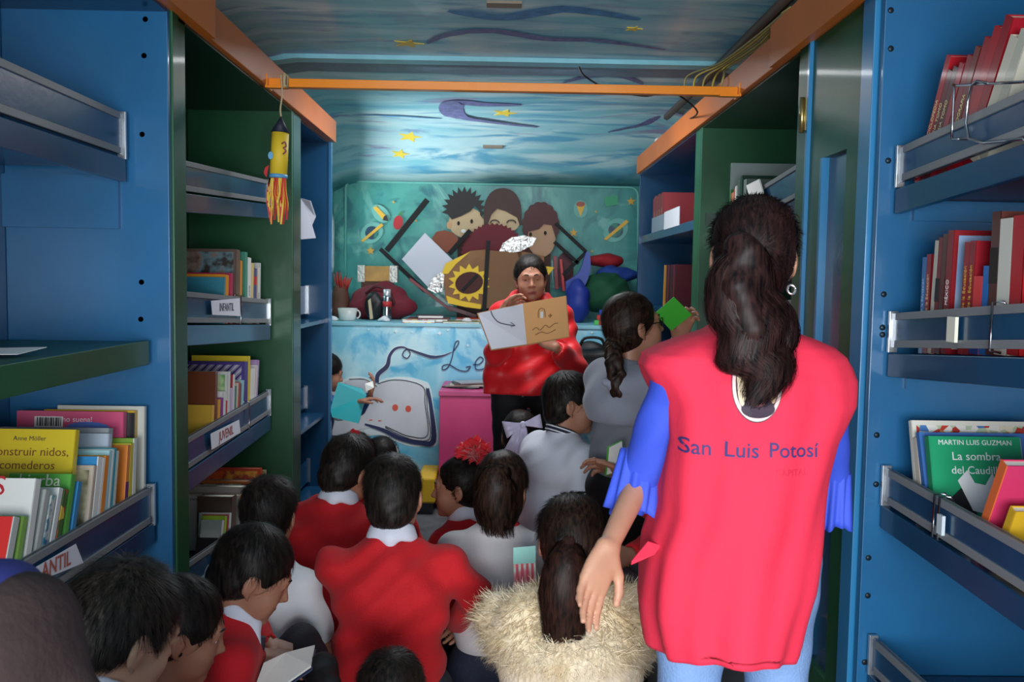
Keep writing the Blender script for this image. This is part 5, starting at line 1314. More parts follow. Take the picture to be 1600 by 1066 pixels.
# hooded figure, very near and at the lower left
HC = c_(P(28, 1010, .90)); COAT = M('30201F', .95, bump=.25, bscale=90, var=.15, vscale=20)
bp_ = empty('person', (HC[0], HC[1], 0), 'person in a plum-brown hooded coat, cropped at the near lower left corner', 'person')
blob('body', [eli(HC, (.042, .052, .062)), cap(HC, HC+c_((0, 0, -.2)), .035, .035), eli(HC+c_((0, .0, -.42)), (.12, .07, .25), None, .03), cap(HC+c_((-.06, 0, -.6)), HC+c_((-.06, .02, -.98)), .07, .05), cap(HC+c_((.06, 0, -.6)), HC+c_((.06, .02, -.98)), .07, .05)], SKIN, bp_, .009)
blob('coat', [eli(HC+c_((0, -.01, 0)), (.060, .085, .072), None, .03), cap(HC+c_((.0, 0, -.02)), HC+c_((.10, 0, -.10)), .035, .03, .03), cap(HC+c_((-.13, 0, -.13)), HC+c_((.13, 0, -.15)), .065, .06, .05), eli(HC+c_((0, 0, -.42)), (.19, .13, .32), None, .05), cap(HC+c_((.13, 0, -.17)), HC+c_((.17, .10, -.42)), .055, .045, .03), cap(HC+c_((-.15, 0, -.2)), HC+c_((-.18, .10, -.42)), .055, .045, .03)], COAT, bp_, .006, warp=.003, wfreq=30)
blob('trousers', [cap(HC+c_((-.06, 0, -.62)), HC+c_((-.06, .02, -.93)), .085, .06), cap(HC+c_((.06, 0, -.62)), HC+c_((.06, .02, -.93)), .085, .06)], JEANS, bp_, .009)
o = blob('cap', [eli(HC+c_((-.030, 0, .040)), (.050, .075, .046), None, .01)], M('2A2F78', .8), bp_, .005)
# ================================================= COUNTER AND PINK BENCH
YC_ = 5.87
zc = P(650, 505, YC_).z
cx1 = .955
ct = empty('counter', (-.2, YC_, 0), 'long counter painted light blue with a drawn book, below the mural', 'counter')
box('front_panel', (-1.29, YC_, 0), (cx1, YC_+.03, zc-.02), CNTR, ct)
box('top_board', (-1.29, YC_-.012, zc-.022), (cx1, 6.97, zc), M('8CC8D8', .4, var=.1), ct, .003)
def cpt(x, y, d=.002): return P(x, y, YC_-d)
def cpoly(nm, pts, mat, d=.0, t=.002, par=None): return MB().prism([cpt(a, b, d) for a, b in pts], (0, -t, 0)).build(nm, mat, par or ct)
def sp2(pts, n=5): return [(v.x, v.y) for v in smoothpath([(a, b, 0) for a, b in pts], n)]
WP = M('DCDDE4', .5, var=.05); NVP = M('2C3560', .5); RDP = M('E25A48', .5)
out = sp2([(520, 610), (545, 594), (570, 594), (588, 604), (600, 597), (630, 594), (655, 600), (664, 607), (669, 640), (676, 688), (660, 692), (640, 688), (610, 676), (590, 668), (560, 672), (535, 680), (515, 690)]) + [(500, 690), (500, 610)]
cpoly('painted_halo', sp2([(515, 604), (545, 590), (570, 590), (588, 600), (600, 592), (632, 589), (660, 595), (672, 604), (678, 640), (684, 692), (662, 698), (636, 696), (605, 684), (590, 680), (555, 686), (515, 700)])+[(497, 700), (497, 604)], M('E6F2F4', .5))
cpoly('painted_book', out, WP, .003)
def stroke(pts, w, mat, nm='painted_line', d=.0065, n=5):
    mb = MB(); W = smoothpath([cpt(a, b, d) for a, b in pts], n); k = YC_/FPX; L = len(W)
    ww = w if not isinstance(w, (list, tuple)) else [float(v) for v in np.interp(np.linspace(0, 1, L), np.linspace(0, 1, len(w)), w)]
    ribbon(mb, W, [v*k for v in ww] if isinstance(ww, list) else ww*k, (0, -1, 0), .001); return mb.build(nm, mat, ct)
stroke([(545, 593), (570, 593), (589, 604)], 1.2, INK)
stroke([(590, 600), (612, 594), (640, 596), (662, 606), (664, 630), (668, 680), (640, 682), (615, 672), (602, 666)], 1.3, INK)
stroke([(668, 607), (674, 640), (677, 689), (655, 692), (625, 685), (598, 672), (570, 663)], [5, 6, 9, 7, 7, 6, 3], NVP)
stroke([(666, 606), (668, 640), (672, 684), (650, 688), (625, 680), (602, 668)], 1.2, INK, d=.008)
# swirl rising from the book into the lettering
stroke([(589, 598), (591, 585), (605, 572), (609, 556), (618, 545), (632, 543), (641, 552), (636, 560), (629, 555), (636, 546), (655, 552), (675, 558), (692, 556), (706, 550)], [9, 9, 9, 7, 6, 4, 3, 3, 3, 4, 5, 6, 4, 2], M('EAF4F6', .5), 'painted_halo', d=.004)
stroke([(589, 598), (591, 585), (605, 572), (609, 556), (618, 545), (632, 543), (641, 552), (636, 560), (629, 555), (636, 546), (655, 552), (675, 558), (692, 556), (706, 550)], [6, 7, 7, 5, 4, 2.5, 2, 2, 2, 2.6, 4, 5, 3, 1], NVP)
stroke([(707, 551), (716, 538), (716, 533), (711, 537), (706, 560), (700, 574), (692, 578), (692, 572), (702, 570), (716, 578), (729, 580), (735, 573), (728, 574)], 1.9, NVP, 'painted_letter')
stroke([(739, 570), (749, 569), (755, 562), (750, 558), (743, 566), (744, 577), (754, 577), (764, 570)], 1.7, NVP, 'painted_letter')
for (x, y) in ((617.5, 637), (638, 639)): cpoly('painted_eye', ell(x, y, 4.6, 5.2), RDP, .005)
for (x, y) in ((580, 657), (594, 658)): cpoly('painted_dash', [(x-3, y-1), (x+2, y-1.5), (x+2, y), (x-3, y+.5)], RDP, .005)
for (x, y, r) in ((619, 518, 3), (644, 519, 2), (670, 517, 1.6), (687, 521, 3), (700, 516, 1.8), (731, 540, 2), (640, 600, 1), (925, 520, 2), (576, 515, 1.6)):
    mb = MB(); star(mb, cpt(x, y, .003), (1, 0, 0), (0, 0, 1), r*YC_/FPX*1.3, 4, .4); mb.build('painted_star', M('E8F6F8', .5), ct)
# pink bench
Yp = 5.33; zp = P(690, 611, Yp).z; xp0 = P(686, 700, Yp).x; xp1 = P(800, 700, Yp).x
PINK = M('D8447E', .45, var=.08, vscale=4, bump=.05, bscale=20)
pb = empty('pink_bench', (xp0, Yp, 0), 'bright pink painted box bench standing against the light blue counter', 'bench')
box('body', (xp0, Yp, .0), (xp1, YC_-.015, zp-.03), PINK, pb, .004)
box('top', (xp0-.005, Yp-.008, zp-.03), (.94, YC_-.015, zp), M('C84A82', .4, var=.08), pb, .003)
box('edge_board', (xp1, Yp-.004, zp-.10), (.94, Yp+.02, zp-.03), M('A83A5E', .45), pb)
box('end_panel', (.92, Yp+.02, 0), (.94, YC_-.02, zp-.03), M('9A9AA2', .6), pb)
o = box('yellow_step', (P(655, 745, 5.35).x, 5.22, P(655, 782, 5.3).z), (xp0-.012, 5.60, P(655, 747, 5.22).z), M('E2B428', .45), None, .012); tag(o, 'small yellow padded block on the floor beside the pink bench', 'step')
o.name = 'yellow_block'
bpy.ops if False else None
zb0 = P(655, 782, 5.3).z
o2 = box('block_base', (xp0-.17, 5.26, 0), (xp0-.03, 5.56, zb0), M('4A4E54', .7), o)
# papers on the bench top left
for i in range(5):
    c = P(722+i*4, 602, 5.52); R = Matrix.Rotation(.2*(i-2), 3, 'Z'); c.z = zp+.004+i*.008
    o = MB().obox(c, (.105, .07, .0035), R).build('magazine', M(['3A3C40', '8A8C84', 'B8B0A4', '5A4A44', '9A9CA4'][i], .5)); tag(o, ['dark magazine at the bottom of the stack on the pink bench', 'grey-green magazine second from the bottom of the pink bench stack', 'cream magazine in the middle of the stack on the pink bench', 'brown magazine second from the top of the pink bench stack', 'light grey magazine topmost of the stack on the pink bench'][i], 'magazine', 'magazines stacked on the pink bench')
# black bag on the bench, monitor like box
bg = empty('black_bag', P(925, 600, 5.5), 'large black bag sitting on the pink bench beneath the counter edge', 'bag')
bc = np.array(P(922, 570, 5.55)); 
blob('body', [eli(bc+np.array((0, 0, -.03)), (.17, .12, .17), None, .04), bxp((bc[0], bc[1], zp+.12), (.14, .09, .09), None, .03, .04), pln((0, 0, zp+.003), (0, 0, -1))], M('0E0F12', .6, bump=.2, bscale=60), bg, .009, warp=.007, wfreq=30)
MB().tube(smoothpath([bc+np.array((-.08, -.1, .10)), bc+np.array((-.05, -.12, .17)), bc+np.array((.05, -.12, .17)), bc+np.array((.08, -.1, .1))], 5), .009, 6).build('handle', BLACK, bg)
# grey metal frame and open books low at the right
o = empty('grey_rack', P(955, 700, 4.0), 'low grey slanted metal rack beside the boy in white polo', 'rack')
MB().obox(P(968, 720, 3.9), (.03, .25, .012), Matrix.Rotation(.9, 3, 'X')).build('rail', M('8A8C92', .4, metal=.5), o)
q = P(968, 660, 4.0)
MB().hexa([(q.x-.06, 3.7, 0), (q.x-.03, 3.7, 0), (q.x-.03, 3.73, 0), (q.x-.06, 3.73, 0), (q.x-.06, 3.7, .62), (q.x-.03, 3.7, .62), (q.x-.03, 3.73, .62), (q.x-.06, 3.73, .62)]).build('leg', M('8A8C92', .4, metal=.5), o)
MB().prism([P(940, 665, 4.05), P(975, 660, 4.05), P(980, 690, 3.95), P(943, 688, 3.95)], (0, .01, -.01)).build('tray', M('5A5C62', .5), o)
o = MB().prism([P(952, 652, 4.0), P(985, 655, 4.0), P(986, 676, 3.95), P(956, 672, 3.95)], (0, .006, -.01)).build('booklet', PAPER); tag(o, 'small open white booklet lying on the grey metal rack', 'booklet')

# ================================================= THINGS ON THE COUNTER
def cut(nm, pts, Y, mat, par=None, t=.008, vec=None): return MB().prism([P(a, b, Y) for a, b in pts], vec or (0, t, 0)).build(nm, mat, par)
def bar(nm, a, b, Y, w, mat, par=None, Y2=None, d=.018):
    A, B_ = P(*a, Y), P(*b, Y2 or Y); ax = (B_-A); L = ax.length; ax.normalize(); z = Vector((0, 1, 0)); z = (z-ax*z.dot(ax)).normalized(); y = z.cross(ax)
    R = Matrix(((ax.x, y.x, z.x), (ax.y, y.y, z.y), (ax.z, y.z, z.z)))
    return MB().obox((A+B_)/2, (L/2, w/2, d/2), R, .002).build(nm, mat, par)
def sit(y=6.4): return zc
# mug
q = P(543, 495, 6.05); mg_ = empty('mug', (q.x, q.y, zc), 'white mug at the left end of the counter', 'mug')
MB().lathe([(.045, 0), (.055, .01), (.066, .085), (.062, .085), (.052, .014), (.0001, .012)], (q.x, q.y, zc), n=24).build('cup', M('CFCFCB', .35), mg_)
MB().tube([(q.x+.060*1.0+.024*math.sin(a)*1, q.y, zc+.045+.028*math.cos(a)) for a in [math.pi*i/8 for i in range(9)]], .005, 6).build('handle', M('CFCFCB', .35), mg_)
# thermos
q = P(604.5, 478, 6.1); th = empty('thermos', (q.x, q.y, zc), 'slim steel thermos flask standing beside the dark red bag', 'flask')
hh = P(604, 452, 6.1).z-zc
MB().lathe([(.030, 0), (.031, .004), (.031, hh*.74), (.024, hh*.80), (.0001, hh*.80)], (q.x, q.y, zc), n=20).build('body', STEEL, th)
MB().lathe([(.024, hh*.80), (.025, hh*.82), (.025, hh), (.0001, hh)], (q.x, q.y, zc), n=20).build('cap', M('D4D4D6', .3, metal=.5), th)
MB().lathe([(.0318, hh*.45), (.0318, hh*.62)], (q.x, q.y, zc), n=20).build('label', M('B82A30', .5), th)
# dark red bag
rb = empty('red_bag', (P(594, 470, 6.35).x, 6.35, zc), 'bulging dark red fabric bag on the counter behind the thermos', 'bag')
c = np.array(P(598, 470, 6.38))
blob('body', [eli(c+np.array((.0, 0, .0)), (.20, .14, .13), None, .04), eli(c+np.array((-.12, 0, -.04)), (.11, .12, .09), None, .04), eli(c+np.array((.12, 0, -.05)), (.12, .12, .08), None, .04), pln((0, 0, zc+.003), (0, 0, -1))], M('6E1224', .75, bump=.25, bscale=50), rb, .009, warp=.009, wfreq=26)
MB().tube(smoothpath([c+np.array((-.1, -.13, .05)), c+np.array((-.03, -.16, .10)), c+np.array((.06, -.15, .07)), c+np.array((.10, -.14, -.02))], 5), .010, 6).build('strap', M('4A0C18', .6), rb)
# black pouch with pale bookmark
bk = empty('black_pouch', (P(585, 480, 6.0).x, 6.02, zc), 'black rounded pouch leaning in front of the dark red bag', 'pouch')
c = np.array(P(584, 478, 6.12)); blob('body', [eli(c, (.065, .035, .095), None, .02), pln((0, 0, zc+.003), (0, 0, -1))], M('101014', .5), bk, .006, warp=.004)
cut('trim', [(575, 470), (579, 466), (583, 498), (578, 499)], 6.06, M('B8A888', .6), bk, .006)
# crumpled papers
for i, (x, y, r, lab) in enumerate(((599, 497, .030, 'crumpled white tissue in front of the thermos'), (522, 494, .026, 'crumpled grey paper left of the white mug'), (729, 488, .030, 'crumpled white paper lying on the sun-painted box end'))):
    q = P(x, y, 6.0); q.z = zc+r*.45
    V, Q = sdf_mesh([eli(q, (r*1.3, r, r*.6), None, .01), eli(q+Vector((r*.7, 0, .002)), (r*.6, r*.5, r*.4), None, .01), pln((0, 0, zc+.002), (0, 0, -1))], .005, warp=.006, wfreq=70)
    o = link('crumpled_paper', np_mesh('crumpled_paper', V, Q), M('D8D8DC', .7)); tag(o, lab, 'paper')
# wooden picture box
wbx = empty('wooden_crate', P(590, 430, 6.55), 'pale wooden box with silver wrapped corners on the red bag', 'box')
wq = P(590, 428, 6.55); box('board', (P(560, 428, 6.55).x, 6.53, P(590, 440, 6.55).z), (P(620, 428, 6.55).x, 6.59, P(590, 416, 6.55).z), M('B98A4A', .6, var=.2, vscale=12), wbx, .003)
for a, b in ((559, 570), (609, 621)): box('foil_corner', (P(a, 428, 6.53).x, 6.52, P(590, 441, 6.55).z), (P(b, 428, 6.53).x, 6.60, P(590, 415, 6.55).z), M('B4B4AE', .35, metal=.6, bump=.5, bscale=60), wbx)
box('support', (P(565, 430, 6.56).x, 6.54, zc), (P(615, 430, 6.56).x, 6.58, P(590, 440, 6.55).z), M('5A3A2A', .7), wbx)
# red and brown items far left
o = empty('brown_bag', P(532, 470, 6.4), 'brown bag with red tissue spikes at the left end of the counter', 'bag')
c = np.array(P(533, 478, 6.4)); blob('body', [cap((c[0], c[1], zc+.06), (c[0], c[1], zc+.20), .07, .055, .02), pln((0, 0, zc+.003), (0, 0, -1))], M('5E3426', .7), o, .007, warp=.004)
mb = MB()
for i in range(16):
    a = i*2.4; r = .02+.03*(i % 3)/2; mb.tube([(c[0]+r*.5*math.cos(a), c[1]+r*.5*math.sin(a), zc+.18), (c[0]+r*1.5*math.cos(a), c[1]+r*1.5*math.sin(a), zc+.28+.06*((i*7) % 5)/5)], [.014, .003], 5)
mb.build('tissue', M('B02A20', .6), o)
# books and magazines lying on the counter
def flat_book(x0, x1, Y0, Y1, z, t, col, nm, lab, rot=0, extra=None):
    a, b = P(x0, 495, Y0).x, P(x1, 495, Y0).x; c = Vector(((a+b)/2, (Y0+Y1)/2, z+t/2)); e = empty(nm, c, lab, 'book'); R = Matrix.Rotation(rot, 3, 'Z')
    hx, hy = (b-a)/2, (Y1-Y0)/2
    mb = MB(); mb.obox(c+Vector((0, 0, t*.42)), (hx, hy, t*.08), R); mb.obox(c-Vector((0, 0, t*.42)), (hx, hy, t*.08), R); mb.obox(c+R @ Vector((0, hy-.002, 0)), (hx, .002, t*.5), R); mb.build('cover', M(col, .4) if isinstance(col, str) else col, e)
    MB().obox(c, (hx-.004, hy-.004, t*.33), R).build('pages', PAPER, e)
flat_book(636, 700, 6.0, 6.25, zc, .025, '6A1620', 'book', 'dark red book lying flat on the counter beside the thermos')
flat_book(628, 680, 5.90, 5.985, zc, .022, Mpat(['D8D2C8', '6A3A7A', 'E8C84A', 'C84A5A'], 40), 'book', 'colourful striped booklet lying at the counter edge, left of the mosaic magazine')
flat_book(650, 690, 6.02, 6.2, zc+.026, .02, '3A2A3A', 'book', 'dark book lying on top of the dark red one on the counter', .15)
flat_book(690, 748, 5.90, 6.15, zc, .012, Mpat(['8A7A4A', '4A6A6A', 'B8A86A', '3A3A2E'], 45), 'magazine', 'mosaic patterned magazine on the counter beside the reader', .05)
flat_book(712, 752, 6.18, 6.4, zc, .02, 'A8281E', 'book', 'bright red book lying under the sun-painted cardboard')
# upturned tables: black frame bars + white diamond board
ut = empty('upturned_table', P(650, 400, 6.6), 'upturned small table with square white top and black metal legs', 'table')
cut('top', [(628, 405), (664, 364), (708, 407), (669, 449)], 6.60, M('C9CBD8', .4), ut, .025)
for a, b, w in (((668, 312), (604, 392), .040), ((594, 389), (664, 455), .030)): bar('leg', a, b, 6.62, w, BLACK, ut)
bar('leg', (702, 397), (735, 360), 6.66, .034, BLACK, ut)
bar('red_edge', (640, 436), (706, 486), 6.58, .022, M('7A1420', .4), ut)
bar('foot', (700, 480), (745, 495), 6.55, .03, M('6A1018', .4), ut)
# cardboard prop with painted sun
sb_ = empty('cardboard_sun', P(750, 440, 6.45), 'folded brown cardboard prop painted with a yellow sun', 'cardboard prop')
CB = M('8A6242', .8, bump=.15, bscale=40, var=.12, vscale=10); SUN = M('E8BE28', .6)
cut('sheet', [(692, 425), (735, 392), (760, 390), (752, 482), (728, 478), (696, 470)], 6.40, CB, sb_, .012)
cut('sheet', [(760, 391), (808, 395), (822, 440), (815, 480), (752, 482)], 6.40, M('7E5A3E', .8, bump=.2, bscale=30), sb_, .012, vec=(.03, .06, 0))
cut('sheet', [(812, 392), (850, 400), (852, 470), (815, 480)], 6.46, CB, sb_, .012)
pts = []
for k in range(28):
    a = 2*math.pi*k/28; r = 1 if k % 2 else .72; pts.append((733+33*r*math.cos(a), 442+30*r*math.sin(a)))
cut('sun_rays', pts, 6.394, SUN, sb_, .004); cut('sun_hole', ell(733, 442, 22, 17, -12), 6.388, M('451410', .7), sb_, .004)
bar('dark_slat', (722, 455), (746, 430), 6.386, .022, BLACK, sb_, d=.004)
cut('yellow_corner', [(690, 428), (696, 412), (735, 393), (712, 413), (700, 428)], 6.396, SUN, sb_, .004)
cut('yellow_corner', [(697, 462), (720, 470), (752, 476), (751, 483), (728, 480), (700, 474)], 6.396, SUN, sb_, .004)
cut('yellow_patch', [(852, 416), (866, 418), (857, 430)], 6.45, SUN, sb_, .004)
FOIL = M('A8A8A6', .22, metal=.9, bump=1.0, bscale=35)
for pts_, nm in (([(668, 452), (674, 436), (690, 425), (694, 430), (692, 455), (680, 458)], 'foil_piece'), ([(780, 393), (786, 380), (800, 371), (818, 368), (838, 372), (832, 384), (812, 393), (795, 396)], 'foil_piece')):
    cut(nm, pts_, 6.38 if pts_[0][0] < 700 else 6.43, FOIL, sb_, .03)
bar('black_pole', (763, 376), (756, 490), 6.37, .028, BLACK, sb_)
# cut-out figures of three children standing behind (generic)
co = empty('cutout_children', P(780, 350, 6.8), 'painted cutout of three cheerful children standing against the mural', 'cutout')
SK1 = M('C9AE86', .6); HB = M('1A1718', .6); HBR = M('3E201C', .6); HR = M('4A1A1C', .6); MAR = M('6A1624', .7)
Yk = 6.86
pts = []
for k in range(28):
    a = math.pi*1.08 - math.pi*1.22*k/27; r = 1.06 if k % 2 else .80; pts.append((725+33*r*math.cos(a), 328-35*r*math.sin(a)))
cut('face', ell(729, 348, 28, 24), Yk, SK1, co, .01)
cut('spiky_hair', pts+[(750, 330), (742, 322), (735, 330), (722, 337), (706, 343)], Yk-.012, HB, co, .01)
for x in (716.5, 737): cut('eye', ell(x, 349 if x < 730 else 346, 2.2, 3.4), Yk-.014, BLACK, co, .004)
cut('mouth', ell(724, 361, 4, 3), Yk-.014, M('E8E4DC', .5), co, .004)
cut('ear', ell(702, 352, 4, 6), Yk-.002, M('C89A6E', .6), co, .008)
cut('face', ell(787, 345, 26, 20), Yk-.02, SK1, co, .01)
cut('long_hair', sp2([(756, 352), (757, 320), (768, 300), (785, 294), (803, 300), (814, 320), (815, 352)], 4)+[(812, 352), (808, 340), (790, 330), (777, 326), (768, 335), (762, 352)], Yk-.032, HBR, co, .01)
for x in (773, 799): 
    W = [P(x+7*math.cos(a), 349-5*math.sin(a), Yk-.045) for a in [math.pi*i/8 for i in range(9)]]
    mb = MB(); ribbon(mb, W, .010, (0, -1, 0), .002); mb.build('closed_eye', M('3A2018', .6), co)
cut('face', ell(846, 372, 22, 30), Yk-.04, M('B98F6C', .6), co, .01)
pts = []
for k in range(60):
    a = math.pi*1.15-math.pi*1.35*k/59; r = 1+.06*abs(math.sin(k*.55)); pts.append((845+28*r*math.cos(a), 352-35*r*math.sin(a)))
cut('curly_hair', pts+[(862, 352), (850, 350), (842, 358), (826, 362), (822, 380)], Yk-.052, HR, co, .01)
for x, y in ((829, 366), (852, 364)): cut('eye', ell(x, y, 2.2, 3), Yk-.056, BLACK, co, .004)
bsx = P(782, 400, Yk).x; box('stand', (P(715, 400, Yk).x, Yk-.02, zc), (P(860, 400, Yk).x, Yk+.01, P(780, 372, Yk).z), M('4A2A22', .7), co)
pts = []
for k in range(44):
    a = math.pi*1.0-math.pi*k/43; r = 1.0 if k % 2 else .93; pts.append((771+52*r*math.cos(a), 398-50*r*math.sin(a)))
o = cut('red_wig_board', pts, 6.74, MAR, None, .04); tag(o, 'serrated dark maroon board leaning below the cutout children', 'board'); o.name = 'maroon_board'
pts = [(675, 372), (682, 362), (695, 360), (708, 364), (716, 372), (712, 392), (694, 396), (680, 388)]
o = cut('brown_board', pts, 6.78, M('8A4A32', .7), None, .03); tag(o, 'small brown scalloped board beside the white table top', 'board')
# stacked chairs on the right, behind the reader
sc_ = empty('upturned_chair', P(905, 430, 6.5), 'upturned chair with blue plastic seat and black metal legs', 'chair')
for a, b in (((868, 349), (916, 394)), ((866, 378), (904, 412)), ((916, 394), (880, 430))): bar('leg', a, b, 6.58, .026, BLACK, sc_)
CH = M('1E3E9A', .4, bump=.1, bscale=30)
cut('seat', sp2([(884, 440), (905, 425), (916, 394), (922, 400), (922, 425), (912, 450), (898, 468), (905, 500), (885, 500)], 3), 6.5, CH, sc_, .05)
mr = empty('maroon_chair', P(868, 430, 6.62), 'upturned maroon chair with a red frame behind the reader', 'chair')
bar('leg', (867, 400), (870, 452), 6.62, .028, M('7A1622', .4), mr); bar('leg', (876, 405), (881, 455), 6.6, .020, M('B81E26', .4), mr)
cut('backrest', sp2([(872, 402), (885, 392), (893, 402), (896, 430), (885, 450), (872, 448)], 3), 6.66, M('4A1420', .6), mr, .03)
# folded foam mats and cloths at the right
def bundle(nm, cx, cy, rx, rz, Y, mat, lab, cat='cloth', dy=.14, warp=.008):
    c = np.array(P(cx, cy, Y)); k = Y/FPX
    V, Q = sdf_mesh([eli(c, (rx*k, dy, rz*k), None, .03), eli(c+np.array((rx*k*.35, 0, -rz*k*.15)), (rx*k*.7, dy*.9, rz*k*.8), None, .03)], .009, warp=warp, wfreq=24)
    V[:, 2] = np.maximum(V[:, 2], zc+.002)
    o = link(nm, np_mesh(nm, V, Q), mat, smooth=True); return tag(o, lab, cat)
bundle('green_mat', 944, 458, 38, 32, 6.62, M('0C4A2E', .8, bump=.2, bscale=30), 'dark green folded mat bulging on the counter at the right', 'mat', .16)
bundle('blue_mat', 962, 428, 32, 12, 6.74, M('143A8A', .8, bump=.2, bscale=30), 'dark blue folded mat on top of the green one', 'mat', .12)
bundle('red_mat', 943, 407, 30, 10, 6.82, M('9A1420', .8, bump=.2, bscale=30), 'red rolled mat at the back above the green mat', 'mat', .10, .004)
bundle('blue_coat', 903, 470, 17, 36, 6.3, M('1A2E8A', .6, bump=.2, bscale=30), 'royal blue jacket slumped on the counter beside the reader', 'jacket', .12)
# toy blocks
cols = ['3EB04A', 'C82A2A', 'E0B02A', '2A5AB8', 'D88A2A', 'B8322A', '2E9A9A', 'E8D04A', 'C84A6A', '2E4AB8', '4AB02E', 'B89A6A']
nmc = ['bright green', 'red', 'yellow', 'blue', 'orange', 'dark red', 'teal', 'pale yellow', 'pink', 'navy blue', 'grass green', 'tan']
for i, (x, lv) in enumerate(((932, 0), (939, 0), (946, 0), (953, 0), (960, 0), (936, 1), (944, 1), (951, 1), (958, 1), (940, 2), (958, 3), (958, 2))):
    q = P(x, 497, 5.98); z0 = zc+.001+lv*.034; R = Matrix.Rotation(.3*math.sin(i*3.1), 3, 'Z')
    e = MB().obox((q.x, q.y+.0*math.sin(i), z0+.016), (.015, .015, .016), R, .002).build('toy_block', M(cols[i], .35)); tag(e, '%s toy block in the heap at the right end of the counter, %s' % (nmc[i], ['bottom layer', 'second layer', 'third layer', 'topmost'][lv]), 'toy block', 'toy blocks on the counter')

# ================================================= ROCKET hanging from the bar
rk = empty('paper_rocket', P(434, 240, ca.y+.03), 'yellow paper rocket with streamer flames hanging from the orange bar', 'decoration')
Yr = ca.y-.0
def r3(px, py, Y=Yr): return P(px, py, Y)
a, b = r3(438, 207), r3(435, 276); ax = (a-b).normalized(); R = Vector((0, 0, 1)).rotation_difference(ax).to_matrix(); L = (a-b).length
MB().lathe([(.034, 0), (.034, L)], b, R, 20).build('body', M('E8C62E', .6), rk)
MB().lathe([(.037, L-.002), (.0001, L+.065)], b, R, 20).build('nose_cone', M('1E2236', .6), rk)
MB().lathe([(.036, -.006), (.036, .008)], b, R, 20).build('trim_band', M('5AA6D8', .5), rk)
for dx, pts_ in ((0, [(416, 277), (412, 270), (414, 262), (420, 258)]),): MB().prism([r3(*v) for v in pts_], (0, .006, 0)).build('fin', M('C8202A', .6), rk)
MB().prism([r3(x, y, Yr-.036) for x, y in ell(423, 243, 4, 6)], (0, -.002, 0)).build('window', M('6AB0DC', .4), rk)
mb = MB(); ribbon(mb, smoothpath([r3(440, 225, Yr-.038), r3(445, 222, Yr-.036), r3(447, 229, Yr-.034), r3(443, 231, Yr-.036), r3(447, 236, Yr-.034), r3(442, 241, Yr-.036)], 3), .006, (0, -1, 0)); mb.build('painted_number', M('7A1A22', .5), rk)
for nm, m_, k0 in (('red_streamers', M('D02A2C', .6), 0), ('yellow_streamers', M('E6C83A', .6), 1)):
    mb = MB()
    for i in range(13):
        x = 418+2.4*i+(1 if k0 else 0); y1 = 330+24*((i*5+k0*3) % 7)/7
        ribbon(mb, smoothpath([r3(422+2*i, 278, Yr-.02+.004*(i % 5)), r3(x+2*math.sin(i), 300, Yr-.02+.005*((i*3) % 5)), r3(x-2*math.sin(i*2), 318, Yr-.02), r3(x+3*math.sin(i+1), y1, Yr-.01)], 4), .007, (0.3*math.sin(i), -1, 0))
    mb.build(nm, m_, rk)
top_ = b+ax*(L+.062); MB().tube(smoothpath([top_, r3(438, 170), r3(441, 145, Yr), Vector((r3(441, 135).x, Yr-.024, cbz+.02))], 4), .0035, 6).build('string', M('B8A884', .7), rk)
q = r3(441, 133); MB().tube([(q.x+.014, Yr-.025, cbz-.02), (q.x+.014, Yr-.025, cbz+.022), (q.x+.014, Yr+.025, cbz+.024), (q.x+.014, Yr+.025, cbz-.022), (q.x+.014, Yr-.025, cbz-.02)], .006, 6).build('knot', M('B8A884', .7), rk)
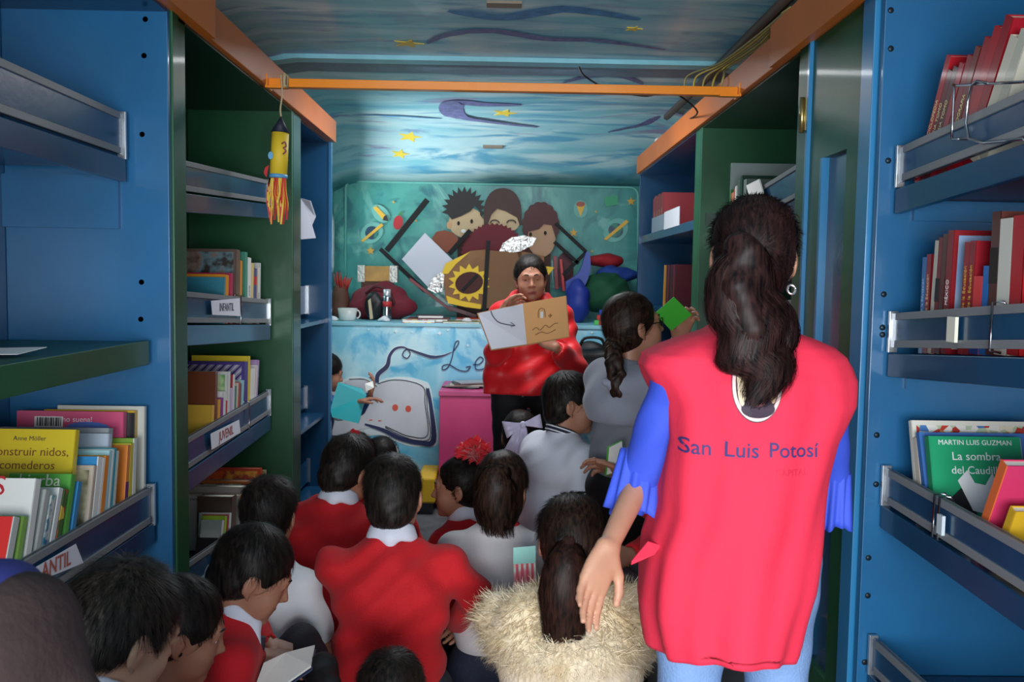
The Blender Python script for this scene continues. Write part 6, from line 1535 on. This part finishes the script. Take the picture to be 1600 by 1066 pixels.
# ================================================= BOOKS
_labels = set()
def book(side, X, Y, z, t, h, w, lean, cover, spine, label, group, front=None, ft=None, ftc='20222E', fsz=.03, ftx=.5, st=None, stc='E8D8A0', tilt=0, band=None):
    """upright book; spine faces the aisle. side -1 left cabinets, +1 right cabinets"""
    if side < 0: R0 = Matrix(((0, -1, 0), (1, 0, 0), (0, 0, 1)))
    else: R0 = Matrix(((0, 1, 0), (-1, 0, 0), (0, 0, 1)))
    Rl = Matrix.Rotation(-math.radians(lean), 3, 'X')
    R = Rl @ R0 @ Matrix.Rotation(math.radians(tilt), 3, 'Z')
    mw = R.to_4x4(); mw.translation = Vector((X, Y, z))
    assert label not in _labels, label
    _labels.add(label)
    e = empty('book', mw=mw, label=label, cat='book', group=group)
    c = .0022; cm = M(cover, .4, coat=.15) if isinstance(cover, str) else cover
    mb = MB(); mb.box((0, .0005, 0), (c, w, h)); mb.box((t-c, .0005, 0), (t, w, h))
    if spine is None: mb.box((0, 0, 0), (t, c, h))
    mb.build('cover', cm, e, local=True)
    if spine is not None: MB().box((-.0003, -.0006, -.0003), (t+.0003, c*.9, h+.0003)).build('spine', M(spine, .4, coat=.15) if isinstance(spine, str) else spine, e, local=True)
    MB().box((c, c+.001, .003), (t-c, w-.003, h-.003)).build('pages', M('DAD6CA', .8), e, local=True)
    fx = -.0006 if side < 0 else t+.0006
    # picture on the face turned to the camera
    if front is not None:
        m2 = 0.012; MB().box((fx, m2, m2), (fx+(.0004 if side < 0 else -.0004), w-m2, h*.82 if ft else h-m2)).build('cover_picture', front, e, local=True)
    if ft:
        # text frame: local x of the text runs away from the spine
        xd = Vector((0, 1, 0)) if side > 0 else Vector((0, -1, 0)); zd = Vector((1, 0, 0)) if side > 0 else Vector((-1, 0, 0))
        for i, ln in enumerate(ft):
            o = (fx+(.0006 if side > 0 else -.0006), w*ftx, h*.93-i*fsz*1.1)
            text(ln[0], M(ln[1] if len(ln) > 1 else ftc, .6), e, frame(o, xd, zd), ln[2] if len(ln) > 2 else fsz, 'cover_title', .0003, local=True)
    if st:
        f = frame((t/2, -.0012, h*.5), (0, 0, 1) if True else 0, (0, -1, 0))
        text(st, M(stc, .5), e, f, min(.016, t*.7), 'spine_title', .0003, local=True)
    if band: MB().box((-.0006, -.0010, h*band[0]), (t+.0006, -.0002, h*band[1])).build('spine_band', M(band[2], .5), e, local=True)
    return e
NAMES = {}
def row(side, X, Y0, ztop, specs, group, where, gap=.002):
    """far to near; each spec: dict(t,h,w,lean,c,n,...)  n = words for the label"""
    Y = Y0
    for i, s in enumerate(specs):
        t, h = s.get('t', .02), s.get('h', .27); lean = s.get('lean', 6); w_ = s.get('w', .19)
        prev = specs[i-1]['n'] if i else None
        lab = s.get('label') or ('%s book %s' % (s['n'], where))
        col_ = 0
        if i:
            hp_, lp_ = specs[i-1].get('h', .27), specs[i-1].get('lean', 6)
            col_ = max(0, min(h, hp_)*(math.tan(math.radians(lean))-math.tan(math.radians(lp_))))
        elif side < 0 and lean > 0: col_ = 0
        Y -= t/math.cos(math.radians(lean))+gap+s.get('gap', 0)+col_
        yb = Y if side < 0 else Y+t
        z = ztop(Y)+.002+abs(math.sin(math.radians(lean)))*t
        book(side, X+side*s.get('in', 0), yb, z, t, h, w_, lean, s['c'], s.get('s'), lab, group, s.get('front'), s.get('ft'), s.get('ftc', '20222E'), s.get('fsz', .03), s.get('ftx', .5), s.get('st'), s.get('stc', 'E8D8A0'), s.get('tilt', 0), s.get('band'))
    return Y
PIC = dict(kids=Mpat(['7ABCD8', 'C8E0A8', '5AA85A', 'E8D8B0'], 9, 'noise'), town=Mpat(['C8402E', 'E8DCC0', 'B8C8A8', 'D89A5A', 'E8E4DC', '4A7AB8', 'B83A2E'], 60),
           mosaic=Mpat(['8A6A3A', 'D8B84A', '4A6A3A', 'B84A3A'], 30), teal=Mpat(['3AA0A8', 'D8D8D0', '2A6A8A'], 30, 'noise'), stone=Mpat(['5A4A42', '8A7466', '6A8A92', '3A302C'], 14, 'noise'),
           stripes=Mpat(['3A2A7A', 'C8C4D8', '3A2A7A', 'C8C4D8'], 18, 'stripe'), face=Mpat(['A8906A', 'D8CCA8', '6A5A42', 'C8A868'], 10, 'noise'), sky=Mpat(['B8A888', 'D8D0BC', '8AA8D0', '4A78B8'], 3, 'noise'),
           fire=Mpat(['C8281E', 'E86A2A', '9A1E2A', 'E8A03A'], 12, 'noise'), blue=Mpat(['2E6AB0', '5A9AD0', 'C8D8E0'], 8, 'noise'), green=Mpat(['3A8A3A', '7AC04A', 'D8E0A8'], 10, 'noise'))
# ---- left front bin
W = 'in the low bin at the front left'
zA3 = topA3
row(-1, -1.02, YA-.045, zA3, [
 dict(t=.012, h=.34, w=.25, lean=3, c='C8C8C0', n='tall slim white', band=(0, .3, '16161A')),
 dict(t=.015, h=.33, w=.26, lean=4, c='C9A22A', n='tall mustard yellow', **{'in': .02}),
 dict(t=.006, h=.325, w=.27, lean=5, c='1C1C20', n='thin black', **{'in': .02}),
 dict(t=.02, h=.33, w=.30, lean=6, c='D8547E', n='pink toy-picture', front=None, ft=[('¡Cómo suena!', 'F6E8F0', .022)], **{'in': .04}),
 dict(t=.02, h=.26, w=.20, lean=6, c='86A83C', n='lime and white', s='E4E4DC', gap=.002),
 dict(t=.018, h=.25, w=.2, lean=8, c='E2CE4A', n='yellow-edged', s='D8C23A'),
 dict(t=.018, h=.25, w=.2, lean=10, c='D87A2A', n='orange-spined picture', s='E08A3A', band=(.3, .6, '6A2A6A')),
 dict(t=.025, h=.30, w=.30, lean=9, c='9AA0A4', n='broad grey', **{'in': .04}),
 dict(t=.018, h=.29, w=.28, lean=10, c='B8C4D4', n='pale blue-grey large', **{'in': .03}),
 dict(t=.014, h=.25, w=.2, lean=12, c='C8D0C8', n='white leaf-printed', front=PIC['green']),
 dict(t=.012, h=.26, w=.22, lean=12, c='3A9AA8', n='teal-topped'),
 dict(t=.010, h=.26, w=.24, lean=13, c='E8E8E4', n='thin white'),
 dict(t=.016, h=.26, w=.24, lean=14, c='A8D4DC', n='sky blue tree picture', front=PIC['kids']),
 dict(t=.020, h=.25, w=.2, lean=14, c='E8943A', n='plain orange', s='E88A2E'),
 dict(t=.012, h=.25, w=.2, lean=15, c='E4E4E0', n='white-spined slim', s='F0F0EC'),
 dict(t=.026, h=.255, w=.22, lean=15, c='2E8AC8', n='bright sky blue', s='E8E8E4'),
 dict(t=.014, h=.24, w=.2, lean=16, c='C8B8A8', n='brown-faced portrait', front=PIC['face']),
 dict(t=.018, h=.335, w=.33, lean=13, ftx=.34, c='D8BE2A', n='large yellow nest-building', ft=[('Anne Möller', '4A4436', .016), ('Construir nidos,', '7A4A1A', .030), ('comederos', '7A4A1A', .030)], gap=.02, **{'in': .03}),
 dict(t=.018, h=.22, w=.16, lean=20, c='3A8AC0', n='mid blue slim', s='3A8AC0', gap=.006),
 dict(t=.020, h=.245, w=.15, lean=19, c='5AA848', n='green herb', ft=[('hierba', 'E8E8D8', .040)], gap=.012, ftx=.5),
 dict(t=.018, h=.22, w=.16, lean=22, c='B89A4A', n='ochre mosaic', s=PIC['mosaic'], gap=.008),
 dict(t=.018, h=.23, w=.17, lean=22, c='D0D4D0', n='pale grey', s='D8DCDC', gap=.006),
 dict(t=.020, h=.22, w=.16, lean=23, c='C8D8D0', n='teal-flecked', s=PIC['teal'], gap=.008),
 dict(t=.018, h=.24, w=.18, lean=22, c='B8BCB8', n='dull silver', gap=.006),
 dict(t=.022, h=.27, w=.26, lean=18, ftx=.45, c='E2E2DE', n='white red-lettered', ft=[('LOS', 'B81E2E', .060), ('in', '28386A', .05)], gap=.010),
 dict(t=.018, h=.20, w=.16, lean=20, c='8AB858', n='pale green picture', front=PIC['green'], gap=.012),
 dict(t=.022, h=.21, w=.26, lean=22, c='D8322E', n='bright red', s='C8CCC8', gap=.014),
], 'books in the low left front bin', W)
for o in bpy.data.objects:
    if o.get('label', '').startswith('pink toy-picture'): pk = o
box('barcode_box', (-.0016, .17, .285), (-.0008, .25, .315), PAPER, pk, local=True)
mb = MB()
for i in range(14): mb.box((-.0022, .175+i*.005, .288), (-.0017, .177+i*.005+.001*(i % 3), .312))
mb.build('barcode', INK, pk, local=True)
MB().prism([(-.001, a_, b_) for a_, b_ in ell(.10, .285, .06, .016)], (-.0006, 0, 0)).build('cover_picture', M('5A7AC8', .4), pk, local=True)
# ---- green bookcase rows
def m3(t=.03, h=.27, lean=4, c='FFFFFF', n='', **k): return dict(t=t, h=h, lean=lean, c=c, n=n, **k)
row(-1, -1.07, YB1-.05, topB2, [
 m3(.02, .27, 3, 'C8CCC8', 'white blue-footed', band=(0, .4, '28386A'), gap=.08), m3(.02, .25, 3, 'DADAD4', 'white star-stamped', w=.2, st='libro', stc='2A3A6A'), m3(.02, .23, 3, 'C8502A', 'orange-red flower', s='B8A088'),
 m3(.045, .24, 4, '3A3A6A', 'thick indigo', s='4A4A82', band=(.7, .85, 'B82A2E')), m3(.03, .26, 5, 'D8BE82', 'pale yellow', s='D8C07A'), m3(.05, .28, 3, 'E0E0DC', 'broad white scribbled', w=.24, st='cuento', stc='3A3A7A'),
 m3(.04, .30, 2, '3E8E78', 'tall sea-green', w=.30), m3(.03, .26, 4, 'D88A2A', 'rounded orange sun', front=PIC['fire'], gap=.03), m3(.05, .30, 3, '6A564C', 'large grey-brown photo', w=.32, front=PIC['stone']),
 m3(.03, .20, 5, 'B8285A', 'crimson-edged', s='B8285A', gap=.04), m3(.04, .19, 6, 'E2921E', 'wide orange wave', w=.30, front=PIC['fire'], gap=.02), m3(.02, .18, 5, '3A8AA0', 'small sea-blue'),
], 'books on the second shelf of the green bookcase', 'on the second shelf of the left green bookcase')
row(-1, -1.07, YB1-.08, topB3, [
 m3(.02, .27, 12, 'B89AC8', 'lilac', gap=.12), m3(.02, .25, 12, 'E0D8DC', 'pale pink'), m3(.03, .24, 10, 'E8E4DC', 'white orange-footed', band=(0, .35, 'E0802A')), m3(.03, .24, 10, 'DCDCD8', 'plain white', s='E4E4E0'),
 m3(.03, .30, 4, 'E0C42A', 'bright yellow', w=.24), m3(.05, .28, 3, '4A3A8A', 'violet diagonal-striped', w=.32, front=PIC['stripes']),
 m3(.03, .21, 8, '9AC8CC', 'pale aqua', s='9AC8CC'), m3(.02, .20, 8, '6A5A5A', 'dark taupe'), m3(.02, .21, 7, 'B84A2E', 'rust'), m3(.02, .21, 8, 'D8C8B0', 'cream'), m3(.02, .20, 8, '2A7A6A', 'deep teal'),
 m3(.02, .25, 6, 'A8202A', 'red-titled white', w=.26, s='D8D4D0'), m3(.03, .20, 7, 'C8B0D0', 'mauve'), m3(.03, .27, 5, 'DCDCD6', 'large white leaf', w=.28, front=PIC['kids']),
 m3(.02, .16, 6, 'C8303A', 'small red'), m3(.03, .20, 6, 'E0E0DA', 'narrow white'), m3(.03, .18, 7, '9A3A9A', 'magenta', s='8A3A8A'), m3(.03, .18, 8, 'E2A22E', 'amber', w=.10), m3(.03, .29, 5, '7A3E20', 'chestnut brown', w=.28, ft=[('r', 'E8E0D8', .05)]), m3(.03, .17, 8, 'E2B03A', 'golden orange', w=.09),
], 'books on the third shelf of the green bookcase', 'on the third shelf of the left green bookcase')
row(-1, -1.07, YB1-.04, topB4, [
 m3(.03, .28, 3, 'C8B88A', 'tall sepia portrait', w=.30, front=PIC['face']), m3(.03, .30, 4, 'C8401E', 'red-orange picture', w=.34, front=PIC['fire'], gap=.05), m3(.02, .25, 4, '4AA8C0', 'cyan', w=.26), m3(.03, .25, 4, 'D87A2A', 'orange building', w=.30, front=PIC['town']),
 m3(.03, .23, 4, '3A2A5A', 'dark purple war', w=.30, ft=[('ación de Guerra', 'E8E8F0', .024)], gap=.03), m3(.05, .25, 3, 'B8B8B0', 'broad pale grey', w=.30, gap=.05), m3(.03, .21, 4, 'C83A52', 'pink-topped blue-barred', w=.28, gap=.03), m3(.03, .23, 4, 'E8E4D8', 'white gold-headed', w=.28, s='D8D4C8', band=(.7, 1, 'D8A22A'), front=PIC['mosaic'] if False else None, ft=[('para la enseñanza', '3A3A3A', .018)]),
 m3(.06, .24, 4, '5A483E', 'large brown', w=.14, gap=.04), m3(.03, .18, 12, 'DCE0D8', 'white green-footed', w=.12, band=(0, .3, '4AA84A')), m3(.02, .18, 14, 'B82A3A', 'thin crimson', w=.10), m3(.03, .18, 16, 'A8C83A', 'lime green', w=.09), m3(.03, .17, 18, 'D8D8D0', 'soft white', w=.08), m3(.03, .11, 20, '4A3A3A', 'small dark', w=.08),
], 'books on the bottom shelf of the green bookcase', 'on the lowest shelf of the left green bookcase')
# small books in the far left blue case
q = P(481, 370, YC0+.2)
o = MB().prism([P(470, 310, YC0+.05), P(484, 314, YC0+.08), P(492, 338, YC0+.14), P(486, 352, YC0+.12), P(492, 372, YC0+.14), P(470, 374, YC0+.05)], (.004, .008, 0)).build('torn_paper', M('A8ACB8', .8)); tag(o, 'torn white paper sheet pinned inside the far left blue bookcase', 'paper')
# ---- right front bookcase
XD = 1.03
row(1, XD, YDs-.035, topD1, [
 dict(t=.022, h=.31, w=.24, lean=-26, c='9E1420', n='tall wine red', s='B01824', st='ENCICLOPEDIA', gap=-.0), dict(t=.022, h=.27, w=.2, lean=-26, c='6A1220', n='dark maroon gilt', st='HISTORIA TOMO'), dict(t=.022, h=.27, w=.2, lean=-26, c='5E1820', n='brown-red gilt', st='HISTORIA TOMO'),
 dict(t=.022, h=.27, w=.2, lean=-26, c='A8182A', n='plain scarlet-backed'), dict(t=.022, h=.28, w=.2, lean=-27, c='8E1622', n='ruby red'), dict(t=.022, h=.29, w=.2, lean=-27, c='7A2A22', n='russet', st='GEOGRAFIA'), dict(t=.026, h=.30, w=.2, lean=-28, c='A01422', n='cardinal red'),
 dict(t=.03, h=.31, w=.24, lean=-28, c='B01020', n='large deep red'), dict(t=.03, h=.32, w=.26, lean=-28, c='9A1020', n='second large crimson'), dict(t=.03, h=.27, w=.2, lean=-30, c='D8D0BC', n='cream-paged'), dict(t=.03, h=.27, w=.2, lean=-30, c='C8C4B4', n='ivory'),
], 'red encyclopedias on the top right shelf', 'leaning on the top shelf of the right front bookcase')
row(1, XD, YDs-.10, topD2, [
 dict(t=.020, h=.235, w=.19, lean=0, c='2A6AA8', n='blue education', st='Manual de la Educación', stc='9ABEE0'), dict(t=.022, h=.24, w=.19, lean=0, c='8E1620', n='dark red education', st='Manual de la Educación', stc='D8B08A'),
 dict(t=.016, h=.27, w=.2, lean=-3, c='C8C0B0', n='slim cream'), dict(t=.018, h=.275, w=.2, lean=-3, c='7A1A20', n='black-banded red', band=(.45, .65, '1A1214')), dict(t=.02, h=.28, w=.2, lean=-3, c='5A2620', n='brown leather'),
 dict(t=.026, h=.285, w=.26, lean=-2, c='8A1620', n='Mexico sky-picture', st='MÉXICO', stc='F0E8E4', front=PIC['sky']), dict(t=.022, h=.25, w=.18, lean=-2, c='9A1420', n='gilt-lettered red', st='Manual de la Educación', stc='D8A84A', gap=.05), dict(t=.022, h=.25, w=.19, lean=-2, c='8E1220', n='second gilt-lettered red', st='Manual de la Educación', stc='D8A84A'),
 dict(t=.035, h=.17, w=.15, lean=-1, c='E23A3E', n='short bright red blue-footed', band=(0, .22, '22408A'), st='L', stc='F4F0F0'), dict(t=.022, h=.19, w=.15, lean=-1, c='1E6AB8', n='small vivid blue'),
 dict(t=.03, h=.30, w=.2, lean=0, c='5A2A22', n='old brown leather-bound', band=(.5, .75, '2A1A16')), dict(t=.045, h=.28, w=.2, lean=0, c='DCD8CC', n='thick white-paged'), dict(t=.04, h=.28, w=.2, lean=0, c='B81A24', n='broad cherry red'),
], 'reference books on the middle right shelf', 'on the middle shelf of the right front bookcase')
row(1, XD, YDs-.13, topD3, [
 dict(t=.014, h=.24, w=.36, lean=16, c='E0DCD0', n='red-roofed village picture', front=PIC['town']), dict(t=.018, h=.20, w=.22, lean=18, c='A8322A', n='narrow brick red', s='D8C8B8'), dict(t=.016, h=.22, w=.26, lean=20, c='4A7AC0', n='cornflower blue', s='3A6AB0', front=M('A8B4BC', .5)),
 dict(t=.020, h=.215, w=.22, lean=16, c='1E9A68', n='green novel with a drawn face', s='1A8A5C', ft=[('MARTIN LUIS GUZMAN', 'F0F0F0', .017), ('La sombra', 'F0F0F0', .028), ('del Caudillo', 'F0F0F0', .026)], gap=.01),
 dict(t=.024, h=.24, w=.22, lean=-24, c='D83A6A', n='pink and orange', s='E8703A', gap=.15), dict(t=.02, h=.15, w=.14, lean=-24, c='E0B02A', n='yellow novel', gap=.05),
], 'books in the lower right bin', 'in the lower bin of the right front bookcase')
# drawn face on the green novel
for o in bpy.data.objects:
    if o.get('label', '').startswith('green novel'): gn = o
fx = .0215
MB().prism([(fx, .03, .06), (fx, .075, .10), (fx, .10, .03), (fx, .12, .0), (fx, .03, .0)], (.0004, 0, 0)).build('cover_drawing', M('16181A', .5), gn, local=True)
MB().prism([(fx+.0005, .06, .11), (fx+.0005, .085, .135), (fx+.0005, .10, .105), (fx+.0005, .125, .10), (fx+.0005, .145, .13), (fx+.0005, .155, .08), (fx+.0005, .13, .03), (fx+.0005, .09, .04)], (.0004, 0, 0)).build('cover_drawing', M('E8E8E8', .5), gn, local=True)
# ---- right green bookcase, top shelf
wf = 'on the shelf of the right green bookcase'
row(1, 1.09, YF1-.03, topF1, [
 dict(t=.02, h=.22, w=.2, lean=0, c='3A7A3A', n='short leaf green', gap=.02), dict(t=.02, h=.20, w=.2, lean=0, c='B85A3A', n='terracotta'), dict(t=.02, h=.20, w=.2, lean=0, c='C8907A', n='salmon'), dict(t=.02, h=.21, w=.2, lean=0, c='A84A32', n='burnt orange'),
 dict(t=.02, h=.22, w=.2, lean=0, c='D8D8D0', n='white'), dict(t=.02, h=.22, w=.2, lean=0, c='9AA09A', n='grey-green'), dict(t=.04, h=.24, w=.24, lean=0, c='4A5A56', n='dark slate'), dict(t=.04, h=.25, w=.24, lean=0, c='123A2A', n='bottle green'), dict(t=.05, h=.22, w=.22, lean=0, c='6A7A72', n='mossy grey', gap=.02), 
], 'books in the right green bookcase', wf)
o = MB().prism([PX(1168, 290, 1.052), PX(1188, 280, 1.052), PX(1198, 316, 1.052), PX(1176, 320, 1.052)], (-.006, 0, 0)).build('curled_paper', PAPER); tag(o, 'curled white paper taped over the rail of the right green bookcase', 'paper')
o = MB().box((1.10, YF1-.02, topF1(YF1)+.0), (1.42, YF1-.002, topF1(YF1)+.36)).build('pale_board', M('8FA0A0', .5)); tag(o, 'pale grey board standing behind the books in the right green bookcase', 'board')
q = P(1112, 343, YF1); o = box('lock_plate', (q.x-.03, YF1-.012, q.z-.03), (q.x+.05, YF1-.001, q.z+.03), GREEN_D, F)
# ---- far right blue bookcase
wg = 'in the far right blue bookcase'
z0 = lambda Y: zg[0]
row(1, 1.02, 6.1, z0, [dict(t=.04, h=.25 if i % 3 else .24, w=.2, lean=0, c=['8E2A30', '9A3038', '7E2228', 'A2363C', '86262C', '92303A', '7A2026', 'A03A40'][i], n=['brick red', 'faded rose red', 'oxblood', 'light maroon', 'dusky red', 'berry red', 'dark garnet', 'coral maroon'][i], st='ATLAS' if i % 2 else None) for i in range(8)], 'red volumes in the far right bookcase', 'on the upper shelf of the far right blue bookcase', .006)
z1 = lambda Y: zg[1]
row(1, 1.04, 5.75, z1, [dict(t=.035, h=.26, w=.2, lean=-4+2*i % 3, c=c_2, n=n_, gap=.004) for i, (c_2, n_) in enumerate((('E0A02A', 'marigold'), ('C8802A', 'dull orange'), ('2A2226', 'black-backed'), ('8A2A26', 'blood red'), ('1E1E22', 'soot black'), ('5A1A22', 'plum red'), ('2E2A30', 'charcoal'), ('7A1E2A', 'claret'), ('4A1620', 'burgundy')))], 'books on the lower far right shelf', 'on the lower shelf of the far right blue bookcase')
o = box('white_sheet', (.972, 4.95, zg[0]-.005), (.976, 5.40, P(1060, 328, 5.2).z), M('D8DCE4', .7)); tag(o, 'white sheet hanging in front of the red volumes at the far right', 'paper')
o = box('grey_box', (.99, 5.50, zg[0]+.001), (1.012, 5.95, zg[0]+.10), M('8A9AA8', .5)); tag(o, 'low grey-blue box in front of the red volumes at the far right', 'box')
# ---- hand-lettered paper labels stuck on the rails
def rail_label(pts, X, s_, lab, tcol='B05A4A', size=.03, px=None):
    sgn = 1 if X > 0 else -1; W_ = [PX(a, b, X) for a, b in pts]
    o = MB().prism([w+Vector((-sgn*.006, 0, 0)) for w in W_], (-sgn*.001, 0, 0)).build('paper_label', M('E4E6F0', .8)); tag(o, lab, 'label')
    c = sum(W_, Vector())/len(W_); d = (W_[1]-W_[0])+(W_[2]-W_[3]); 
    o_mw = o.matrix_basis
    me = text_mesh(s_, size, .0002, 0, .0006); me.transform(frame(c+Vector((-sgn*.0078, 0, 0)), d if sgn < 0 else d, (-sgn, 0, 0)))
    link('lettering', me, M(tcol, .7), o)
    return o
rail_label([(38, 894), (114, 850), (126, 880), (46, 912)], -1.0, 'ANTIL', 'large paper label with hand lettering on the low left front bin', size=.048)
rail_label([(327, 470), (372, 466), (373, 494), (329, 492)], XB, 'INFANTIL', 'crinkled paper label on the second rail of the green bookcase', '5A5A6A', .042)
rail_label([(326, 678), (371, 656), (373, 676), (328, 703)], XB, 'JUVENIL', 'paper label on the third rail of the green bookcase', 'A84A4A', .050)
rail_label([(331, 868), (348, 866), (352, 880), (333, 895)], XB, 'U', 'small paper label on the lowest rail of the green bookcase', 'B04A4A', .05)
rail_label([(371, 838), (378, 834), (381, 858), (372, 860)], XB, 'L', 'narrow folded paper tag at the far end of the lowest green rail', 'A8A8B8', .02)
rail_label([(300, 912), (330, 914), (336, 925), (304, 928)], -1.0, 'I', 'paper scrap low beside the green post', 'B04A4A', .02)
# paper lying on the green board
q = PZ(22, 552, fA2(2.1)+.002)
o = MB().prism([Vector((q.x-.12, q.y-.12, fA2(q.y)+.006)), Vector((q.x+.04, q.y-.06, fA2(q.y)+.004)), Vector((q.x+.05, q.y+.05, fA2(q.y)+.012)), Vector((q.x-.12, q.y+.05, fA2(q.y)+.006))], (0, 0, .0015)).build('loose_sheet', PAPER); tag(o, 'loose white sheet lying on the green board of the left front bookcase', 'paper')
